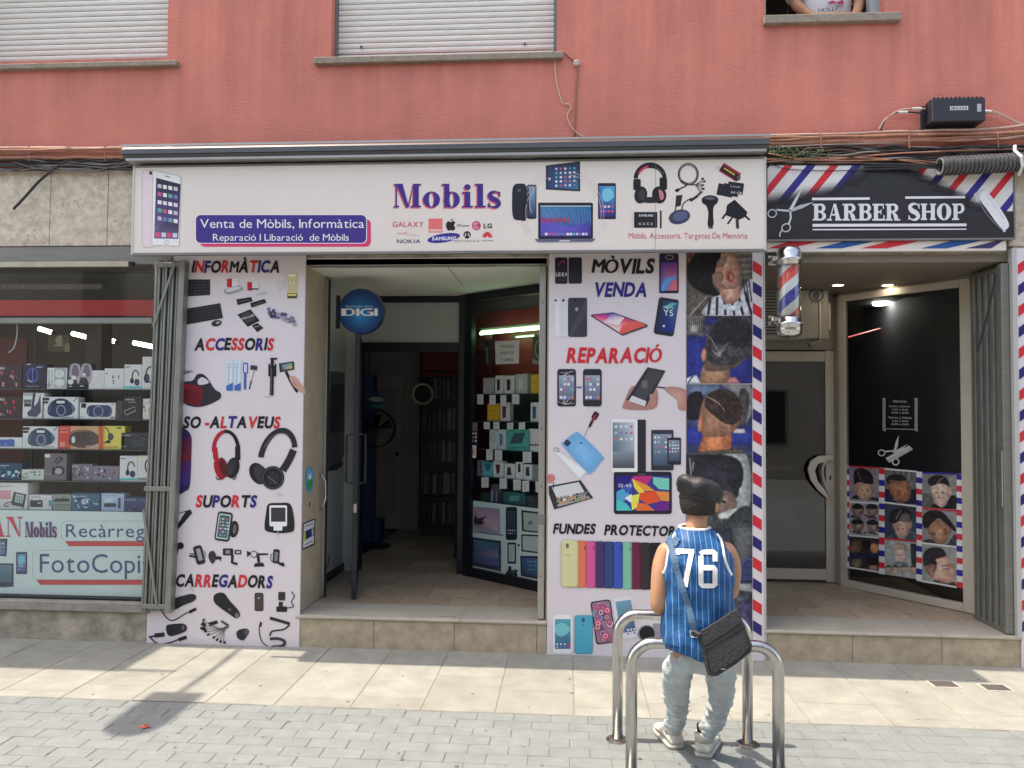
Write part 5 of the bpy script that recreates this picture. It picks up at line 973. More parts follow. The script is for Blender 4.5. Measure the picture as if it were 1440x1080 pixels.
for k in range(13):
    pts = []; yb = 224+k*1.35
    for i in range(12): px = -160+i*34; py = yb+rc.uniform(-3, 3)-(i*.12); pts.append(PY(-.04-.02*rc.random()).at(px, min(241, py)))
    cable(pts, rc.uniform(.004, .008), MC2 if k % 3 else MC3)
for k, (y0, y1, y2, m, r) in enumerate([(191, 185, 178, MC4, .010), (194, 190, 184, MC1, .012), (198, 190, 187, MC1, .011), (200, 196, 188, MC1, .010), (203, 199, 195, MC1, .012), (207, 200, 192, MC4, .007)]):
    pts = []
    for i in range(14):
        f = i/13; px = 1076+f*400; py = (y0*(1-f)*(1-2*f)+4*y1*f*(1-f)+y2*f*(2*f-1))+rc.uniform(-.8, .8)
        if f > .85: py -= (f-.85)*45
        pts.append(PY(-.045-.012*rc.random()).at(px, py))
    cable(pts, r, m)
for k in range(16):
    pts = []; yb = 207+k*1.55
    for i in range(12): px = 1076+i*36; pts.append(PY(-.04-.03*rc.random()).at(px, yb+rc.uniform(-3, 3)-i*.3))
    cable(pts, rc.uniform(.004, .009), [MC2, MC2, MC3, MC2, mat('brown_cable', (.11, .06, .05), .6)][k % 5])
for q_ in ([(1076, 224), (1180, 226), (1270, 225), (1330, 230)], [(1076, 228), (1160, 222), (1250, 224), (1340, 236)], [(1080, 216), (1150, 225), (1260, 216), (1400, 210)]): cable([PY(-.07).at(a, b) for a, b in q_], .006, MC1)
# thin line drooping over the barber sign, dangling black tail on the marble
cable([PY(-.07).at(a, b) for a, b in [(1078, 228), (1110, 238), (1180, 240), (1250, 237), (1330, 232)]], .0028, MC2)
cable([PY(-.06).at(a, b) for a, b in [(95, 226), (78, 236), (56, 254), (36, 276), (19, 294)]], .011, MC2, name='cut_cable_tail')
for q_ in ([(20, 228), (60, 238), (130, 240), (190, 226)], [(30, 240), (90, 232), (150, 236), (186, 232)], [(94, 227), (140, 232), (186, 228), (230, 232)]): cable([PY(-.065).at(a, b) for a, b in q_], .003, MC3)
for px in (40, 147, 1154, 1278, 1403):
    yy_ = 208 if px < 400 else 190; a = PY(-.07).at(px, yy_-2); b2 = PY(-.07).at(px+1, yy_+18); q = MB(); q.tube([a+Vector((0, .03, .01)), a, b2, b2+Vector((0, .03, 0))], .004, 6); q.build('clip', MC1, cb)
for k in range(8):   # wires between cassette and sign
    pts = [PY(-.2-.05*rc.random()).at(190+i*110, 229+rc.uniform(-2, 2)-i*1.5) for i in range(9)]; cable(pts, .003+.002*rc.random(), MC3 if k % 3 == 0 else MC2)
# white wire on the wall
ww = thing('loose_wire', 'thin pale wire hanging from the window corner to the awning cassette', 'wire', tuple(aty(778, 72, -.02)))
cable([PY(-.055 if i < 1 else -.012).at(a, b) for i, (a, b) in enumerate([(777, 70), (780, 82), (781, 105), (786, 130), (792, 146), (800, 146), (803, 152), (798, 161), (800, 172), (808, 184), (822, 194)])], .0045, mat('cream_cable', (.6, .52, .42), .5), ww, 'wire')
ww = thing('bell_wire', 'red painted wire with a round white insulator beside the middle window', 'wire', tuple(aty(811, 90, -.02)))
cable([PY(-.008).at(a, b) for a, b in [(793, 73), (800, 80), (810, 88), (812, 100), (810, 130), (809, 160), (808, 192)]], .006, MC1, ww, 'wire')
c_ = aty(810.5, 89.5, -.01); q = MB(); q.lathe(c_, [(.02, .012), (.023, 0), (.021, -.02), (.012, -.024), (.008, -.018), (.001, -.018)], 20, 'y'); q.build('insulator', mat('cream_porcelain', (.55, .5, .42), .3), ww, smooth=True)
# junction box
jz0, jz1 = Zc(172, -.1, 1345), Zc(139, -.1, 1345); jx0, jx1 = X(1309, -.1, 155), X(1384, -.1, 155)
jb = thing('junction_box', 'black ribbed junction box mounted on the red wall above the barber sign', 'junction box', ((jx0+jx1)/2, -.05, jz0))
mbox('case', mat('black_plastic', (.025, .025, .035), .4, 0, .1, 10), jb, jx0-.0, jx1, -.12, -.012, jz0, jz1, .006); mbox('back_plate', _m['black_plastic'], jb, jx0-.03, jx1-.01, -.011, -.001, jz0-.015, jz1-.012, .003)
for k in range(12): mbox('rib', _m['black_plastic'], jb, jx0+.01+k*.029, jx0+.022+k*.029, -.119, -.02, jz1+.0005, jz1+.007)
p = Pr(PY(-.1205)); p.poly([(1336, 149.5), (1361.5, 149), (1361.5, 154.5), (1336, 155)], (205, 200, 205)); p.text('180399', 1338, 1360, 154, 3.8, (50, 50, 60), .02); p.rect(1374, 146, 1380, 157, (170, 170, 178)); p.done('number_label', jb)
for i, (a, b2, c2) in enumerate((([(1302, 153), (1290, 153), (1270, 154), (1256, 160), (1243, 170), (1236, 183)], MC4, .007), ([(1302, 160), (1285, 158), (1262, 158), (1245, 168), (1238, 186)], MC2, .006), ([(1386, 155), (1402, 158), (1420, 166), (1432, 172), (1445, 176)], MC4, .006), ([(1386, 159), (1402, 160), (1422, 169), (1445, 180)], MC4, .006))): cable([PY(-.05).at(x, y) for x, y in a], c2, b2, jb, 'lead')
for x, y in ((1290, 153), (1270, 158), (1388, 157)): a = PY(-.05).at(x-7, y); b2 = PY(-.05).at(x+6, y); q = MB(); q.tube([a, b2], .011, 8); q.build('connector', mat('white_plastic', (.6, .58, .56), .4), jb)
# ribbed conduit
cd = thing('ribbed_conduit', 'thick grey ribbed conduit running off to the right above the barber sign', 'conduit', tuple(PY(-.12).at(1325, 234)))
a, b2 = PY(-.13).at(1322, 234), PY(-.13).at(1475, 226); d = (b2-a); L_ = d.length; d.normalize(); q = MB(); pr_ = []
n = 26
for i in range(n):
    for u, r in ((0, .056), (.45, .056), (.5, .066), (.95, .066)): pr_.append((i+u, r))
up = Vector((0, 0, 1)); s_ = d.cross(up).normalized(); u_ = s_.cross(d)
q.rings([[a+d*(t_/n*L_)+(s_*cos(2*pi*k/24)+u_*sin(2*pi*k/24))*r for k in range(24)] for t_, r in pr_], cap=False); q.build('ribbed_tube', mat('dusty_black_plastic', (.10, .10, .105), .45, 0, .4, 20), cd)
q = MB(); q.rings([[a+d*(t_)+(s_*cos(2*pi*k/24)+u_*sin(2*pi*k/24))*r for k in range(24)] for t_, r in ((.0, .06), (-.006, .06), (-.006, .05), (.3, .048))], cap=False); q.build('cut_rim', mat('grey_plastic_rim', (.25, .25, .26), .4), cd)
for k in range(3): q = MB(); q.tube([a+Vector((-.5, .05, .0+.02*k)), a+Vector((-.1, .02, .01*k)), a+Vector((.15, 0, -.02+.02*k))], .007, 6); q.build('inner_cable', MC2, cd)
x_ = PY(-.13).at(1430, 232); q = MB(); q.tube([x_+Vector((0, .02, .14)), x_+Vector((-.03, -.03, .09)), x_+Vector((-.01, -.075, .03)), x_+Vector((0, -.07, -.03)), x_+Vector((.0, -.02, -.075))], .012, 6); q.build('tie', mat('white_tie', (.6, .58, .55), .5), cd)
# little weeds rooted in the cables
wd = thing('weed', 'small green weed growing among the cables beside the awning cassette', 'weed', tuple(PY(-.07).at(1110, 214)))
ML = mat('weed_leaf', (.10, .16, .06), .6, 0, .3, 30); rl = random.Random(5); q = MB()
for k in range(150):
    px = 1083+rl.random()**1.3*85; py = 209+rl.uniform(-5, 8)+(px-1083)*.06; c = PY(-.055-.05*rl.random()).at(px, py); a_ = rl.uniform(0, 6.28); s_ = rl.uniform(.005, .013); t_ = Vector((cos(a_), rl.uniform(-.5, .5), sin(a_)))*s_; w_ = Vector((-sin(a_), .3, cos(a_)))*s_*.45
    q.add([c-t_, c+w_, c+t_, c-w_], [(0, 1, 2, 3)])
q.build('leaves', ML, wd)
for k in range(9):
    a_ = PY(-.06).at(1084+k*7, 220+rl.uniform(-3, 3)); q = MB(); q.tube([a_, a_+Vector((.05, -.02, .03*rl.uniform(-1, 1))), a_+Vector((.12, -.02, rl.uniform(-.03, .05)))], .0025, 5); q.build('stem', ML, wd)
# ------------------------------------------------------------------ bicycle hoops
def hoop(label, y, pxl, pxr, pyt, yl):
    z = 0; pl = PY(y); xl_, xr_ = pxl, pxr; zt_ = pyt; r = .030; R_ = .105
    h = thing('bicycle_hoop', label, 'bicycle rack', ((xl_+xr_)/2, y, 0), 'steel bicycle hoops in front of the posters')
    pts = [(xl_, y, 0)]; 
    for k in range(9): a = radians(180-k*11.25); pts.append((xl_+R_+cos(a)*R_, y, zt_-R_+sin(a)*R_))
    for k in range(9): a = radians(90-k*11.25); pts.append((xr_-R_+cos(a)*R_, y, zt_-R_+sin(a)*R_))
    pts.append((xr_, y, 0)); q = MB(); q.tube(pts, r*.92, 16); q.build('tube', M_rack, h, smooth=True)
    for x in (xl_, xr_): q = MB(); q.lathe((x, y, 0), [(.062, -.004), (.062, .004), (.05, .009), (.030, .012)], 24); q.build('base_ring', M_rack, h, smooth=False)
YF = -1.46; fl, fr_ = atz(868.5, 1041, 0).x, atz(1050.5, 1045, 0).x
hoop('far steel bicycle hoop with its bar behind the seated man', YF, fl, fr_, Zc(869, YF, 960)+.012, 0)
zb_ = Zc(869, YF, 960)+.012-.028
tmp = atz(990, 915, zb_); YN = tmp.y; nl, nr = X(888, YN, 1000), X(1094.5, YN, 1000)
hoop('near steel bicycle hoop that the man is sitting on', YN, nl, nr, zb_+.028, 0)
print('near hoop', YN, zb_, nl, nr)
# drain covers
for i, (px, py) in enumerate(((1327, 962), (1400, 967))):
    c = atz(px, py, 0); dc = thing('drain_cover', ['small cast iron drain cover nearer the barber doorway in the paving', 'small cast iron drain cover closer to the right picture edge in the paving'][i], 'drain cover', (c.x, c.y, .002), 'small drain covers in the pavement')
    mbox('plate', mat('cast_iron', (.16, .15, .14), .7, .4, .3, 30), dc, c.x-.075, c.x+.075, c.y-.055, c.y+.055, -.004, .0025)
    for a in range(6):
        for b2 in range(4): mbox('stud', _m['cast_iron'], dc, c.x-.064+a*.022, c.x-.052+a*.022, c.y-.045+b2*.024, c.y-.033+b2*.024, .0026, .005)
    mbox('rim', mat('pale_cement', (.5, .47, .42), .9, 0, .3, 20), dc, c.x-.09, c.x+.09, c.y-.068, c.y+.068, -.006, .0015)
c = atz(204, 1023, 0); lt = thing('litter', 'crumpled scrap of red wrapper on the grey paving blocks', 'litter', (c.x, c.y, .003))
q = MB(); q.add([(c.x-.035, c.y-.01, .004), (c.x-.01, c.y+.022, .014), (c.x+.018, c.y+.01, .006), (c.x+.036, c.y+.004, .012), (c.x+.01, c.y-.02, .004), (c.x-.008, c.y-.004, .016)], [(0, 5, 1), (1, 5, 2), (2, 5, 4), (2, 4, 3), (0, 4, 5)]); q.build('wrapper', mat('red_foil', (.5, .1, .06), .4), lt)
ga = MB(); rg = random.Random(12)
for k in range(70):
    px, py = rg.uniform(0, 1440), rg.uniform(930, 1078); c = atz(px, py, .0018); r = rg.uniform(.004, .012)
    ga.add([c+Vector((cos(a)*r*rg.uniform(.7, 1.2), sin(a)*r*rg.uniform(.7, 1.2), 0)) for a in [i*pi/4 for i in range(8)]], [tuple(range(8))])
o = ga.build('gum_spots', mat('old_gum', (.13, .12, .11), .9)); o['kind'] = 'stuff'; 
# ------------------------------------------------------------------ lamps that the photograph shows lit
def emis(name, col, s): return mat(name, (.8, .8, .8), .5, emit=col, es=s)
KP = 1.7         # things inside the shops: their own colours, seen in dim light
def tube_lamp(label, a, b, r, m, body=True, name='fluorescent_tube', cat='tube light', group=None):
    o = thing(name, label, cat, tuple(a), group); q = MB(); q.tube([a, b], r, 10); q.build('tube', m, o, smooth=True)
    d = (b-a).normalized()
    for e_, s_ in ((a, -1), (b, 1)): q = MB(); q.tube([e_, e_+d*s_*.02], r*1.25, 10); q.build('end_cap', M_galv, o)
    if body: q = MB(); q.tube([a+Vector((0, .02, .035)), b+Vector((0, .02, .035))], .018, 6); q.build('batten', M_beige, o)
    return o
E_w = emis('cool_white_tube', (.85, .95, 1), 5); E_g = emis('greenish_tube', (.35, 1, .55), 3.5); E_s = emis('downlight_disc', (1, .93, .8), 10)
# ------------------------------------------------------------------ left shop window
wd_ = thing('shop_window', 'big shop window left of the folding gate, stocked with boxed headphones', 'shop window', (-3.9, .05, .35))
wx0, wx1 = -6.5, -3.13; wz0, wz1 = Zc(846, .05, 100), Zc(368, .05, 100)
mbox('lintel_cover', M_galv, wd_, -8, -2.99, -.03, .028, Zc(372, -.03, 100), Zc(347, -.03, 100), .002)
mbox('track_rail', mat('cream_enamel', (.5, .45, .36), .5, .1, .2, 9), wd_, -8, X(182, -.035, 373), -.05, -.031, Zc(375.5, -.04, 100), Zc(368, -.04, 100), .003)
mbox('rail_end', M_black, wd_, X(183, -.035, 373), X(189, -.035, 373), -.05, -.031, Zc(375, -.04, 100), Zc(369, -.04, 100))
mbox('bottom_rail', M_black, wd_, wx0, wx1, .03, .07, wz0, wz0+.035); mbox('frame', M_galv, wd_, wx0, wx1, .03, .07, wz1+.001, wz1+.05)
q = MB(); q.add([(wx0, .05, wz0+.04), (wx1, .05, wz0+.04), (wx1, .05, wz1), (wx0, .05, wz1)], [(0, 1, 2, 3)]); q.build('pane', GL, wd_)
# sign board behind the foot of the pane
LS = thing('window_sign', 'white sign inside the left shop window reading Mobils, Recàrreg and FotoCopia', 'sign', (-3.9, .1, .4))
LY = .085; LPl = PY(LY-.001); M_ws = mat('pale_blue_white_board', LC((196, 212, 212), 1.25)[:3], .5, 0, .04, 2)
mbox('board', M_ws, LS, -6.4, wx1, LY, LY+.02, Zc(837, LY, 100), Zc(719, LY, 100))
L5 = ((0, 630), 3.723)
p = Pr(LPl, *L5, k=1.25); stext(p, 'REHAN', -310, 118, 465, 105, (196, 62, 84), gap=.07, slope=-.0); p.done('lettering', LS)
p = Pr(LPl, *L5, k=1.25); stext(p, 'Mobils', 134, 298, 468, 80, (150, 70, 96), gap=.05); stext(p, 'Mobils', 130, 294, 466, 80, (66, 64, 120), gap=.05); p.done('lettering', LS)
for (x0, y0, y1, t_, tx, b_, h_, nm) in ((320, 382, 488, 'Recàrregues', 345, 466, 72, 0), (170, 534, 690, 'FotoCopia', 208, 652, 104, 1)):
    p = Pr(LPl, *L5, k=1.25); p.poly([(x0+18, y1-4), (900, y1-4), (900, y1+26), (x0+40, y1+26)], (196, 66, 72)); p.rr(x0, y0, 1100, y1, 26, (150, 165, 175)); p.rr(x0+2.5, y0+2.5, 1098, y1-2.5, 24, (196, 212, 212)); p.done('printed_panel', LS)
    p = Pr(LPl, *L5, k=1.25, start=.003); p.text(t_, tx, tx+(560 if nm == 0 else 590), b_, h_, (64, 72, 122), .0, gap=.09, slope=.004); p.done('lettering', LS)
p = Pr(LPl, *L5, k=1.2); p.poly([(-60, 478), (38, 475), (32, 568), (-60, 556)], (40, 50, 70)); p.poly([(-50, 486), (30, 484), (25, 560), (-50, 548)], (80, 120, 150)); icons(p, -10, 490, 24, 550, 2, 3, ICS, 0, .5, 2); p.done('printed_tablet', LS)
p = Pr(LPl, *L5, k=1.2); p.rr(84, 545, 141, 660, 4, (46, 56, 80)); p.poly(rect(91, 556, 134, 650), [(80, 150, 190), (100, 160, 200), (80, 60, 120), (70, 80, 140)]); p.blob([(95, 570), (125, 566), (130, 600), (100, 610)], (120, 180, 210)); icons(p, 95, 610, 130, 645, 4, 2, ICS, 0, .6, 2); p.done('printed_phone', LS)
p = Pr(LPl, *L5, k=1.2); p.rr(-120, 604, 70, 722, 5, (44, 52, 70)); p.grad(-110, 612, 62, 704, (90, 130, 150), (70, 90, 110)); p.poly([(-120, 722), (70, 718), (72, 726), (-120, 736)], (60, 70, 86)); p.done('printed_laptop', LS)
# shelves
M_shelf = mat('smoked_glass_shelf', (.10, .12, .12), .15, 0, .1, 9)
sh = thing('display_shelf', 'dark glass shelves holding boxed goods in the left shop window', 'shelf', (-4, .3, 1))
shz = []
for py in (547, 589, 631.5, 676, 718): z = Zc(py, .2, 100); shz.append(z); mbox('shelf_board', M_shelf, sh, -6.4, -3.17, .19, .55, z-.008, z)
for px in (34, 77, 103, 131):
    x = X(px, .45, 560); mbox('slot_strip', M_black, sh, x-.004, x+.004, .56, .575, .5, 2.1)
    if px == 34:
        for k in range(60): mbox('slot', M_alu, sh, x-.002, x+.002, .5585, .56, .9+k*.025, .908+k*.025)
# back of the display
rbk = thing('backdrop_panel', 'dark red and black backboard behind the boxed goods in the left window', 'panel', (-4, .6, .4))
M_dkb = mat('dark_backboard', (.05, .05, .06), .5, 0, .2, 4); M_dred = mat('dark_red_board', (.16, .02, .028), .4, 0, .2, 3); M_brn = mat('brown_board', (.15, .11, .08), .6, 0, .3, 4)
mbox('red_board', M_dred, rbk, -6.4, X(36, .6, 560), .6, .62, .35, 2.35); mbox('black_board', M_dkb, rbk, X(36, .6, 560)+.001, -2.9, .6, .62, .35, Zc(545, .6)); mbox('brown_pillar', M_brn, rbk, X(118, .62, 500), X(140, .62, 500), .64, .8, .35, 2.5)
mbox('red_header', mat('red_header_board', (.75, .06, .07), .4, 0, .1, 3), rbk, -6.4, -3.15, .30, .33, Zc(444, .3, 100), Zc(422, .3, 100)); mbox('grey_header', mat('grey_header_board', (.17, .17, .16), .6, 0, .2, 5), rbk, -6.4, -3.15, .40, .42, Zc(424, .4, 100), 2.86)
mbox('light_batten', mat('dusty_white_batten', (.42, .42, .4), .5, 0, .2, 7), rbk, -6.4, X(216, .22, 452), .2, .26, Zc(455, .22, 100), Zc(447, .22, 100), .006)
mbox('striped_duct', mat('grey_duct', (.25, .24, .22), .6, 0, .5, 60, stretch=(1, 1, .05)), rbk, X(4, .28, 400), X(146, .28, 400), .26, .30, Zc(405, .28), Zc(397.5, .28))
for i, (a, b2, Y) in enumerate((((55, 462), (74, 468), 1.9), ((102, 469), (134, 477), 1.9), ((143, 474), (163, 481), 2.0), ((188, 482), (222, 489), 2.0))):
    tube_lamp(['short lit ceiling tube furthest left', 'long lit ceiling tube in the middle', 'lit ceiling tube right after the brown pillar', 'lit ceiling tube next to the folding gate'][i]+' in the left shop window', PY(Y).at(*a), PY(Y).at(*b2), .022, E_w, False, group='lit tubes inside the left shop')
cable([PY(.3).at(*q_) for q_ in [(24, 455), (24, 470), (20, 488), (12, 496)]], .006, mat('white_lead', (.6, .58, .55), .5), rbk, 'lead')
# boxed goods
def pbox(rect_, label, col, draw=None, Y=.21, depth=.09, origin_=(0, 0), sc=1, plane=None, cat='box', grp='boxed goods in the left shop window', name='product_box', shz_=None):
    pl = plane or PY(Y); x0, y0, x1, y1 = rect_; T = lambda x, y: (origin_[0]+x/sc, origin_[1]+y/sc)
    c = [pl.at(*T(x0, y1)), pl.at(*T(x1, y1)), pl.at(*T(x1, y0)), pl.at(*T(x0, y0))]
    zb = (c[0].z+c[1].z)/2; zt = (c[2].z+c[3].z)/2
    if shz_: zb = min(shz_, key=lambda v: abs(v-zb)) if min(abs(v-zb) for v in shz_) < .05 else zb
    for i, zz in ((0, zb), (1, zb), (2, zt), (3, zt)): c[i].z = zz
    c[3].x, c[3].y = c[0].x, c[0].y; c[2].x, c[2].y = c[1].x, c[1].y
    q = MB(); q.prism(c, [v-pl.N*depth for v in c]); base = (c[0]+c[1])/2
    o = q.build(name, mc(col, .35, KP, .05), None, bevel=.002, origin=base); meta(o, label, cat, grp)
    if draw:
        p = Pr(pl, origin_, sc, k=KP); draw(p, x0, y0, x1, y1); p.done('printed_picture', o)
    return o
DK = (34, 36, 46)
def d_boom(hc=(52, 58, 84)):
    def f(p, x0, y0, x1, y1):
        w, h = x1-x0, y1-y0; P = lambda u, v: (x0+u*w, y0+v*h)
        p.blob([P(.16, .75), P(.2, .35), P(.4, .1), P(.65, .1), P(.85, .35), P(.92, .62), P(.75, .85), P(.35, .92)], hc)
        p.ring(*P(.52, .25), w*.17, h*.12, h*.07, (30, 32, 44)); p.rr(*P(.4, .18), *P(.64, .3), h*.05, (196, 200, 210)); p.ring(*P(.53, .62), w*.13, h*.25, h*.04, (140, 146, 170)); p.ring(*P(.82, .62), w*.06, h*.2, h*.03, (140, 146, 170), -90, 90); p.line([P(.24, .3), P(.2, .7)], h*.03, (110, 116, 140)); p.rect(*P(.02, .04), *P(.2, .16), (40, 40, 50)); p.rect(*P(.02, .2), *P(.17, .3), (50, 50, 60)); p.line([P(.88, .2), P(.99, .04)], h*.03, (60, 60, 66)); p.text('VEMAVE', *[P(.55, .9)[0], P(.9, .9)[0]], P(0, .97)[1], h*.06, (50, 50, 60)); p.line([P(.06, .5), P(.1, .9)], h*.02, (150, 155, 160))
    return f
def d_head(c=(40, 44, 60), cup=(50, 60, 100), tilt=15, band=None):
    def f(p, x0, y0, x1, y1):
        w, h = x1-x0, y1-y0; cx, cy = x0+w*.58, y0+h*.5
        p.ring(cx+w*.08, cy, w*.22, h*.28, h*.05, c, 150, 350, rot=0); p.ell(cx-w*.12, cy+h*.18, w*.11, h*.12, c); p.ell(cx+w*.16, cy+h*.24, w*.15, h*.14, c); p.ell(cx+w*.16, cy+h*.24, w*.1, h*.09, cup)
        p.rect(x0+w*.08, y0+h*.08, x0+w*.35, y0+h*.13, (120, 130, 140))
        if band: p.rect(x0+w*.01, y1-h*.09, x1-w*.01, y1-h*.01, band)
    return f
def d_busy(cs, n=22, seed=1, title=None):
    def f(p, x0, y0, x1, y1):
        r = random.Random(seed); w, h = x1-x0, y1-y0
        for k in range(n): x, y = x0+r.random()*w*.88, y0+h*.1+r.random()*h*.72; a, b2 = r.uniform(.03, .12)*w, r.uniform(.05, .2)*h; (p.rect(x, y, min(x1-1, x+a), min(y1-1, y+b2), r.choice(cs)) if r.random() < .6 else p.ell(min(x+a/2, x1-a/2), min(y1-b2/2-1, y+b2/2), a/2, b2/2, r.choice(cs), n=10)); p.n -= .6
        if title: p.n += 2; p.text(title, x0+w*.06, x0+w*(.1+.05*len(title)), y0+h*.2, h*.11, (225, 228, 232), .01)
    return f
O4 = dict(origin_=(0, 490), sc=6.545, shz_=shz); O5 = dict(origin_=(0, 620), sc=6.545, shz_=shz)
GR = [(60, 62, 74), (120, 120, 130), (80, 82, 96)]
def L_(r, lab, col, d=None, o=O4, **k): return pbox(r, lab, col, d, **{**o, **k})
L_((-60, 150, 195, 372), 'dark box with a pink gaming headset, top shelf at the left picture edge', (50, 34, 44), d_busy([(150, 60, 90), (90, 60, 70), (60, 56, 66), (180, 120, 130)], 16, 2, 'GAMING'))
def d_blue(p, x0, y0, x1, y1):
    p.ring(300, 245, 55, 70, 14, (60, 76, 140)); p.ring(300, 250, 34, 46, 8, (40, 50, 110)); p.line([(300, 180), (300, 310)], 8, (90, 110, 170)); p.rect(245, 143, 282, 150, (200, 200, 206)); p.rect(335, 165, 392, 178, (120, 130, 150)); p.rect(240, 345, 360, 350, (130, 130, 150)); p.line([(255, 290), (290, 310)], 10, (150, 165, 200))
L_((205, 140, 422, 366), 'dark navy box with a blue-lit headset on the top shelf', (26, 30, 52), d_blue)
def d_white2(p, x0, y0, x1, y1): p.rect(500, 182, 606, 356, (140, 150, 152)); p.ell(548, 232, 42, 36, (196, 200, 200)); p.ell(548, 318, 44, 36, (205, 208, 208)); p.ell(548, 232, 24, 22, (170, 176, 178)); icons(p, 436, 200, 492, 340, 2, 8, GR, 0, .5); p.ring(450, 335, 12, 18, 4, (60, 60, 66))
L_((430, 178, 612, 363), 'grey box with two white round earcups on the top shelf', (196, 204, 204), d_white2)
def d_clear(p, x0, y0, x1, y1):
    for dx in (0, 104): p.blob([(640+dx, 260), (650+dx, 160), (690+dx, 138), (735+dx, 160), (742+dx, 250), (720+dx, 330), (690+dx, 270)], (150, 140, 150)); p.blob([(662+dx, 240), (668+dx, 175), (692+dx, 155), (720+dx, 180), (724+dx, 250), (700+dx, 260)], (96, 90, 104)); p.rect(680+dx, 152, 705+dx, 160, (40, 40, 50))
    p.ell(650, 308, 26, 24, (225, 228, 228)); p.ell(678, 270, 22, 20, (215, 218, 220)); p.ell(775, 240, 14, 14, (200, 205, 208)); p.rect(635, 345, 660, 352, (200, 200, 206)); p.rect(735, 342, 768, 350, (190, 190, 196))
L_((622, 138, 815, 362), 'black and clear blister pack with white earphones on the top shelf', (40, 40, 46), d_clear)
L_((815, 202, 955, 366), 'plain white box with a pale ring outline on the top shelf', (206, 202, 196), lambda p, *a: (p.ring(862, 300, 32, 36, 6, (176, 172, 168)), icons(p, 905, 220, 950, 330, 2, 8, [(150, 150, 150)], 0, .4)))
L_((957, 184, 1136, 368), 'white earbud box with three small dark buds on the top shelf', (204, 214, 218), lambda p, *a: (p.ell(1040, 262, 6, 18, DK, 25), p.ell(1092, 262, 6, 18, (90, 100, 110)), p.ell(1044, 300, 8, 8, DK), p.ell(1044, 322, 8, 7, (90, 96, 104)), p.rect(970, 225, 990, 236, (100, 104, 110))))
L_((1140, 148, 1302, 368), 'white headphone box with a turquoise foot band on the top shelf', (212, 220, 224), d_head(band=(60, 170, 176)))
L_((1304, 76, 1420, 368), 'tall white headphone box beside the folding gate on the top shelf', (214, 210, 216), lambda p, *a: (p.ring(1392, 240, 55, 78, 12, DK, 90, 270), p.ell(1350, 275, 26, 44, DK), p.ell(1356, 275, 14, 26, (66, 70, 100))), depth=.12)
L_((-60, 440, 195, 640), 'dark box with a red gaming headset on the second shelf, left edge', (46, 32, 40), d_busy([(170, 50, 80), (90, 70, 76), (66, 60, 70), (150, 110, 120)], 16, 5, 'GAMING'))
def d_mic(p, x0, y0, x1, y1): p.rect(308, 410, 376, 500, (176, 182, 190)); p.poly([(305, 410), (330, 410), (300, 600), (262, 632), (250, 590), (285, 560)], (50, 54, 66)); p.poly([(345, 500), (372, 420), (376, 590), (330, 632), (280, 625), (262, 580)], (60, 66, 86)); p.rect(215, 412, 300, 436, (150, 155, 160)); p.rect(218, 470, 290, 500, (90, 94, 104)); p.rect(222, 505, 285, 535, (52, 54, 62))
L_((205, 408, 402, 640), 'white and black box with a tower speaker on the second shelf', (210, 212, 218), d_mic)
L_((386, 446, 716, 646), 'white box with a dark handled speaker on the second shelf', (206, 208, 218), d_boom())
def d_tube(p, x0, y0, x1, y1): p.rr(798, 522, 1032, 630, 46, (48, 54, 84)); p.ring(905, 580, 46, 50, 7, (130, 136, 165)); p.ring(1000, 570, 26, 40, 6, (110, 116, 146), -90, 90); p.line([(810, 560), (820, 615)], 6, (120, 126, 150)); p.rect(748, 506, 792, 546, (44, 46, 56)); p.ell(1035, 518, 10, 6, (120, 126, 140)); p.ell(752, 630, 12, 6, (150, 150, 160)); p.rect(1018, 630, 1050, 640, (60, 64, 76))
L_((732, 500, 1060, 652), 'long white box with a barrel speaker on the second shelf', (206, 210, 220), d_tube)
L_((1068, 480, 1128, 640), 'small dark grey box with faint white marks on the second shelf', (52, 50, 56), d_busy([(120, 116, 120), (80, 78, 84)], 8, 4))
def d_case(p, x0, y0, x1, y1): p.text('SAMSUNG', 1150, 1236, 478, 16, (190, 190, 196)); p.rect(1180, 492, 1250, 500, (120, 120, 126)); q_ = [(1142, 575), (1240, 536), (1250, 572), (1158, 614)]; p.line(q_+[q_[0]], 4, (170, 170, 176))
L_((1130, 440, 1300, 648), 'black box with a thin outlined phone case on the second shelf', (30, 33, 42), d_case)
L_((1312, 462, 1420, 650), 'half hidden pale box with grey gadgets behind the gate on the second shelf', (196, 192, 180), d_busy([(90, 90, 96), (130, 130, 134), (60, 60, 66)], 10, 7))
L_((-60, 820, 200, 916), 'low white box with a blue speaker on the third shelf, left edge', (200, 206, 212), lambda p, *a: (p.rr(-50, 838, 134, 902, 8, (60, 88, 150)), p.ell(52, 885, 6, 6, (200, 210, 225)), p.rect(84, 832, 110, 846, (80, 96, 130))))
L_((205, 718, 530, 916), 'white box with a dark handled speaker on the third shelf, left of the red box', (204, 208, 216), d_boom((56, 70, 90)))
def d_red(p, x0, y0, x1, y1): p.rect(650, 716, 925, 930, (176, 140, 110)); p.blob([(632, 850), (660, 780), (760, 760), (870, 775), (920, 830), (880, 890), (760, 915), (650, 890)], (76, 66, 62)); p.ring(760, 790, 120, 42, 7, (60, 52, 50), 190, 350); p.ell(675, 840, 17, 32, (196, 206, 196)); p.text('BLUETOOTH', 552, 636, 742, 13, (230, 190, 180)); p.text('SPEAKER', 552, 630, 776, 14, (230, 190, 180)); p.text('SPEAKER', 790, 905, 915, 22, (226, 170, 170), slope=-.1); p.rect(552, 862, 600, 905, (214, 130, 120)); p.rect(908, 716, 936, 930, (196, 80, 60))
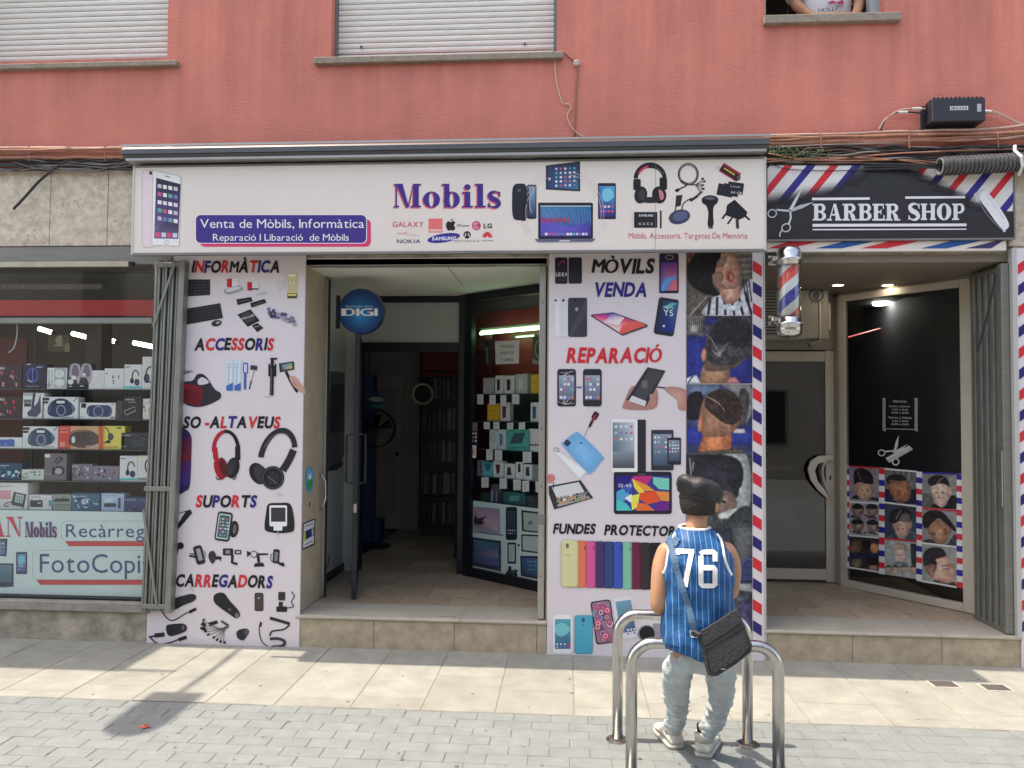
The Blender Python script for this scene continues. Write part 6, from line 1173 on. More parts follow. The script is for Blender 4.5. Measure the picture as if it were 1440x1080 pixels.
L_((532, 714, 940, 930), 'red and tan box with a brown oval speaker on the third shelf', (190, 72, 66), d_red)
def d_yel(p, x0, y0, x1, y1): p.line([(955, 728), (985, 740), (1008, 790)], 9, (40, 34, 36), True); p.ell(1018, 812, 26, 32, (44, 46, 58)); p.ell(1018, 812, 14, 18, (74, 80, 100)); p.line([(950, 864), (985, 868)], 10, (40, 34, 36)); p.ell(998, 858, 22, 16, (44, 44, 54)); p.rect(1074, 726, 1116, 738, (80, 66, 50)); p.rect(944, 716, 958, 928, (222, 130, 50)); icons(p, 955, 895, 1085, 922, 5, 1, [(210, 110, 60), (150, 110, 70)], 0, .6)
L_((942, 714, 1146, 930), 'yellow box with black headphones on the third shelf', (226, 178, 88), d_yel)
L_((1112, 775, 1360, 932), 'black box with a faint drawn charger on the third shelf by the gate', (34, 38, 50), lambda p, *a: (p.text('Samsung', 1120, 1204, 804, 15, (180, 186, 196)), p.rect(1215, 838, 1325, 905, (52, 58, 70)), p.line([(1200, 780), (1345, 840)], 4, (90, 96, 110)), p.text('4.0', 1120, 1158, 908, 14, (190, 195, 205))))
TE = [(40, 120, 150), (60, 150, 170), (130, 170, 190), (30, 60, 96), (190, 200, 210)]
L_((-60, 205, 200, 345), 'blue and teal box of small phones on the fourth shelf, left edge', (30, 60, 84), d_busy(TE, 18, 3, 'Panasonic'), O5)
L_((170, 264, 402, 348), 'low grey and white patterned box on the fourth shelf', (170, 176, 170), d_busy([(90, 100, 96), (215, 218, 210), (60, 66, 66)], 22, 8), O5)
L_((405, 114, 608, 356), 'tall grey headphone box on the fourth shelf', (98, 92, 98), lambda p, *a: (p.rect(412, 124, 462, 152, (200, 206, 214)), p.ring(545, 225, 44, 80, 12, (40, 36, 44), 200, 320), p.line([(575, 160), (520, 215)], 14, (44, 40, 48)), p.ell(545, 275, 50, 44, (52, 46, 54)), p.ell(540, 280, 34, 30, (150, 140, 146)), p.rect(412, 300, 470, 306, (150, 140, 120)), p.poly([(480, 235), (500, 240), (495, 320), (480, 310)], (40, 36, 44))), O5, depth=.11)
L_((660, 214, 850, 356), 'grey box of assorted cables left of its twin on the fourth shelf', (104, 100, 110), d_busy([(56, 54, 62), (170, 168, 176), (80, 78, 88)], 28, 9, 'TRUST'), O5)
L_((852, 234, 1092, 358), 'long grey box of car radio parts on the fourth shelf', (110, 108, 120), d_busy([(50, 48, 60), (170, 170, 180), (150, 90, 120), (84, 82, 96)], 30, 10), O5)
L_((1098, 138, 1262, 364), 'white headphone box with a turquoise foot band on the fourth shelf', (206, 218, 218), d_head(band=(60, 170, 170)), O5)
L_((1264, 136, 1400, 364), 'cream and white headphone box beside the gate on the fourth shelf', (212, 212, 190), lambda p, *a: (p.ring(1375, 230, 44, 70, 12, DK, 90, 270), p.rect(1270, 340, 1356, 362, (60, 60, 56)), icons(p, 1272, 342, 1350, 360, 5, 1, [(220, 220, 210)], 0, .6), p.rect(1280, 148, 1325, 158, (190, 190, 120))), O5)
def d_phone(p, x0, y0, x1, y1): p.rect(-60, 455, 98, 535, (222, 130, 140)); p.rr(112, 478, 232, 600, 8, (56, 66, 68), 12) ; p.rr(140, 492, 215, 570, 4, (150, 165, 165), 12); icons(p, 150, 500, 210, 560, 3, 4, [(50, 60, 60)], .1, .6); p.line([(118, 560), (60, 570), (38, 592), (60, 604), (78, 588)], 8, (50, 58, 60), True); p.text('MARCADOR', -20, 100, 424, 12, (70, 76, 80)); p.ell(214, 612, 8, 7, (60, 66, 70))
L_((-60, 384, 250, 632), 'large white box with a black desk telephone on the bottom shelf', (206, 208, 204), d_phone, O5, depth=.14)
L_((266, 500, 474, 630), 'white box with a black portable radio on the bottom shelf', (206, 214, 212), lambda p, *a: (p.rr(276, 546, 392, 608, 8, (44, 50, 52)), p.line([(292, 548), (292, 516), (368, 516), (368, 548)], 6, (50, 56, 58)), p.rect(345, 562, 375, 580, (140, 146, 146)), p.rect(395, 520, 430, 545, (160, 180, 180)), p.rect(448, 545, 472, 600, (50, 130, 160))), O5)
L_((482, 494, 652, 634), 'grey green box with a flat dark device on the bottom shelf', (122, 132, 126), lambda p, *a: (p.poly([(495, 545), (520, 530), (630, 530), (645, 545), (635, 558), (505, 558)], (46, 52, 52)), p.ell(585, 518, 10, 8, (70, 76, 76)), p.rect(500, 585, 640, 592, (80, 90, 86))), O5)
L_((654, 484, 918, 644), 'teal box marked Panasonic with cordless phones on the bottom shelf', (38, 84, 108), d_busy(TE, 24, 11, 'Panasonic'), O5)
L_((930, 486, 1140, 646), 'pale blue box with a small router on the bottom shelf', (148, 168, 196), lambda p, *a: (p.rr(958, 574, 1070, 608, 10, (44, 50, 60)), p.rect(1086, 524, 1110, 620, (50, 64, 110)), icons(p, 1115, 530, 1135, 600, 1, 5, [(70, 90, 130)], 0, .5), p.text('RADIO CLOCK', 946, 1070, 506, 9, (60, 80, 120)), p.blob([(960, 545), (1020, 530), (1050, 550), (990, 565)], (176, 190, 210))), O5)
L_((1146, 520, 1340, 654), 'navy Panasonic phone box on the bottom shelf against the gate', (34, 54, 92), d_busy([(50, 60, 110), (40, 130, 140), (190, 150, 170), (60, 80, 130)], 16, 12, 'Panasonic'), O5)
# poster on the brown pillar behind the goods
pz = thing('wall_poster', 'faded pale poster with a tall figure high behind the left shop window', 'poster', tuple(PY(.62).at(84, 480))); p = Pr(PY(.59), (0, 350), 3.723, k=1.0); p.rect(250, 450, 362, 540, (110, 106, 84)); p.blob([(290, 470), (320, 452), (325, 500), (300, 505)], (196, 190, 160)); p.rect(280, 502, 330, 510, (190, 186, 160)); p.blob([(340, 500), (362, 495), (362, 538), (340, 535)], (176, 172, 140)); p.done('printed_sheet', pz)

# ------------------------------------------------------------------ phone shop doorway
ent = thing('shop_entrance', 'black framed glass entrance of the phone shop with its door open', 'entrance', (-1.4, 1.55, .234))
YD = 1.60; xj = X(505, YD, 600); xm0, xm1 = X(645, YD, 600), X(660, YD-.06, 600)
zh0, zh1 = Zc(495, YD, 580), Zc(482, YD, 580); zt1 = Zc(425, YD, 600)
mbox('head_rail', M_black, ent, xj-.02, xm0, YD, YD+.06, zh0, zh1+.002, .003); mbox('top_rail', M_black, ent, -2.10, xm1, YD, YD+.06, zt1, 2.845, .003); mbox('door_post', M_black, ent, xj-.02, xj+.03, YD+.001, YD+.058, .234, zh0-.001, .003)
mbox('left_filler', M_white, ent, -2.10, xj-.021, YD, YD+.06, .234, zt1-.001)
mbox('mullion', M_black, ent, xm0+.001, xm1, YD-.06, YD+.07, .234, 2.844, .004)
mbox('transom_panel', mat('frosted_panel', (.40, .43, .42), .35, 0, .1, 2), ent, xj-.02, xm0, YD+.02, YD+.03, zh1+.003, zt1-.001)
DA = vplane((-.948, 1.503), (-.13, .81))
dA = Vector((DA.N.y*-1, DA.N.x, 0)); dA = Vector((.818, -.693, 0)).normalized()
def onA(px, py, off=0): return DA.at(px, py, off)
def quadA(name, m, par, px0, px1, py0, py1, th=.05, off=0, zz=None):
    a, b2 = onA(px0, 600, off), onA(px1, 600, off); z0_, z1_ = zz or ((onA(px0, py1, off).z+onA(px1, py1, off).z)/2, (onA(px0, py0, off).z+onA(px1, py0, off).z)/2)
    q = MB(); f = [Vector((a.x, a.y, z0_)), Vector((b2.x, b2.y, z0_)), Vector((b2.x, b2.y, z1_)), Vector((a.x, a.y, z1_))]; q.prism(f, [v-DA.N*th for v in f]); return q.build(name, m, par)
shw = thing('display_window', 'angled display window of boxed phones right of the open shop door', 'shop window', (-.55, 1.2, .234))
quadA('bottom_rail', M_black, shw, 656, 772, 0, 0, .05, 0, (.236, .32)); quadA('top_rail', M_black, shw, 656, 772, 0, 0, .05, 0, (2.77, 2.844)); quadA('post', M_black, shw, 652, 662, 0, 0, .05, .004, (.236, 2.843))
a, b2 = onA(661, 600, -.02), onA(772, 600, -.02); q = MB(); q.add([(a.x, a.y, .32), (b2.x, b2.y, .32), (b2.x, b2.y, 2.77), (a.x, a.y, 2.77)], [(0, 1, 2, 3)]); q.build('pane', GL, shw)
IA = ((640, 580), 4.157); IB = ((640, 400), 5.4)
wb = thing('window_sign', 'white printed sheet of laptops and tablets low in the angled display window', 'sign', (-.5, 1.3, .35))
quadA('sheet', M_ws, wb, 657, 772, 0, 0, .006, -.035, (.315, (onA(657, 703, -.035).z)))
SA = DA.moved(-.034)
def pa(nm): p = Pr(SA, *IA, k=1.25); return p
p = pa(0); p.poly([(100, 548), (262, 562), (262, 715), (100, 690)], (150, 146, 164)); p.poly([(112, 556), (252, 570), (250, 692), (110, 665)], [(160, 140, 160), (150, 130, 150), (196, 160, 176), (120, 96, 116)]); p.blob([(108, 640), (120, 600), (135, 620), (185, 604), (160, 630), (170, 650), (130, 655)], (60, 44, 60)); p.poly([(78, 690), (284, 716), (280, 722), (90, 698)], (110, 108, 120)); p.done('printed_laptop', wb)
p = pa(0); p.poly([(98, 728), (268, 752), (268, 920), (98, 890)], (40, 44, 56)); p.poly([(108, 742), (260, 764), (258, 904), (106, 876)], [(70, 110, 130), (60, 100, 120), (80, 90, 150), (70, 66, 110)]); p.poly([(112, 800), (250, 800), (250, 850), (112, 830)], [(90, 80, 120), (110, 110, 140), (130, 130, 150), (80, 90, 130)]); p.poly([(84, 884), (272, 922), (268, 930), (90, 894)], (70, 72, 84)); p.done('printed_laptop', wb)
p = pa(0); p.rr(296, 552, 362, 746, 14, (34, 38, 50)); p.grad(303, 575, 355, 715, (50, 70, 84), (44, 50, 70)); icons(p, 303, 680, 355, 715, 4, 2, ICS, 0, .5, 3); p.done('printed_phone', wb)
p = pa(0); p.poly([(386, 570), (500, 584), (500, 706), (390, 694)], (48, 58, 60)); p.poly([(398, 584), (500, 594), (500, 698), (402, 686)], (160, 176, 170)); p.ell(440, 645, 14, 14, (110, 130, 130)); p.done('printed_tablet', wb)
p = pa(0); p.poly([(386, 712), (505, 716), (505, 826), (388, 812)], (40, 46, 50)); p.poly([(394, 722), (505, 726), (505, 818), (396, 804)], (176, 190, 184)); p.done('printed_tablet', wb)
p = pa(0); p.rr(306, 760, 356, 884, 6, (40, 46, 50)); p.rr(313, 772, 349, 872, 3, (170, 186, 182)); p.ell(372, 776, 6, 8, DK); p.done('printed_phone', wb)
p = pa(0); p.poly([(380, 838), (505, 840), (505, 980), (384, 955)], (36, 42, 52)); p.poly([(390, 850), (505, 852), (505, 968), (394, 944)], [(50, 90, 130), (60, 110, 150), (40, 80, 110), (40, 60, 100)]); icons(p, 420, 860, 490, 930, 5, 3, [(120, 180, 210), (90, 150, 180)], 0, .5); p.done('printed_tablet', wb)
p = pa(0); r9 = random.Random(2)
for k in range(14): p.ell(333+r9.uniform(-26, 26), 930+r9.uniform(-24, 24), r9.uniform(8, 14), r9.uniform(8, 14), r9.choice([(40, 50, 54), (60, 76, 80), (30, 36, 40)]), n=9)
p.done('printed_adapters', wb)
# inside of the angled display
da = thing('backdrop_panel', 'dark and red backboard inside the angled display window', 'panel', (-.5, 1.6, .4))
quadA('dark_board', M_dkb, da, 640, 800, 0, 0, .02, -.50, (.24, 2.05)); quadA('red_board', M_dred, da, 658, 690, 0, 0, .02, -.30, (.24, 2.5)); quadA('red_header', mat('red_header_panel', (.36, .04, .045), .4, 0, .1, 3), da, 656, 800, 0, 0, .02, -.44, (2.1, onA(700, 437, -.4).z)); quadA('grey_header', _m['grey_header_board'], da, 650, 800, 0, 0, .02, -.47, (2.4, 2.843))
ga_, gb_ = DA.at(676, 469, -.22), DA.at(768, 459.5, -.22); gb_.z = ga_.z
tube_lamp('lit greenish tube under the red header of the angled display window', ga_, gb_, .014, E_g, True)
ga_, gb_ = DA.at(726, 474, -.40), DA.at(752, 471.5, -.40); gb_.z = ga_.z; tube_lamp('second shorter greenish tube just below the first in the angled display', ga_, gb_, .009, emis('dim_green_tube', (.3, .8, .5), .9), False)
sha = thing('display_shelf', 'thin dark shelves inside the angled display window', 'shelf', (-.5, 1.4, 1)); shA = []
for py in (554, 592, 632, 671, 706): z = onA(700, py, -.12).z; shA.append(z); quadA('shelf_board', M_shelf, sha, 662, 790, 0, 0, .3, -.09, (z-.007, z))
GA = 'boxed phones in the angled display window'
def A_(r, lab, col, d=None, Q=IB, off=-.11, depth=.05, cat='box', name='product_box'): return pbox(r, lab, col, d, plane=DA.moved(off), origin_=Q[0], sc=Q[1], grp=GA, shz_=shA, depth=depth, cat=cat, name=name)
def d_ph(c=(50, 40, 50), fr=(222, 222, 226)):
    def f(p, x0, y0, x1, y1):
        w, h = x1-x0, y1-y0; p.poly([(x0+w*.22, y0+h*.2), (x0+w*.62, y0+h*.22), (x0+w*.6, y0+h*.8), (x0+w*.24, y0+h*.84)], c); p.line([(x0+w*.75, y0+h*.1), (x0+w*.75, y0+h*.9)], w*.03, (150, 150, 155))
    return f
A_((212, 710, 290, 830), 'grey striped phone box, first on the top row of the angled display', (150, 146, 150), d_busy([(90, 90, 96), (190, 190, 194)], 10, 1))
A_((304, 692, 362, 830), 'white phone box with dark arch, second on the top row of the angled display', (196, 194, 200), d_ph((60, 44, 56)))
A_((374, 692, 448, 830), 'white phone box with dark phone, third on the top row of the angled display', (190, 188, 194), d_ph((46, 40, 50)))
A_((462, 680, 548, 828), 'pale grey phone box, tallest on the top row of the angled display', (160, 164, 156), d_ph((176, 180, 168)))
A_((574, 684, 632, 830), 'amber yellow phone box on the top row beside the gate rail', (216, 156, 44), lambda p, x0, y0, x1, y1: p.rect(x0+14, y0+60, x0+44, y0+66, (150, 100, 40)))
A_((244, 904, 332, 1038), 'amber yellow phone box on the second row of the angled display', (206, 148, 44), lambda p, x0, y0, x1, y1: p.rect(x0+16, y0+52, x0+46, y0+58, (150, 100, 40)))
A_((342, 896, 414, 1040), 'white phone box with dark phone on the second row of the angled display', (186, 182, 184), d_ph((80, 50, 50)))
A_((572, 896, 640, 1044), 'white box with teal phone on the second row near the gate rail', (200, 204, 208), d_ph((30, 90, 110)))
A_((200, 100, 244, 208), 'slim white phone box with oval print on the third row', (176, 186, 184), lambda p, x0, y0, x1, y1: p.ring(222, 150, 13, 32, 4, (120, 130, 130)), IA)
A_((248, 100, 296, 212), 'slim white phone box with blue phone on the third row', (176, 184, 190), d_ph((70, 110, 150)), IA)
A_((300, 98, 440, 214), 'tilted turquoise tablet box on the third row of the angled display', (60, 150, 136), lambda p, x0, y0, x1, y1: (p.poly([(318, 182), (345, 122), (412, 118), (390, 180)], (50, 76, 80)), p.rect(305, 204, 420, 210, (40, 110, 100))), IA)
A_((430, 96, 492, 208), 'white watch box with four dark dots on the third row', (190, 192, 192), lambda p, *a: [p.ell(442+k*14, 190, 6, 6, DK) for k in range(4)], IA)
A_((128, 278, 162, 364), 'thin grey box at the left end of the fourth row', (110, 116, 120), lambda p, *a: p.line([(148, 285), (150, 355)], 7, (50, 50, 56)), IA)
A_((164, 290, 216, 370), 'teal and white phone box on the fourth row', (70, 160, 170), lambda p, *a: p.poly([(168, 296), (212, 298), (200, 340), (180, 340)], (40, 90, 110)), IA)
A_((222, 284, 282, 376), 'white box with a dark red folding phone on the fourth row', (186, 190, 190), lambda p, *a: p.poly([(235, 302), (264, 306), (258, 352), (244, 362)], (76, 40, 44)), IA)
A_((288, 300, 348, 380), 'white box with a grey clamshell phone on the fourth row', (184, 188, 188), lambda p, *a: p.poly([(305, 318), (325, 320), (330, 368), (302, 366)], (56, 54, 58)), IA)
A_((352, 290, 396, 384), 'slim white box with a bar phone on the fourth row', (190, 194, 192), lambda p, *a: p.rr(367, 300, 382, 350, 4, (60, 56, 58)), IA)
A_((400, 302, 450, 386), 'white box with a black cordless phone on the fourth row', (194, 196, 194), lambda p, *a: p.poly([(414, 318), (432, 318), (436, 372), (412, 370)], (50, 50, 54)), IA)
A_((452, 306, 486, 390), 'grey box at the right end of the fourth row behind the gate rail', (110, 120, 122), None, IA)
A_((280, 466, 408, 540), 'dark teal box lying on the bottom row of the angled display', (40, 84, 86), lambda p, *a: p.poly([(315, 490), (380, 484), (370, 515), (320, 520)], (70, 130, 130)), IA, depth=.1)
A_((412, 490, 500, 552), 'dark grey box on the bottom row beside the gate rail', (50, 54, 58), d_busy([(90, 96, 100), (30, 34, 40)], 8, 4), IA, depth=.1)
A_((150, 470, 205, 520), 'dark green bottle shaped gadgets box at the left of the bottom row', (36, 50, 48), d_busy([(70, 90, 84), (30, 34, 40)], 8, 6), IA, depth=.1)
A_((208, 420, 264, 530), 'stand with slim bottles on the bottom row of the angled display', (70, 70, 78), lambda p, *a: [p.line([(215+k*14, 455+k*4), (215+k*14, 524)], 7, [(150, 150, 160), (60, 80, 120), (110, 120, 120), (40, 40, 50)][k]) for k in range(4)], IA, depth=.04)
# price tags
tg = 0
TAGS = [(168, 836, 214, 912, 0), (260, 838, 308, 912, 0), (344, 840, 388, 920, 0), (432, 836, 486, 910, 0), (218, 1046, 264, 1100, 0), (290, 1044, 336, 1100, 0), (394, 1048, 440, 1100, 0), (484, 1046, 530, 1100, 0), (182, 214, 220, 278, 1), (232, 220, 274, 284, 1), (396, 230, 446, 294, 1), (154, 378, 196, 438, 1), (260, 384, 302, 446, 1), (340, 392, 384, 454, 1), (392, 398, 432, 462, 1), (470, 404, 492, 468, 1)]
for r_ in TAGS:
    Q_ = IA if r_[4] else IB; pl = DA.moved(-.085); T_ = lambda x, y: (Q_[0][0]+x/Q_[1], Q_[0][1]+y/Q_[1])
    c = [pl.at(*T_(*v)) for v in rect(*r_[:4])]; sk = random.uniform(-.006, .006); c = [c[0]+Vector((0, 0, sk)), c[1], c[2], c[3]+Vector((0, 0, sk))]
    q = MB(); q.prism(c, [v-DA.N*.0015 for v in c]); o = q.build('price_tag', mc((206, 206, 208), .6, KP), None, origin=(c[2]+c[3])/2)
    j_ = TAGS.index(r_); w_ = [0, 4, 8, 11, 99]; rw_ = max(i for i in range(4) if j_ >= w_[i]); meta(o, ['first', 'second', 'third', 'fourth', 'fifth'][j_-w_[rw_]]+' white price card from the left, '+['top', 'second', 'third', 'lowest'][rw_]+' card row, angled window', 'price tag', 'white price cards in the angled display window')
    p = Pr(pl, *Q_, k=KP); x0, y0, x1, y1 = r_[:4]
    for k in range(3): p.rect(x0+8, y0+16+k*17, x1-8-k*5, y0+19+k*17, (150, 150, 156))
    p.done('printed_price', o)
# paper sign, wall phone cases, no smoking sign
pl = DA.moved(-.045); c = [pl.at(696, 480), pl.at(730.5, 478.5), pl.at(729.5, 511), pl.at(697, 512.5)]; q = MB(); q.prism(c, [v-DA.N*.001 for v in c])
o = meta(q.build('paper_sign', mc((212, 206, 212), .7, 1.5), None, origin=c[3]), 'white paper sheet reading MOVILES NUEVOS Y LIBRES in the angled window', 'paper sign')
p = Pr(pl, *IB, k=1.3); [p.text(t_, a, b2, y, 22, (40, 40, 48), .0, slope=-.01) for t_, a, b2, y in (('MOVILES', 346, 448, 480), ('NUEVOS', 346, 442, 530), ('Y LIBRES', 344, 444, 582))]; p.done('lettering', o)
q_ = thing('hanging_poster', 'dark leaning poster with a phone picture behind the paper sheet', 'poster', tuple(DA.at(690, 500, -.2))); p = Pr(DA.moved(-.2), *IB, k=1.2); p.poly([(218, 420), (305, 416), (308, 600), (222, 604)], (50, 40, 46)); p.poly([(232, 480), (250, 478), (256, 600), (236, 600)], (100, 110, 120)); p.poly([(262, 440), (302, 436), (304, 590), (266, 594)], (84, 56, 52)); p.done('printed_sheet', q_)
q_ = thing('hanging_poster', 'pale tilted sheet with a round print half hidden by the gate rail', 'poster', tuple(DA.at(752, 500, -.2))); p = Pr(DA.moved(-.2), *IB, k=1.2); p.poly([(588, 400), (660, 392), (660, 596), (588, 604)], (80, 84, 78)); p.ring(640, 490, 36, 70, 8, (150, 160, 150)); p.poly([(588, 560), (640, 590), (640, 604), (588, 604)], (150, 150, 150)); p.done('printed_sheet', q_)
pl = DA.moved(-.018); ns = thing('no_smoking_sticker', 'white sticker with a red no smoking circle on the display glass', 'sticker', tuple(pl.at(663, 634)))
p = Pr(pl, *IA, k=1.3, start=.0); p.poly([(72, 190), (124, 194), (122, 266), (72, 260)], (214, 210, 212)); p.ring(98, 228, 20, 30, 5, (190, 40, 50)); p.blob([(92, 215), (102, 208), (106, 230), (100, 246), (90, 240)], (40, 40, 46)); p.line([(84, 208), (112, 248)], 4, (190, 40, 50)); p.done('disc', ns)
ns = thing('card_sticker', 'dark sticker with rows of payment card marks above the no smoking sign', 'sticker', tuple(pl.at(664, 610))); p = Pr(pl, *IA, k=1.2, start=.0); p.poly([(70, 55), (132, 58), (130, 182), (72, 178)], (60, 52, 58)); p.poly([(74, 58), (130, 60), (130, 108), (76, 106)], (110, 104, 104)); icons(p, 76, 112, 130, 178, 3, 3, ICS, 0, .5, 3); p.done('printed_marks', ns)

# round projecting sign
dg = thing('round_sign', 'round dark blue sign reading DIGI hanging in the doorway', 'sign', tuple(aty(507, 440, .45)))
DP = PY(.449); c = aty(507, 437.5, .45); rad = (X(538, .45, 437)-X(474.5, .45, 437))/2
q = MB(); q.lathe((c.x, .45, c.z), [(.001, 0), (rad*.96, 0), (rad, .012), (rad, .07), (rad*.96, .085), (.001, .085)], 48, 'y'); q.build('disc', mat('navy_sign_body', (.012, .05, .13), .25), dg)
p = Pr(DP, (440, 400), 4.909, k=1.3, start=.001)
for i in range(12): f = i/11; R_ = 146-i*10.5; p.ell(327, 190+i*1.5, R_, R_, tuple((12, 48, 96)[j]*(1-f)+(0, 118, 176)[j]*f for j in range(3)), n=40)
p.done('printed_glow', dg); p = Pr(DP, (440, 400), 4.909, k=1.5, start=.0035)
p.text('Distribuidor oficial', 230, 412, 157, 13, (150, 190, 215), 0)
WD = (222, 226, 232)
p.strip([(196, 166), (230, 166)], [(196, 216), (230, 216)], WD); p.ring(252, 191, 38, 25, 7, WD, -90, 90, w2=18); p.rect(222, 166, 254, 173, WD); p.rect(222, 209, 254, 216, WD); p.rect(298, 166, 322, 216, WD)
p.ring(372, 191, 46, 25, 7, WD, 75, 285, w2=18); p.rect(370, 166, 412, 174, WD); p.rect(372, 208, 418, 216, WD); p.rect(396, 190, 418, 216, WD); p.rect(378, 188, 418, 194, WD); p.rect(424, 166, 447, 216, WD); p.done('lettering', dg)
mbox('bracket', M_black, dg, c.x-rad-.02, c.x-rad+.004, .46, .50, c.z-.14, c.z+.13)
# open glass door leaf, seen almost edge on
dl = thing('glass_door', 'black framed glass door standing open towards the street with a pull handle', 'door', (xj, YD, .236))
a3, b3 = Vector((xj+.0, YD-.01, 0)), Vector((atz(497.5, 842, .245).x+.0, atz(497.5, 842, .245).y, 0))
dd = (b3-a3).normalized(); nn = Vector((-dd.y, dd.x, 0)); Ln = (b3-a3).length
def leafbox(name, m, u0, u1, z0_, z1_, t0=-.02, t1=.02, par=dl, bev=.002):
    q = MB(); f = [a3+dd*u+nn*t0 for u in (u0, u1)]; g_ = [a3+dd*u+nn*t1 for u in (u0, u1)]
    q.prism([f[0]+Vector((0, 0, z0_)), f[1]+Vector((0, 0, z0_)), f[1]+Vector((0, 0, z1_)), f[0]+Vector((0, 0, z1_))], [g_[0]+Vector((0, 0, z0_)), g_[1]+Vector((0, 0, z0_)), g_[1]+Vector((0, 0, z1_)), g_[0]+Vector((0, 0, z1_))]); return q.build(name, m, par, bevel=bev)
zdt = 2.40
M_df = mat('worn_black_door_frame', (.03, .035, .045), .45, .4, .3, 20)
leafbox('closing_stile', M_df, Ln-.06, Ln, .245, zdt); leafbox('hinge_stile', M_df, 0, .06, .245, zdt); leafbox('bottom_rail', M_df, .061, Ln-.061, .245, .33); leafbox('top_rail', M_df, .061, Ln-.061, zdt-.07, zdt); leafbox('pane', GLD, .061, Ln-.061, .33, zdt-.07, -.003, .003, bev=0)
hz0, hz1 = 1.16, 1.56; h0 = a3+dd*(Ln-.03)
for s_, nm in ((1, 'pull_handle'), (-1, 'pull_handle')): q = MB(); o_ = nn*(.02*s_); o2 = nn*(.075*s_); q.tube([h0+o_+Vector((0, 0, hz0)), h0+o2+Vector((0, 0, hz0+.01)), h0+o2+Vector((0, 0, hz1-.01)), h0+o_+Vector((0, 0, hz1))], .009, 8); q.build(nm, M_df, dl)
leafbox('hinge_plate', M_alu, Ln-.002, Ln+.001, .93, 1.0, -.012, .012, bev=0)
# things in the shop
pn = thing('wall_poster', 'grey framed poster sheet on the white side wall of the doorway', 'poster', tuple(aty(470, 570, .9))); RW = Plane((-2.099, 0, 0), (1, 0, 0)); p = Pr(RW, (420, 350), 3.725, k=1.1, start=.001); p.poly([(165, 640), (242, 648), (240, 1070), (205, 1160), (150, 1165)], (112, 106, 112)); p.poly([(172, 712), (240, 706), (240, 960), (165, 965)], (72, 62, 78)); p.poly([(165, 1135), (232, 1110), (230, 1140), (160, 1165)], (50, 44, 52)); p.text('GO', 190, 210, 672, 10, (60, 56, 60)); p.done('printed_sheet', pn)
iw = struct(mbox('wall', mat('grey_interior_door_wall', (.36, .35, .36), .6, 0, .1, 3), None, -2.53, X(590, 4.2, 600), 4.2, 4.3, .234, 2.86)); 
idr = thing('interior_door', 'pale panelled door at the back of the phone shop', 'door', (X(535, 4.1, 600), 4.17, .24)); xd0, xd1 = X(512, 4.17, 600), X(566, 4.17, 600)
mbox('leaf', mat('grey_white_door', (.42, .41, .42), .5, 0, .08, 3), idr, xd0, xd1, 4.165, 4.199, .24, 2.2, .003)
for z0_, z1_ in ((.4, .95), (1.05, 1.5), (1.6, 2.05)): mbox('panel', mat('door_recess', (.34, .33, .34), .5), idr, xd0+.06, xd1-.06, 4.158, 4.1645, z0_, z1_, .003)
q = MB(); q.lathe((xd1-.06, 4.15, 1.2), [(.02, 0), (.028, -.01), (.02, -.03)], 12, 'y'); q.build('knob', M_black, idr)
st = thing('display_stand', 'blue cardboard display stand behind the open glass door', 'display stand', (X(530, 3.2, 600), 3.2, .24)); M_bl = mat('blue_card', (.02, .07, .20), .5, 0, .1, 4)
xs_0, xs_1 = X(511, 3.2, 600), X(525, 3.2, 600); mbox('column', M_bl, st, xs_0, xs_1, 3.2, 3.35, .24, Zc(528, 3.2, 520)); mbox('base', M_bl, st, xs_0, xs_1+.1, 3.15, 3.4, .236, .5)
c = aty(522, 565, 3.15); q = MB(); q.lathe((c.x, 3.15, c.z), [(.001, 0), (.13, 0), (.13, .03), (.001, .03)], 32, 'y'); q.build('disc', M_bl, st); p = Pr(PY(3.148), (440, 400), 4.909, k=1.2, start=.0); p.blob([(385, 795), (410, 778), (470, 780), (488, 800), (440, 812)], (170, 190, 190)); p.poly([(400, 828), (510, 825), (515, 850), (420, 856)], (70, 130, 120)); p.done('printed_logo', st)
fn = thing('pedestal_fan', 'black pedestal fan standing inside the phone shop door', 'fan', (X(523, 2.9, 700), 2.9, .24)); fx = X(525, 2.9, 700)
q = MB(); q.lathe((fx, 2.9, .236), [(.2, 0), (.2, .02), (.03, .04), (.02, .05)], 28); q.build('base', M_black, fn); q = MB(); q.tube([(fx, 2.9, .27), (fx, 2.9, 1.5)], .014, 8); q.build('pole', M_black, fn)
for k in range(3): q = MB(); q.lathe((fx+.05, 2.86-k*.05, 1.55), [(.2, 0), (.205, .004), (.2, .008), (.195, .004)], 32, 'y', True); q.build('cage_ring', M_black, fn)
for k in range(5): a_ = k*2*pi/5; q = MB(); c0 = Vector((fx+.05, 2.84, 1.55)); q.add([c0, c0+Vector((cos(a_)*.17, .0, sin(a_)*.17)), c0+Vector((cos(a_+.7)*.17, .03, sin(a_+.7)*.17)), c0+Vector((cos(a_+.9)*.05, .02, sin(a_+.9)*.05))], [(0, 1, 2, 3)]); q.build('blade', M_black, fn)
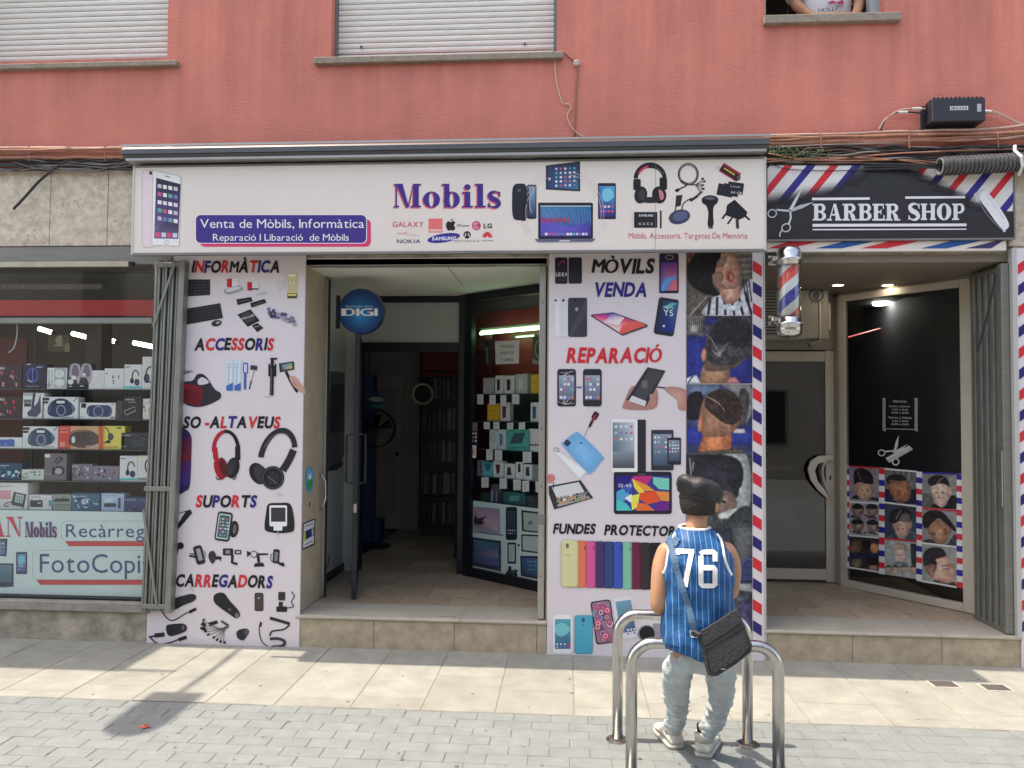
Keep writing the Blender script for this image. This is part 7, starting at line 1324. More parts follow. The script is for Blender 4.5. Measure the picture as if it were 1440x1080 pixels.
# hanging goods on the rack at the rear
rk = thing('wall_rack', 'dark wall rack of hanging accessories at the back of the phone shop', 'rack', (-1.4, 3.6, .3)); RP = PY(3.72)
mbox('back_panel', mat('near_black_panel', (.03, .03, .04), .4), rk, X(592, 3.8, 600), X(650, 3.8, 600)+.5, 3.8, 3.83, .24, Zc(530, 3.8)); mbox('red_panel', M_intred, rk, X(592, 3.8, 600), X(650, 3.8, 600)+.5, 3.8, 3.83, Zc(530, 3.8)+.001, 2.86)
for py in (524, 568, 612, 658, 700): z = Zc(py, 3.75, 610); mbox('rail', M_black, rk, X(592, 3.76, 600), X(650, 3.76, 600)+.45, 3.75, 3.79, z, z+.02)
rr2 = random.Random(21)
for j, py in enumerate((546, 590, 635, 680, 722)):
    for i in range(9):
        px = 596+i*6.6+rr2.uniform(-1, 1); a = RP.at(px, py-14+rr2.uniform(-2, 2)); b2 = RP.at(px+5.2, py+14)
        o = mbox('accessory_pack', mc(rr2.choice([(60, 64, 76), (96, 100, 110), (40, 44, 58), (52, 40, 46), (120, 124, 130)]), .3, 1.1), None, a.x, b2.x, 3.70, 3.74, b2.z, a.z, origin=((a.x+b2.x)/2, 3.72, b2.z)); meta(o, 'dim hanging pack, '+['first', 'second', 'third', 'fourth', 'fifth', 'sixth', 'seventh', 'eighth', 'ninth'][i]+' from the left in the '+['top', 'second', 'middle', 'fourth', 'lowest'][j]+' row of the rear rack', 'accessory pack', 'accessory packs on the rear rack')
mr = thing('ring_mirror', 'round pale framed mirror hanging by the rear rack', 'mirror', tuple(aty(594, 556, 3.5))); c = aty(594.5, 554, 3.5); q = MB(); q.lathe((c.x, 3.5, c.z), [(.105, 0), (.13, -.005), (.13, .015), (.105, .012)], 32, 'y', True); q.build('frame', M_beige, mr); q = MB(); q.lathe((c.x, 3.502, c.z), [(.001, 0), (.104, 0), (.104, .005), (.001, .005)], 32, 'y'); q.build('glass', M_black, mr); q = MB(); q.tube([c+Vector((0, 0, .13)), c+Vector((0, 0, 1.0))], .006, 6); q.build('wire', M_black, mr)
bk = thing('wall_cable', 'thin grey cable running down the doorway side wall', 'cord', (-2.09, .9, .3)); cable([RW.at(x, y, .006) for x, y in ((463, 778), (462, 790), (459, 800), (458, 812), (457, 818))], .006, M_galv, bk, 'cable')

# ------------------------------------------------------------------ barber front
DB = vplane((2.458, 1.444), (3.116, .598))
def quadB(name, m, par, px0, px1, z0_, z1_, th=.05, off=0, bev=.003):
    a, b2 = DB.at(px0, 600, off), DB.at(px1, 600, off); q = MB(); f = [Vector((a.x, a.y, z0_)), Vector((b2.x, b2.y, z0_)), Vector((b2.x, b2.y, z1_)), Vector((a.x, a.y, z1_))]; q.prism(f, [v-DB.N*th for v in f]); return q.build(name, m, par, bevel=bev)
bw = thing('shop_window', 'tall angled barber shop window in a beige aluminium frame', 'shop window', (2.8, 1.0, .22))
quadB('stile', M_beige, bw, 1180, 1189, .22, 2.82); quadB('stile', M_beige, bw, 1351, 1367, .22, 2.82); quadB('bottom_rail', M_beige, bw, 1189.2, 1350.5, .22, .285); quadB('top_rail', M_beige, bw, 1189.2, 1350.5, 2.76, 2.82); quadB('head_filler', M_dkceil, bw, 1179, 1380, 2.821, 2.845)
a, b2 = DB.at(1189.2, 600, -.02), DB.at(1350.8, 600, -.02); q = MB(); q.add([(a.x, a.y, .285), (b2.x, b2.y, .285), (b2.x, b2.y, 2.76), (a.x, a.y, 2.76)], [(0, 1, 2, 3)]); q.build('pane', GLD, bw)
quadB('side_post', M_beige, bw, 1368, 1381, .22, 2.6, .04, -.01); 
YB = 1.6; db = thing('barber_door', 'beige framed glass door of the barber shop with a curved handle', 'door', (2.1, YB, .22))
def dbx(name, m, px0, px1, py0, py1, y0=YB, y1=YB+.05, bev=.003, z=None): return mbox(name, m, db, X(px0, y0, 600), X(px1, y0, 600), y0, y1, *(z or (Zc(py1, y0, 1120), Zc(py0, y0, 1120))), bev)
dbx('stile', M_beige, 1161, 1173.5, 0, 0, z=(.222, Zc(493, YB, 1120))); dbx('stile', M_beige, 1045, 1062, 0, 0, z=(.222, Zc(493, YB, 1120))); dbx('top_rail', M_beige, 1062.3, 1160.7, 494, 508); dbx('bottom_rail', M_beige, 1062.3, 1160.7, 800, 815); dbx('pane', GLD, 1062, 1161, 508, 800, YB+.02, YB+.026, 0)
mbox('frame_post', M_beige, db, X(1174, YB, 600), DB.at(1180, 600).x+.02, YB-.09, YB+.06, .22, 2.82, .003); mbox('head_panel', mat('beige_head_panel', (.33, .295, .25), .5, 0, .08, 5), db, 1.5, X(1174, YB, 600)-.001, YB+.01, YB+.05, Zc(493, YB, 1120)+.004, 2.844, .002); mbox('head_line', M_dark, db, 1.5, X(1174, YB, 600), YB+.005, YB+.0095, Zc(493.5, YB, 1120)+.002, Zc(492.5, YB, 1120)+.004)
HP = PY(YB-.05); hh = [HP.at(x, y) for x, y in ((1162, 643), (1148, 645), (1141, 652), (1141, 664), (1148, 676), (1160, 692), (1167, 700))]
q = MB(); cr2 = [HP.at(x, y) for x, y in ((1172, 640), (1152, 641), (1140, 648), (1136, 660), (1140, 675), (1150, 689), (1161, 699), (1169, 704), (1160, 689), (1150, 676), (1146, 662), (1151, 652), (1171, 647))]; q.prism(cr2, [v+Vector((0, .03, 0)) for v in cr2]); q.build('curved_handle', mat('cream_handle', (.68, .62, .53), .4), db, bevel=.004)
hh = [HP.at(x, y) for x, y in ((1166, 645), (1158, 655), (1157, 668), (1162, 685), (1168, 699))]; q = MB(); q.tube(crom(hh, 4), .01, 8); q.build('curved_handle', M_beige, db, smooth=True)
mbox('keyhole', M_dark, db, X(1167.5, YB, 672)-.006, X(1167.5, YB, 672)+.006, YB-.004, YB-.0005, Zc(675, YB, 1168), Zc(669, YB, 1168))
ac = thing('air_conditioner', 'beige outdoor air conditioner unit above the barber door', 'air conditioner', (2.1, 1.3, Zc(476, 1.3, 1120)))
ay = 1.28; axx1 = X(1166, ay, 440); mbox('case', mat('cream_enamel_case', (.36, .335, .29), .45, 0, .1, 6), ac, 1.62, axx1, ay, YB, Zc(477, ay, 1120), Zc(407, ay, 1120), .012)
for k in range(14): z = Zc(470-k*4.4, ay, 1090); mbox('grille_bar', M_black, ac, 1.64, X(1092, ay, 440), ay-.008, ay-.001, z, z+.008)
p = Pr(PY(ay-.001), (1070, 350), 3.724, k=1.2); p.ring(290, 242, 40, 36, 9, (50, 70, 76), -50, 230); p.blob([(270, 250), (285, 225), (300, 222), (310, 240), (296, 268), (280, 262)], (50, 70, 76)); p.line([(268, 225), (290, 212)], 6, (50, 70, 76)); p.rect(255, 277, 330, 283, (110, 110, 100)); p.done('printed_logo', ac)
mbox('downpipe', M_beige, ac, X(1152.5, ay, 440)-.006, X(1152.5, ay, 440)+.006, ay-.016, ay-.002, Zc(478, ay, 1150), Zc(424, ay, 1150)); mbox('valve_cover', M_beige, ac, axx1+.001, axx1+.03, ay+.05, ay+.2, Zc(462, ay, 1120), Zc(425, ay, 1120), .004)
q = MB(); cc_ = [PY(ay-.03).at(x, y) for x, y in ((1137, 482), (1157, 477), (1158, 482), (1143, 488))]; q.prism(cc_, [v+Vector((0, .08, 0)) for v in cc_]); q.build('sensor', M_galv, ac)
for i, px in enumerate((1178.5, 1248)):
    c = PY(.0).at(px, 401); d_ = ray(px, 401); c = CP+d_*((2.842-CP.z)/d_.z); o = thing('downlight', ['lit round downlight nearer the barber pole in the taupe ceiling', 'lit round downlight above the angled barber window in the taupe ceiling'][i], 'downlight', tuple(c), 'round downlights in the barber doorway'); q = MB(); q.lathe(c, [(.001, 0), (.042, 0), (.042, .002), (.001, .002)], 24); q.build('disc', E_s, o); q = MB(); q.lathe(c, [(.044, -.003), (.055, -.003), (.055, .002), (.044, .002)], 24, 'z', True); q.build('trim_ring', M_beige, o)
rt = thing('roller_tube', 'grey roller tube under the striped band of the barber doorway', 'tube', (2.2, .05, 2.78)); mbox('tube', M_alu, rt, X(1130, .05, 362), X(1306, .05, 362), .05, .10, Zc(366, .05, 1220), Zc(359.5, .05, 1220), .01); mbox('light_strip', mat('peach_strip', (.6, .5, .4), .5), rt, X(1306, .05, 362)+.001, X(1371, .05, 362), .06, .09, Zc(361, .05, 1220), Zc(359, .05, 1220))
# decals on the angled glass
SB = DB.moved(-.018); DBW = (206, 206, 206)
hs = thing('opening_hours', 'white opening hours lettering between two twisted bars on the barber window', 'sign', tuple(SB.at(1265, 585)))
p = Pr(SB, (1070, 350), 3.724, k=1.1, start=.0)
for t_, a, b2, y, h_ in (('Horario', 693, 762, 804, 15), ('Lunes a Jueves', 673, 780, 828, 11), ('9:30 a 13:30', 688, 770, 846, 10), ('16:00 a 21:00', 685, 772, 862, 10), ('Viernes y Sabado', 666, 790, 888, 12), ('9:30 a 14:00', 688, 772, 906, 10), ('16:00 a 21:00', 685, 774, 922, 10)): p.text(t_, a, b2, y, h_, DBW, .0, slope=.015)
p.done('lettering', hs)
for x in (645, 813):
    p = Pr(SB, (1070, 350), 3.724, k=1.1, start=.0); p.poly([(x-8, 782), (x+8, 783), (x+8, 956), (x-8, 952)], (190, 188, 190))
    for k in range(14): y = 786+k*12; p.poly([(x-8, y+8), (x+8, y), (x+8, y+5), (x-8, y+13)], (150, 50, 60) if k % 2 else (50, 50, 80), adv=False)
    p.done('twisted_bar', hs)
p = Pr(SB, (1070, 350), 3.724, k=1.1, start=.0); p.line([(650, 942), (806, 946)], 2.5, DBW); p.done('rule', hs)
sc_ = thing('scissors_decal', 'white scissors and comb decal on the barber window glass', 'decal', tuple(SB.at(1257, 635))); p = Pr(SB, (1070, 350), 3.724, k=1.15, start=.0)
p.poly([(722, 976), (718, 1030), (704, 1062), (697, 1050), (706, 1010)], DBW); p.poly([(770, 1022), (720, 1048), (690, 1062), (694, 1070), (730, 1060)], DBW); p.ring(632, 1068, 20, 18, 6, DBW); p.line([(650, 1062), (700, 1056)], 8, DBW); p.ring(706, 1115, 20, 20, 7, DBW); p.line([(704, 1058), (706, 1098)], 8, DBW)
p.poly([(652, 1096), (776, 1030), (796, 1050), (672, 1120)], DBW)
for k in range(16): x = 664+k*7.6; y = 1100-k*4.1; p.line([(x+8, y+14), (x+3, y+4)], 2, (40, 42, 46)); p.n -= .9
p.done('decal', sc_)
# haircut poster
hp_ = thing('haircut_poster', 'poster of nine haircut portraits in striped borders on the barber window', 'poster', tuple(SB.at(1270, 740))); CO = ((1180, 640), 5.4)
def P_(): return Pr(SB, *CO, k=1.5, start=.001)
p = P_(); p.poly([(48, 76), (345, 96), (640, 128), (945, 140), (950, 1012), (640, 950), (345, 905), (50, 852)], (150, 148, 150)); p.done('backing_sheet', hp_)
def border(x0, x1, ytop, ybot, n, sk, c0):
    p = P_(); p.n = 5; h_ = (ybot-ytop)/n
    for k in range(n):
        c = [(196, 44, 56), (214, 212, 216), (40, 38, 130), (214, 212, 216)][(k+c0) % 4]; y = ytop+k*h_; p.poly([(x0, y), (x1, y+sk), (x1, y+h_+sk), (x0, y+h_)], c, adv=False)
    p.done('striped_border', hp_)
border(48, 76, 105, 850, 18, 3, 2); border(302, 346, 96, 900, 18, 6, 0); border(584, 630, 122, 945, 19, 8, 1); border(890, 942, 138, 1005, 19, 8, 2)
cellx = [(78, 302), (346, 586), (630, 892)]; tops = [[(82, 94), (104, 124), (132, 142)], [(340, 356), (366, 384), (402, 420)], [(604, 628), (640, 662), (682, 704)]]; bots = [[(330, 350), (356, 378), (396, 412)], [(596, 622), (632, 656), (672, 694)], [(850, 884), (905, 935), (968, 1000)]]
Cs = {}
def cell(j, i, bg_): 
    x0, x1 = cellx[i]; p = Ras(SB, *CO, tops[j][i], bots[j][i], x0, x1, 56, 60, f=4, k=1.5, start=.002, seed=j*3+i); p.I[:] = bg_; return p
def band(x0, y0, x1, y1, c):
    p = P_(); p.n = 40; p.poly([(x0, y0), (x1, y1), (x1, y1+12), (x0, y0+14)], c); p.done('divider', hp_)
FC, FD = (180, 142, 124), (128, 96, 80)
def face(p, cx, cy, s, col=FC, d=1):      # eyes, nose, mouth
    for e in (-1, 1): p.ell(cx+e*s*.36, cy-s*.05, s*.14, s*.05, (60, 44, 40), 6*d, 10); p.line([(cx+e*s*.2, cy-s*.2), (cx+e*s*.52, cy-s*.2)], s*.06, (60, 44, 38))
    p.line([(cx, cy), (cx+d*s*.1, cy+s*.3)], s*.07, tuple(v*.8 for v in col)); p.ell(cx, cy+s*.52, s*.2, s*.06, (150, 84, 80), 0, 10)
p = cell(0, 0, (130, 120, 128)); p.blob([(85, 340), (110, 310), (160, 300), (250, 320), (300, 330), (295, 348), (85, 338)], (40, 38, 56)); p.blob([(120, 210), (190, 190), (255, 215), (255, 290), (225, 340), (170, 340), (135, 300)], FC, (196, 160, 140)); p.blob([(112, 180), (120, 115), (180, 100), (245, 140), (258, 215), (200, 215), (150, 205), (118, 220)], (36, 32, 38)); p.line([(140, 125), (165, 180), (180, 205)], 5, (150, 130, 120)); face(p, 195, 275, 55); p.done('haircut_portrait', hp_, PHM)
p = cell(0, 1, (96, 96, 100)); 
for k in range(8): p.line([(400+k*22, 112), (396+k*22, 190)], 5, (50, 48, 50) if k % 2 else (150, 146, 140))
p.rect(346, 260, 590, 372, (34, 36, 56)); p.blob([(376, 210), (420, 190), (510, 195), (535, 240), (545, 290), (530, 340), (490, 355), (420, 330), (380, 270)], (150, 100, 76), (176, 122, 94)); p.blob([(360, 180), (400, 148), (480, 150), (512, 190), (480, 200), (400, 205), (370, 220)], (40, 34, 36)); p.ell(455, 285, 14, 24, (140, 80, 66), 10); p.line([(410, 330), (455, 358), (490, 362)], 4, (210, 210, 214)); p.line([(515, 255), (535, 252)], 4, (50, 40, 40)); p.line([(380, 195), (510, 200)], 3, (196, 160, 140)); p.done('haircut_portrait', hp_, PHM)
p = cell(0, 2, (120, 118, 118)); p.rect(632, 290, 710, 395, (96, 92, 92)); p.blob([(700, 400), (720, 370), (800, 392), (850, 310), (890, 320), (890, 412), (705, 400)], (30, 30, 36)); p.blob([(690, 230), (720, 190), (800, 190), (840, 230), (835, 310), (800, 385), (760, 392), (715, 340), (700, 290)], (196, 164, 150), (206, 176, 162)); p.blob([(672, 200), (700, 165), (760, 150), (820, 180), (840, 240), (815, 225), (760, 215), (700, 235)], (36, 32, 36)); p.line([(742, 218), (770, 185), (795, 172)], 5, (196, 176, 164)); p.ell(844, 275, 10, 26, (190, 150, 136)); face(p, 762, 292, 62, d=-1); p.done('haircut_portrait', hp_, PHM)
p = cell(1, 0, (150, 144, 148))
for a in ((140, 425), (250, 425), (140, 540), (255, 545)): p.blob([(a[0]-45, a[1]-30), (a[0]-10, a[1]-55), (a[0]+40, a[1]-35), (a[0]+48, a[1]+5), (a[0]+10, a[1]+45), (a[0]-25, a[1]+30)], (120, 96, 88), (150, 122, 110)); p.blob([(a[0]-48, a[1]-35), (a[0], a[1]-58), (a[0]+42, a[1]-35), (a[0]+30, a[1]-18), (a[0]-20, a[1]-15)], (34, 30, 34)); p.line([(a[0]-40, a[1]+40), (a[0]+30, a[1]+55)], 10, (44, 42, 56))
for k in range(16): p.ell(random.uniform(85, 298), random.uniform(470, 600) if k % 2 else random.uniform(455, 480), 7, 7, (40, 38, 50)); p.n -= .8
p.done('haircut_portrait', hp_, PHM)
p = cell(1, 1, (52, 62, 74)); p.blob([(350, 640), (400, 600), (480, 630), (560, 560), (590, 600), (590, 654)], (70, 86, 96)); p.blob([(400, 500), (450, 450), (540, 480), (552, 540), (510, 620), (470, 635), (435, 610), (418, 560)], (176, 144, 130), (190, 160, 146)); p.blob([(380, 490), (400, 430), (470, 400), (540, 430), (548, 500), (500, 490), (460, 500), (410, 520)], (38, 36, 42)); p.blob([(455, 490), (490, 440), (535, 450), (545, 500), (500, 508)], (110, 96, 92)); p.line([(430, 492), (455, 440), (475, 415)], 5, (190, 174, 164)); p.ell(543, 530, 9, 22, (170, 124, 110)); face(p, 466, 565, 48, d=-1); p.done('haircut_portrait', hp_, PHM)
p = cell(1, 2, (128, 126, 128)); p.blob([(640, 650), (700, 640), (800, 690), (880, 600), (895, 690), (640, 672)], (56, 56, 70)); p.blob([(672, 560), (720, 500), (830, 500), (850, 580), (810, 660), (750, 680), (700, 620)], (150, 112, 90), (166, 126, 102)); p.blob([(640, 540), (634, 470), (680, 424), (770, 425), (830, 480), (885, 560), (880, 580), (830, 540), (760, 480), (700, 520), (670, 555)], (36, 32, 34)); p.line([(715, 530), (735, 495), (765, 490), (775, 520)], 4, (196, 156, 130)); p.ell(808, 580, 14, 24, (130, 84, 66)); p.line([(700, 600), (730, 606)], 6, (50, 38, 34)); p.line([(690, 592), (735, 590)], 5, (50, 38, 34)); p.done('haircut_portrait', hp_, PHM)
p = cell(2, 0, (50, 42, 44)); p.blob([(82, 730), (100, 660), (160, 650), (170, 710), (140, 740)], (110, 84, 70)); p.blob([(230, 700), (250, 670), (300, 680), (305, 720), (260, 748)], (190, 130, 100)); p.rect(80, 745, 305, 790, (36, 38, 60)); p.blob([(90, 830), (110, 790), (160, 790), (170, 840), (130, 858)], (110, 106, 84)); p.blob([(225, 860), (240, 830), (285, 830), (295, 862), (260, 880)], (160, 118, 98)); p.blob([(180, 690), (190, 650), (235, 650), (240, 690), (215, 720)], (30, 26, 28)); p.blob([(215, 810), (240, 780), (290, 790), (290, 835), (240, 835)], (32, 28, 30)); p.done('haircut_portrait', hp_, PHM)
p = cell(2, 1, (150, 158, 158)); p.poly([(540, 670), (588, 674), (588, 850), (550, 830)], (44, 52, 58)); p.blob([(415, 730), (440, 700), (490, 700), (510, 740), (500, 800), (465, 825), (430, 800)], (206, 174, 160)); p.blob([(412, 735), (420, 680), (470, 665), (512, 700), (510, 735), (470, 710), (430, 715)], (170, 150, 130)); face(p, 462, 765, 38); p.blob([(400, 830), (430, 812), (500, 815), (530, 840), (500, 860), (410, 850)], (110, 120, 128))
for x in (372, 425, 490, 562): p.blob([(x-22, 850), (x, 835), (x+24, 850), (x+20, 895), (x, 905), (x-18, 890)], (176, 150, 138)); p.blob([(x-24, 858), (x, 832), (x+24, 852), (x, 850)], (60, 52, 50))
p.done('haircut_portrait', hp_, PHM)
p = cell(2, 2, (138, 142, 140)); p.blob([(720, 960), (760, 940), (860, 960), (890, 990), (840, 985)], (60, 50, 60)); p.blob([(650, 830), (700, 770), (820, 760), (850, 820), (882, 890), (868, 930), (870, 960), (800, 972), (720, 940), (690, 900)], (206, 158, 140), (216, 172, 154)); p.blob([(636, 800), (645, 740), (700, 700), (780, 710), (812, 765), (735, 790), (745, 830), (700, 850), (680, 900), (650, 850)], (52, 46, 50)); p.blob([(650, 850), (700, 830), (740, 840), (720, 900), (690, 915)], (140, 108, 98)); p.ell(702, 905, 13, 24, (176, 112, 98)); p.line([(790, 868), (830, 862)], 7, (50, 36, 36)); p.line([(780, 845), (838, 832)], 7, (60, 46, 40)); p.line([(860, 935), (878, 938)], 5, (160, 80, 76)); p.done('haircut_portrait', hp_, PHM)
for q_ in ((76, 346, 302, 362, (200, 198, 202)), (346, 352, 590, 384, (206, 204, 208)), (630, 396, 892, 416, (190, 44, 56)), (76, 602, 302, 622, (200, 198, 202)), (302, 622, 590, 650, (186, 44, 56)), (590, 655, 892, 692, (206, 204, 208)), (76, 78, 302, 92, (170, 50, 60)), (346, 98, 590, 120, (206, 204, 208)), (630, 126, 892, 138, (44, 40, 130)), (76, 846, 302, 880, (196, 196, 200)), (590, 940, 892, 998, (200, 200, 204))): band(q_[0], q_[1], q_[2], q_[3], q_[4])
# inside the barber shop
mrb = thing('salon_mirror', 'pale mirror panel on the back wall inside the barber shop', 'mirror', (2.9, 3, 1.4)); mbox('panel', mat('grey_mirror_glass', (.16, .19, .2), .2, .3), mrb, X(1237, 3, 500), X(1420, 3, 500), 3.0, 3.03, Zc(507, 3, 1280), Zc(462, 3, 1280))
lt2 = thing('light_string', 'string of tiny red and white lights along the barber shop ceiling', 'string lights', (2.9, 2.6, 2.2)); q = MB()
for k in range(38): c = PY(2.6).at(1240+k*3, 461); q.box(c.x-.004, c.x+.004, 2.6, 2.608, c.z-.004, c.z+.004)
q.build('bulbs', emis('white_bulb', (1, .8, .8), 2.5), lt2); q = MB(); a_, b_ = PY(2.0).at(1193, 474), PY(2.6).at(1240, 461); q.tube([a_, b_, PY(2.61).at(1352, 461)], .006, 6); q.build('wire', emis('red_glow_wire', (1, .12, .15), .5), lt2)
for i, (px, py, Y, r_) in enumerate(((1240, 428.5, 2.3, .085), (1270, 429, 3.2, .035), (1286, 421, 3.4, .035))):
    c = PY(Y).at(px, py); o = thing('ceiling_lamp', ['large lit round ceiling lamp', 'small lit lamp right beside the large round one', 'smallest faint lamp furthest right'][i]+' inside the barber shop', 'ceiling lamp', tuple(c)); q = MB(); q.lathe(c, [(.001, 0), (r_, 0), (r_, .02), (.001, .02)], 24); q.build('disc', emis('salon_lamp', (1, 1, .98), 12), o)
chair = thing('barber_chair', 'dark barber chair seen dimly through the barber window', 'chair', (2.9, 2.6, .21)); cx_ = X(1330, 2.6, 650)
q = MB(); q.lathe((cx_, 2.6, .215), [(.25, 0), (.25, .03), (.05, .06), (.04, .3), (.1, .34)], 24); q.build('pedestal', M_chrome, chair); mbox('seat', M_black, chair, cx_-.24, cx_+.24, 2.35, 2.85, .56, .7, .04); mbox('backrest', M_black, chair, cx_-.22, cx_+.22, 2.82, 2.94, .72, 1.35, .05); mbox('headrest', M_black, chair, cx_-.12, cx_+.12, 2.83, 2.92, 1.38, 1.55, .04)
for s_ in (-1, 1): mbox('armrest', M_black, chair, cx_+s_*.28-.03, cx_+s_*.28+.03, 2.4, 2.8, .82, .88, .02)
ct = thing('counter', 'dark counter inside the barber shop door', 'counter', (2.0, 3.4, .21)); mbox('cabinet', M_dkb, ct, 1.7, 2.6, 3.4, 3.8, .21, 1.1, .01); mbox('top', M_galv, ct, 1.68, 2.62, 3.38, 3.82, 1.1, 1.14, .006)
KP = 1.12
# ------------------------------------------------------------------ people
M_skin = mat('skin', (.52, .27, .16), .5, 0, .12, 12, .1, 200)
M_skin.node_tree.nodes['Principled BSDF'].inputs['Subsurface Weight'].default_value = .08
M_skin.node_tree.nodes['Principled BSDF'].inputs['Subsurface Radius'].default_value = (.02, .008, .004)
def skin(name, pts, edges, m, parent=None, sub=2, root=0, origin=(0, 0, 0)):
    me = bpy.data.meshes.new(name); o0 = Vector(origin); me.from_pydata([Vector(p[:3])-o0 for p in pts], edges, []); me.materials.append(m)
    o = bpy.data.objects.new(name, me); COL.objects.link(o)
    sk = o.modifiers.new('skin', 'SKIN'); sk.use_smooth_shade = True; sk.branch_smoothing = .6
    for v, p in zip(me.skin_vertices[0].data, pts): r = p[3]; v.radius = (r, p[4] if len(p) > 4 else r)
    me.skin_vertices[0].data[root].use_root = True
    s = o.modifiers.new('sub', 'SUBSURF'); s.levels = s.render_levels = sub
    dg_ = bpy.context.evaluated_depsgraph_get(); ev = o.evaluated_get(dg_); m2 = bpy.data.meshes.new_from_object(ev); o.modifiers.clear(); o.data = m2
    m2.materials.clear(); m2.materials.append(m); m2.polygons.foreach_set('use_smooth', [True]*len(m2.polygons))
    if parent is not None: o.parent = parent; o.location = o0-worldloc(parent)
    else: o.location = o0
    return o
def wrinkle(o, amp, sc, seed=0, zlim=None):
    from mathutils import noise
    for v in o.data.vertices:
        w = o.matrix_basis @ v.co; k = noise.noise(Vector((w.x*sc+seed, w.y*sc, w.z*sc*1.8)))+.5*noise.noise(Vector((w.x*sc*2.3, w.y*sc*2.3+seed, w.z*sc*3.6)))
        v.co += v.normal*k*amp*(zlim(w.z) if zlim else 1)
SS = lambda px, py, y: PY(y).at(px, py)
def fingers(pts, edges, palm, d, up, side, n0):
    """five unequal bent fingers rooted inside the palm"""
    for k in range(4):
        base = palm+side*(k-1.5)*.021+d*.035; L_ = [.075, .085, .08, .062][k]; i = len(pts)
        p1 = base+d*L_*.5-up*.004; p2 = p1+(d*.8-up*.6).normalized()*L_*.32; p3 = p2+(d*.3-up).normalized()*L_*.25
        pts += [(*base, .011), (*p1, .0095), (*p2, .0085), (*p3, .0075)]; edges += [(n0, i), (i, i+1), (i+1, i+2), (i+2, i+3)]
    i = len(pts); b = palm-side*.035+d*.0; p1 = b-side*.012+d*.035-up*.012; p2 = p1+d*.03-up*.008
    pts += [(*b, .013), (*p1, .011), (*p2, .009)]; edges += [(n0, i), (i, i+1), (i+1, i+2)]
def loft(name, rings, m, parent, n=36, cap=False, ex=2.3, fn=None, smooth=True):
    R_ = []
    for (z, x0, x1, yc, b) in rings:
        cx_, a = (x0+x1)/2, (x1-x0)/2; r = []
        for k in range(n):
            t_ = 2*pi*k/n; c, s = cos(t_), sin(t_); x = cx_+a*abs(c)**(2/ex)*(1 if c > 0 else -1); y = yc+b*abs(s)**(2/ex)*(1 if s > 0 else -1); v = Vector((x, y, z)); r.append(fn(v, t_) if fn else v)
        R_.append(r)
    q = MB(); q.rings(R_, cap=cap); return q.build(name, m, parent, smooth=smooth)
# seated man: body
Y0 = YN
man = None
hc = SS(984, 704, Y0+.09)
face = Vector((.62, .75, -.18)).normalized()
pts = [(*SS(979, 905, Y0+.03), .08, .07), (*SS(980, 860, Y0+.02), .11, .09), (*SS(981, 810, Y0+.03), .135, .1), (*SS(981, 775, Y0+.05), .12, .09), (*SS(980, 754, Y0+.06), .075, .06), (*SS(979, 738, Y0+.07), .054, .054), (*SS(981, 724, Y0+.085), .058, .06), (*hc, .085, .088), (*(hc+Vector((.002, 0, .055))), .074, .078)]
edges = [(i, i+1) for i in range(8)]
def arm(sh, sh2, el, wr, n0, hd, up, side):
    i = len(pts); pts.extend([(*sh, .058, .056), (*sh2, .052, .05), (*el, .04, .04), (*((el+wr)/2+Vector((0, 0, .0))), .042, .038), (*wr, .026, .03), (*(wr+hd*.05), .036, .018)]); edges.extend([(n0, i), (i, i+1), (i+1, i+2), (i+2, i+3), (i+3, i+4), (i+4, i+5)])
    fingers(pts, edges, wr+hd*.06, hd, up, side, i+5)
shL = SS(936, 771, Y0+.05); elL = SS(925, 858, Y0-.0); wrL = elL+Vector((.10, .23, .02)); arm(shL, (shL*.5+elL*.5)+Vector((-.004, 0, .02)), elL, wrL, 3, Vector((.5, .8, .1)).normalized(), Vector((0, 0, 1)), Vector((.8, -.5, 0)))
shR = SS(1022, 771, Y0+.05); elR = SS(1028, 838, Y0+.14); wrR = elR+Vector((-.14, .2, .03)); arm(shR, (shR*.5+elR*.5)+Vector((.012, -.01, .02)), elR, wrR, 3, Vector((-.6, .75, .1)).normalized(), Vector((0, 0, 1)), Vector((-.75, -.6, 0)))
hl, tl_, hr_, tr_ = atz(952, 1055, 0), atz(922, 1017, 0), atz(988, 1067, 0), atz(1003, 1034, 0); anL = hl+(tl_-hl).normalized()*.058; anR = hr_+(tr_-hr_).normalized()*.058; anL.z = anR.z = .105
for hp0, kn, an, sd_ in ((SS(954, 925, Y0+.04), SS(952, 985, Y0+.31), anL, -1), (SS(1010, 925, Y0+.04), SS(1013, 982, Y0+.27), anR, 1)):
    i = len(pts); pts += [(*hp0, .045), (*kn, .028), (*an, .024), (*(an+Vector((.02*sd_, .09, -.055))), .035)]; edges += [(0, i), (i, i+1), (i+1, i+2), (i+2, i+3)]
i = len(pts); pts += [(*(hc+face*.088+Vector((0, 0, -.012))), .012)]; edges += [(7, i)]
man = skin('person', pts, edges, M_skin, None, 2, 0, origin=(Vector((SS(980, 915, Y0).x, Y0, 0))))
meta(man, 'man in a blue number 76 jersey sitting on the near bicycle hoop, seen from behind', 'person')
rt_ = Vector((face.y, -face.x, 0)).normalized()
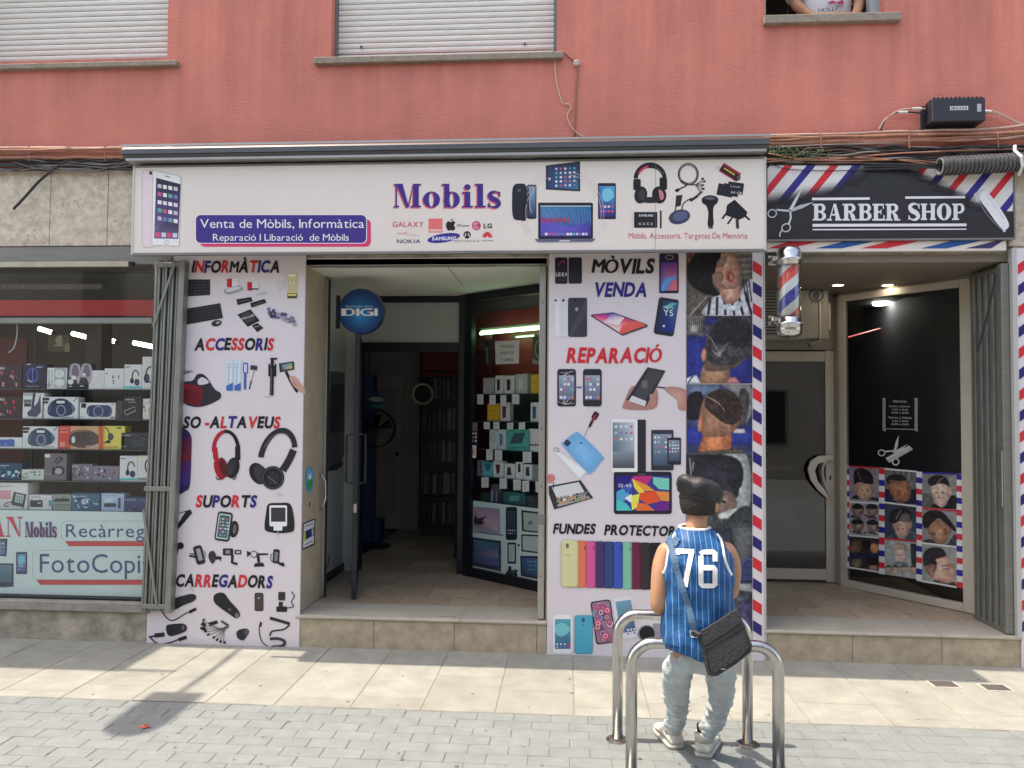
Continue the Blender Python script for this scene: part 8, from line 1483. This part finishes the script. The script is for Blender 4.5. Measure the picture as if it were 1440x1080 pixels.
for s_ in (-1, 1):
    c = hc+rt_*s_*.088+Vector((0, 0, -.02)); q = MB(); R_ = []
    for k, (r, h_) in enumerate(((.001, -.01), (.018, -.008), (.024, .0), (.018, .008), (.001, .006))): R_.append([c+rt_*s_*h_+face*cos(2*pi*j/12)*r*.7+Vector((0, 0, sin(2*pi*j/12)*r*1.3)) for j in range(12)])
    q.rings(R_); q.build('ear', M_skin, man, smooth=True)
    e_ = hc+face*.075+rt_*s_*.032+Vector((0, 0, .008)); q = MB(); q.lathe(e_, [(.001, -.01), (.009, -.006), (.012, 0), (.009, .006), (.001, .01)], 10); q.build('eye', mat('dark_eye', (.05, .03, .02), .2), man, smooth=True)
e_ = hc+face*.082+Vector((0, 0, -.055)); q = MB(); q.tube([e_-rt_*.022, e_+Vector((0, 0, -.002)), e_+rt_*.022], [.002, .006, .002], 6); q.build('mouth', mat('lips', (.4, .14, .1), .5), man, smooth=True)
# hair: short at the nape
def headshell(name, m, zlo, zhi, k, front=1, parent=man, lump=0):
    q = MB(); R_ = []
    for i in range(9):
        f = i/8; z = zlo+(zhi-zlo)*f; zz = z/.118; r = sqrt(max(.0, 1-zz*zz)) if abs(zz) < 1 else .02
        r = max(r, .62) if z < 0 else r
        ring = []
        for j in range(32):
            a = 2*pi*j/32; d = face*cos(a)+rt_*sin(a); d.z = 0; d.normalize(); rr_ = (.098 if cos(a) < 0 else .09)*k*r*(front if cos(a) > .35 and z < 0 else 1)*(1+lump*sin(5*a+z*60)*.5+lump*sin(11*a)*.3); ring.append(hc+d*rr_+Vector((0, 0, z)))
        R_.append(ring)
    q.rings(R_); return q.build(name, m, parent, smooth=True)
M_hair = mat('dark_brown_hair', (.025, .017, .013), .7, 0, .4, 60, .8, 150)
headshell('hair', M_hair, -.062, .05, .985, .82)
M_cap = mat('black_leather_cap', (.022, .022, .026), .55, 0, .3, 25, .5, 30)
q = MB(); R_ = []
for r, z in ((.094, -.004), (.101, .012), (.108, .034), (.110, .052), (.106, .068), (.095, .080), (.075, .089), (.045, .095), (.004, .097)): R_.append([hc+Vector((-.005, -.004, z+.016))+(face*cos(2*pi*j/40)+rt_*sin(2*pi*j/40)*.96)*Vector((1, 1, 0)).length/1.4142*r*(1+.035*sin(5*2*pi*j/40+z*40)+.02*sin(9*2*pi*j/40-z*90)) for j in range(40)])
for rg_ in R_:
    for v in rg_: v.z += (v.x-hc.x)*-.12-(v.y-hc.y)*-.05
q.rings(R_); cp = q.build('cap', M_cap, man, smooth=True)
from mathutils import noise as nz_
for v in cp.data.vertices: v.co += v.normal*(.012*nz_.noise(v.co*24)+.008*nz_.noise(v.co*55))
q = MB(); R_ = []
for i, (r, z) in enumerate(((.098, .0), (.102, -.006), (.102, -.018), (.098, -.022))): R_.append([hc+(face*cos(2*pi*j/32)+rt_*sin(2*pi*j/32))*(r-.002)+Vector((0, 0, z+.02)) for j in range(32)])
q.rings(R_, cap=False); q.build('cap_band', M_cap, man, smooth=True)
q = MB(); A_2 = []; B_2 = []
for j in range(11):
    a = radians(-55+j*11); d = face*cos(a)+rt_*sin(a); d.z = 0; d.normalize(); A_2.append(hc+d*.098+Vector((0, 0, .006))); B_2.append(hc+d*(.098+.065*cos(a*1.4))+Vector((0, 0, -.012)))
q.prism(A_2+B_2[::-1], [v+Vector((0, 0, .006)) for v in A_2+B_2[::-1]]); q.build('cap_peak', M_cap, man)
# jersey
mj = bpy.data.materials.new('pinstripe_jersey'); mj.use_nodes = True; t = mj.node_tree; b_ = t.nodes['Principled BSDF']; g_ = t.nodes.new('ShaderNodeNewGeometry'); sp = t.nodes.new('ShaderNodeSeparateXYZ'); t.links.new(g_.outputs['Position'], sp.inputs[0])
def mth(op, a, b=None):
    n_ = t.nodes.new('ShaderNodeMath'); n_.operation = op
    for i_, v in enumerate((a, b)):
        if v is None: continue
        if isinstance(v, (int, float)): n_.inputs[i_].default_value = v
        else: t.links.new(v, n_.inputs[i_])
    return n_.outputs[0]
ns_ = t.nodes.new('ShaderNodeTexNoise'); ns_.inputs['Scale'].default_value = 6; t.links.new(g_.outputs['Position'], ns_.inputs['Vector'])
xx_ = mth('ADD', mth('DIVIDE', sp.outputs[0], .0262), mth('MULTIPLY', ns_.outputs[0], .35)); st_ = mth('LESS_THAN', mth('FRACT', xx_), .11)
mx_ = t.nodes.new('ShaderNodeMix'); mx_.data_type = 'RGBA'; t.links.new(st_, mx_.inputs[0]); mx_.inputs[6].default_value = (.006, .08, .235, 1); mx_.inputs[7].default_value = (.14, .30, .47, 1); t.links.new(mx_.outputs[2], b_.inputs['Base Color']); b_.inputs['Roughness'].default_value = .5; b_.inputs['Specular IOR Level'].default_value = .3
n2_ = t.nodes.new('ShaderNodeTexNoise'); n2_.inputs['Scale'].default_value = 9; n2_.inputs['Detail'].default_value = 4; bp2 = t.nodes.new('ShaderNodeBump'); bp2.inputs['Strength'].default_value = .6; bp2.inputs['Distance'].default_value = .03; t.links.new(g_.outputs['Position'], n2_.inputs['Vector']); t.links.new(n2_.outputs[0], bp2.inputs['Height']); t.links.new(bp2.outputs[0], b_.inputs['Normal'])
RJ = [(923, 934, 1035, -.012, .136), (918, 930, 1038, -.012, .138), (910, 927.5, 1038, -.008, .138), (898, 927, 1037, -.002, .132), (882, 928.5, 1035, 0, .126), (862, 931, 1034, .003, .122), (842, 932, 1034, .006, .12), (824, 931, 1035, .01, .12), (808, 929, 1036, .015, .122), (795, 931, 1034, .02, .122), (782, 934, 1031, .03, .116), (770, 937, 1026, .038, .108), (760, 941, 1021, .046, .096), (753, 946, 1015, .052, .082), (748, 952, 1008, .056, .072), (744, 957, 1002, .06, .064)]
rings = []
for py, xl_, xr_, yo, b in RJ:
    xl_, xr_ = 981+(xl_-981)*.95, 981+(xr_-981)*.955
    a_, c_ = SS(xl_, py, Y0), SS(xr_, py, Y0); rings.append((SS(980, py, Y0+yo-b*.85).z, a_.x, c_.x, Y0+yo, b))
fine = []
for i in range(len(rings)-1):
    for k in range(3): f = k/3; fine.append(tuple(rings[i][j]*(1-f)+rings[i+1][j]*f for j in range(5)))
fine.append(rings[-1])
zt_j = rings[0][0]
def jf(v, t_):
    low = max(0, min(1, (zt_j+.28-v.z)/.28)); d = Vector((cos(t_), sin(t_), 0))
    return v+d*(.007*low*sin(t_*7+v.z*18)+.005*low*sin(t_*13-v.z*30)+.0035*sin(v.z*55+t_*3)+.003*sin(v.z*31-t_*5))+Vector((0, 0, -.02*low*max(0, -sin(t_))*(1 if low > .9 else 0)*sin(t_*3)))
jer = loft('jersey', fine, mj, man, 64, fn=jf)
bpy.context.view_layer.update()
jl = worldloc(jer)
bv = BVHTree.FromPolygons([jl+v.co for v in jer.data.vertices], [tuple(p.vertices) for p in jer.data.polygons])
def onj(px, py, off=.004):
    h = bv.ray_cast(CP, ray(px, py).normalized()); 
    if h[0] is None:
        n_ = bv.find_nearest(SS(px, py, Y0-.1)); return n_[0]+(n_[0]-Vector((SS(981, py, Y0).x, Y0+.02, n_[0].z))).normalized()*off
    nn_ = h[1] if h[1].dot(ray(px, py)) < 0 else -h[1]
    return h[0]+nn_*off
def jstroke(lines, w, m, name, off=.0035, lay=0):
    q = MB()
    for ln in lines:
        P = []
        for i in range(len(ln)-1):
            n_ = max(2, int(math.hypot(ln[i+1][0]-ln[i][0], ln[i+1][1]-ln[i][1])/2.5))
            P += [(ln[i][0]+(ln[i+1][0]-ln[i][0])*k/n_, ln[i][1]+(ln[i+1][1]-ln[i][1])*k/n_) for k in range(n_)]
        P.append(ln[-1]); cols_ = []
        for i, p_ in enumerate(P):
            a, b = P[max(0, i-1)], P[min(len(P)-1, i+1)]; dx, dy = b[0]-a[0], b[1]-a[1]; l = math.hypot(dx, dy) or 1
            cols_.append([onj(p_[0]-dy/l*w*u, p_[1]+dx/l*w*u, off) for u in (-.5, -.17, .17, .5)])
        vs = [v for c in cols_ for v in c]; q.add(vs, [(i*4+j, i*4+j+1, (i+1)*4+j+1, (i+1)*4+j) for i in range(len(cols_)-1) for j in range(3)]); off += .0004
    return q.build(name, m, man, smooth=True)
ZJ = lambda x, y: (760+x/3.724, 630+y/3.724)
M_num = mat('white_twill', (.8, .8, .8), .6)
jstroke([[ZJ(710, 541), ZJ(806, 541)], [ZJ(791, 545), ZJ(757, 727)], [ZJ(717, 540), ZJ(717, 560)]], 7.2, M_num, 'number')
jstroke([[ZJ(840, 565), ZJ(840, 712)], [ZJ(836, 556), ZJ(852, 545), ZJ(904, 545), ZJ(918, 560)], [ZJ(913, 556), ZJ(913, 595)], [ZJ(845, 628), ZJ(904, 628), ZJ(914, 642)], [ZJ(912, 634), ZJ(912, 712)], [ZJ(836, 706), ZJ(850, 721), ZJ(902, 721), ZJ(917, 704)]], 7.0, M_num, 'number')
def trim(pl_, r, name='trim', m=M_num):
    P = crom([onj(*p_, .0) for p_ in pl_], 4); q = MB(); q.tube(P, r, 8); return q.build(name, m, man, smooth=True)
trim([(950, 750), (946, 757), (942, 766), (940, 776), (938.5, 786), (937, 797), (933, 807)], .007); trim([(1008, 751), (1013, 758), (1016, 768), (1018, 780), (1021, 792), (1025, 802), (1029, 809)], .007)
trim([(943, 762), (940, 774), (938, 788), (934, 800)], .002, 'navy_line', M_black)
q = MB(); zc_ = rings[-1]; col_ = [Vector(((zc_[1]+zc_[2])/2+(zc_[2]-zc_[1])/2*cos(2*pi*k/28), zc_[3]+zc_[4]*sin(2*pi*k/28), zc_[0]-.004*sin(2*pi*k/28)*-1)) for k in range(29)]; q.tube(col_, .008, 8); q.build('collar', M_num, man, smooth=True)
q = MB(); nc = SS(979.5, 741.5, Y0+.068); q.tube([nc+Vector((.058*cos(2*pi*k/24), .06*sin(2*pi*k/24), -.004*sin(2*pi*k/24))) for k in range(25)], .0022, 6); q.build('necklace', mat('gold', (.8, .5, .2), .25, 1), man, smooth=True)
# armpit skirts of the jersey are closed by the arms; jeans
M_jean = mat('light_wash_jeans', (.52, .58, .60), .8, 0, .24, 14, .5, 120, col2=(.38, .45, .48))
jp = [(*SS(980, 918, Y0+.03), .115, .1), (*SS(980, 896, Y0+.02), .118, .1)]
je = [(0, 1)]
for hp0, ups, kn, cf, an, q2 in ((SS(955, 930, Y0+.05), SS(950, 955, Y0+.17), SS(952, 985, Y0+.31), SS(952, 1010, -1.58), anL, -1), (SS(1008, 930, Y0+.05), SS(1015, 952, Y0+.16), SS(1013, 982, Y0+.27), SS(1006, 1015, -1.66), anR, 1)):
    i = len(jp); jp += [(*hp0, .082), (*ups, .074), (*kn, .061), (*cf, .054), (*((an*.85+cf*.15)), .048), (*(an+Vector((0, 0, -.012))), .05)]; je += [(0, i)]+[(i+k, i+k+1) for k in range(5)]
jn = skin('jeans', jp, je, M_jean, man, 3); wrinkle(jn, .011, 16, 3); wrinkle(jn, .006, 38, 7, lambda z: 1.6 if z < .3 else .7)
# shoes
M_shoe = mat('white_worn_leather', (.62, .60, .54), .5, 0, .25, 25, .2, 60); M_sole = mat('grey_white_sole', (.55, .53, .47), .7, 0, .3, 30)
def shoe(heel, toe):
    d = (toe-heel); d.z = 0; d.normalize(); s = Vector((d.y, -d.x, 0)); L_ = .285; base = heel.copy(); base.z = 0
    prof = [(-.0, .028, .05), (.02, .038, .085), (.06, .041, .105), (.10, .043, .098), (.15, .047, .072), (.20, .05, .058), (.245, .044, .048), (.275, .028, .036), (.285, .012, .028)]
    for nm, m, k, zl, zh_ in (('sole', M_sole, 1.18, .0, .028), ('upper', M_shoe, 1.12, .024, None)):
        q = MB(); R_ = []
        for u, w, h_ in prof:
            c = base+d*u; hh_ = h_ if zh_ is None else zh_; ring = []
            for j in range(16):
                a = 2*pi*j/16; x = cos(a); z = sin(a); ww = w*k*abs(x)**.7*(1 if x > 0 else -1); zz = zl+(hh_-zl)*(.5+.5*abs(z)**(.6 if zh_ else .9)*(1 if z > 0 else -1)); ww *= (1 if zh_ else 1-.35*max(0, z)); ring.append(c+s*ww+Vector((0, 0, zz)))
            R_.append(ring)
        q.rings(R_); q.build(nm, m, man, smooth=True)
    an_ = base+d*.055; q = MB(); q.lathe(an_, [(.047, .07), (.052, .1), (.048, .114), (.036, .116)], 18); q.build('shoe_collar', M_shoe, man, smooth=True)
    q = MB(); q.lathe(an_, [(.038, .09), (.04, .15), (.03, .16)], 14); q.build('sock', M_black, man, smooth=True)
    for k in range(4): c = base+d*(.11+k*.022)+Vector((0, 0, .104-k*.011)); q = MB(); q.tube([c-s*.024, c+Vector((0, 0, .004)), c+s*.024], .0035, 6); q.build('lace', M_num, man)
shoe(hl, tl_); shoe(hr_, tr_)
# bag on its strap
ZB = lambda x, y: (840+x/2.571, 660+y/2.571)
bag = thing('shoulder_bag', 'black shoulder bag on a blue grey strap hanging across the man\'s back', 'bag', tuple(SS(1020, 905, Y0-.16)))
bpn = [ZB(366, 596), ZB(372, 585), ZB(440, 545), ZB(496, 508), ZB(505, 512), ZB(530, 570), ZB(559, 645), ZB(556, 662), ZB(500, 706), ZB(434, 748), ZB(412, 750), ZB(396, 742), ZB(380, 680)]
BPn = Plane((SS(1000, 900, Y0-.165)), (-.28, -1, .12)); f_ = [BPn.at(*p_) for p_ in bpn]; q = MB(); q.prism(f_, [v-BPn.N*.062 for v in f_]); M_bag = mat('black_bag_fabric', (.028, .03, .036), .55, 0, .35, 40, .5, 70)
b0 = q.build('body', M_bag, bag, bevel=.012, seg=3)
fl_ = [ZB(366, 596), ZB(372, 585), ZB(440, 545), ZB(496, 508), ZB(505, 512), ZB(523, 552), ZB(470, 590), ZB(385, 640)]; f2 = [BPn.at(*p_, .004) for p_ in fl_]; q = MB(); q.prism(f2, [v-BPn.N*.006 for v in f2]); q.build('flap', M_bag, bag, bevel=.002)
pt = [ZB(392, 650), ZB(470, 604), ZB(528, 570), ZB(550, 648), ZB(498, 695), ZB(428, 735), ZB(406, 730)]; f3 = [BPn.at(*p_, .002) for p_ in pt]; q = MB(); q.tube(f3+[f3[0]], .0018, 5); q.build('seam', M_black, bag)
c = BPn.at(*ZB(455, 722), .003); q = MB(); q.box(c.x-.01, c.x+.01, c.y-.002, c.y, c.z-.003, c.z+.003); q.build('tab', M_alu, bag)
M_strap = mat('blue_grey_strap', (.07, .15, .26), .6, 0, .2, 60)
sp_ = [(941, 748), (944, 764), (949, 786), (955, 808), (962, 832), (969, 856), (974, 876), (976, 890)]; A_3 = []; B_3 = []; q = MB()
S_ = [tuple(v[:2]) for v in crom([(*p_, 0) for p_ in sp_], 4)]
vs = []
for i, p_ in enumerate(S_):
    a, b = S_[max(0, i-1)], S_[min(len(S_)-1, i+1)]; dx, dy = b[0]-a[0], b[1]-a[1]; l = math.hypot(dx, dy); w = 8
    c_ = [onj(p_[0]-dy/l*w*u, p_[1]+dx/l*w*u, .0085) for u in (-.5, 0, .5)]; f = i/(len(S_)-1)
    vs.append([c_[0], c_[1], c_[2], c_[2]+Vector((0, .004, 0)), c_[0]+Vector((0, .004, 0))])
q.rings(vs); q.build('strap', M_strap, bag)
pb = onj(975, 890, .012); q = MB(); q.tube([pb+Vector((-.016, 0, .012)), pb+Vector((.014, -.004, .012)), pb+Vector((.016, -.01, -.014)), pb+Vector((-.012, -.006, -.014)), pb+Vector((-.016, 0, .012))], .0035, 6); q.build('buckle', M_chrome, bag)
q = MB(); q.tube([onj(975, 888, .012), BPn.at(*ZB(372, 600), .002)], .012, 6); q.build('strap_end', M_bag, bag)

# ------------------------------------------------------------------ person in the upper window
yw = .30; wc = SS(1160, 5, yw); fl0 = 3.75
px_ = wc.x
pts = [(px_, yw+.1, zr-.02, .15, .1), (px_, yw+.03, zr+.2, .15, .1), (px_-.0, yw-.0, zr+.42, .15, .1), (px_, yw, zr+.56, .07), (px_, yw-.03, zr+.64, .055), (px_, yw-.06, zr+.76, .085, .095), (px_, yw-.06, zr+.84, .07)]
edges = [(i, i+1) for i in range(6)]
for s_ in (-1, 1):
    i = len(pts); w_ = Vector((px_+s_*.13, .09, zr+.05)); pts += [(px_+s_*.19, yw, zr+.45, .06), (px_+s_*.24, yw-.06, zr+.22, .045), (w_.x+s_*.02, w_.y, w_.z, .03), (w_.x-s_*.06, w_.y-.01, w_.z, .03, .016)]; edges += [(2, i), (i, i+1), (i+1, i+2), (i+2, i+3)]
    fingers(pts, edges, Vector((w_.x-s_*.06, w_.y-.01, w_.z)), Vector((-s_, -.1, 0)).normalized(), Vector((0, 0, 1)), Vector((0, 1, 0)), i+3)
    i = len(pts); pts += [(px_+s_*.09, yw+.1, zr-.12, .085), (px_+s_*.1, yw+.08, zr-.5, .06), (px_+s_*.1, yw+.1, fl0+.06, .045), (px_+s_*.1, yw+.0, fl0+.04, .04)]; edges += [(0, i), (i, i+1), (i+1, i+2), (i+2, i+3)]
pw = skin('person', pts, edges, M_skin, None, 2, 0, origin=(px_, yw, fl0)); meta(pw, 'person in a white printed t-shirt leaning at the open upper window', 'person')
tr = [(zr-.12, px_-.19, px_+.19, yw+.09, .15), (zr+.05, px_-.185, px_+.185, yw+.06, .15), (zr+.25, px_-.2, px_+.2, yw+.02, .15), (zr+.4, px_-.215, px_+.215, yw, .145), (zr+.5, px_-.18, px_+.18, yw, .11), (zr+.56, px_-.1, px_+.1, yw, .08)]
loft('t_shirt', tr, mat('white_cotton', (.74, .72, .76), .8, 0, .08, 12, .5, 12), pw, 40, ex=2.2)
loft('trousers', [(fl0+.05, px_-.17, px_+.17, yw+.1, .1), (zr-.1, px_-.18, px_+.18, yw+.1, .13)], M_black, pw, 20)
for s_ in (-1, 1): q = MB(); q.tube([(px_+s_*.17, yw, zr+.47), (px_+s_*.235, yw-.05, zr+.27)], [.085, .075], 14); q.build('sleeve', _m['white_cotton'], pw, smooth=True)
q = MB(); q.lathe((px_, yw-.05, zr+.83), [(.1, -.03), (.1, .02), (.08, .06), (.04, .085), (.002, .09)], 20); q.build('hair', M_hair, pw, smooth=True)
for s_ in (-1, 1): q = MB(); q.lathe((px_+s_*.03, yw-.155, zr+.78), [(.001, -.008), (.01, 0), (.001, .008)], 8); q.build('eye', mat('dark_eye', (.05, .03, .02)), pw)
TP = PY(yw-.135); p = Pr(TP, (1060, 0), 6.26, k=1.1, start=.0)
p.text('HOLLI', 568, 725, 108, 34, (44, 40, 50), .0, slope=-.12); p.text('STE', 728, 790, 76, 38, (44, 40, 50), .0, slope=-.3); p.blob([(650, 30), (690, 5), (730, 20), (780, 0), (790, 40), (740, 30), (700, 30)], (170, 40, 80)); p.done('printed_lettering', pw)
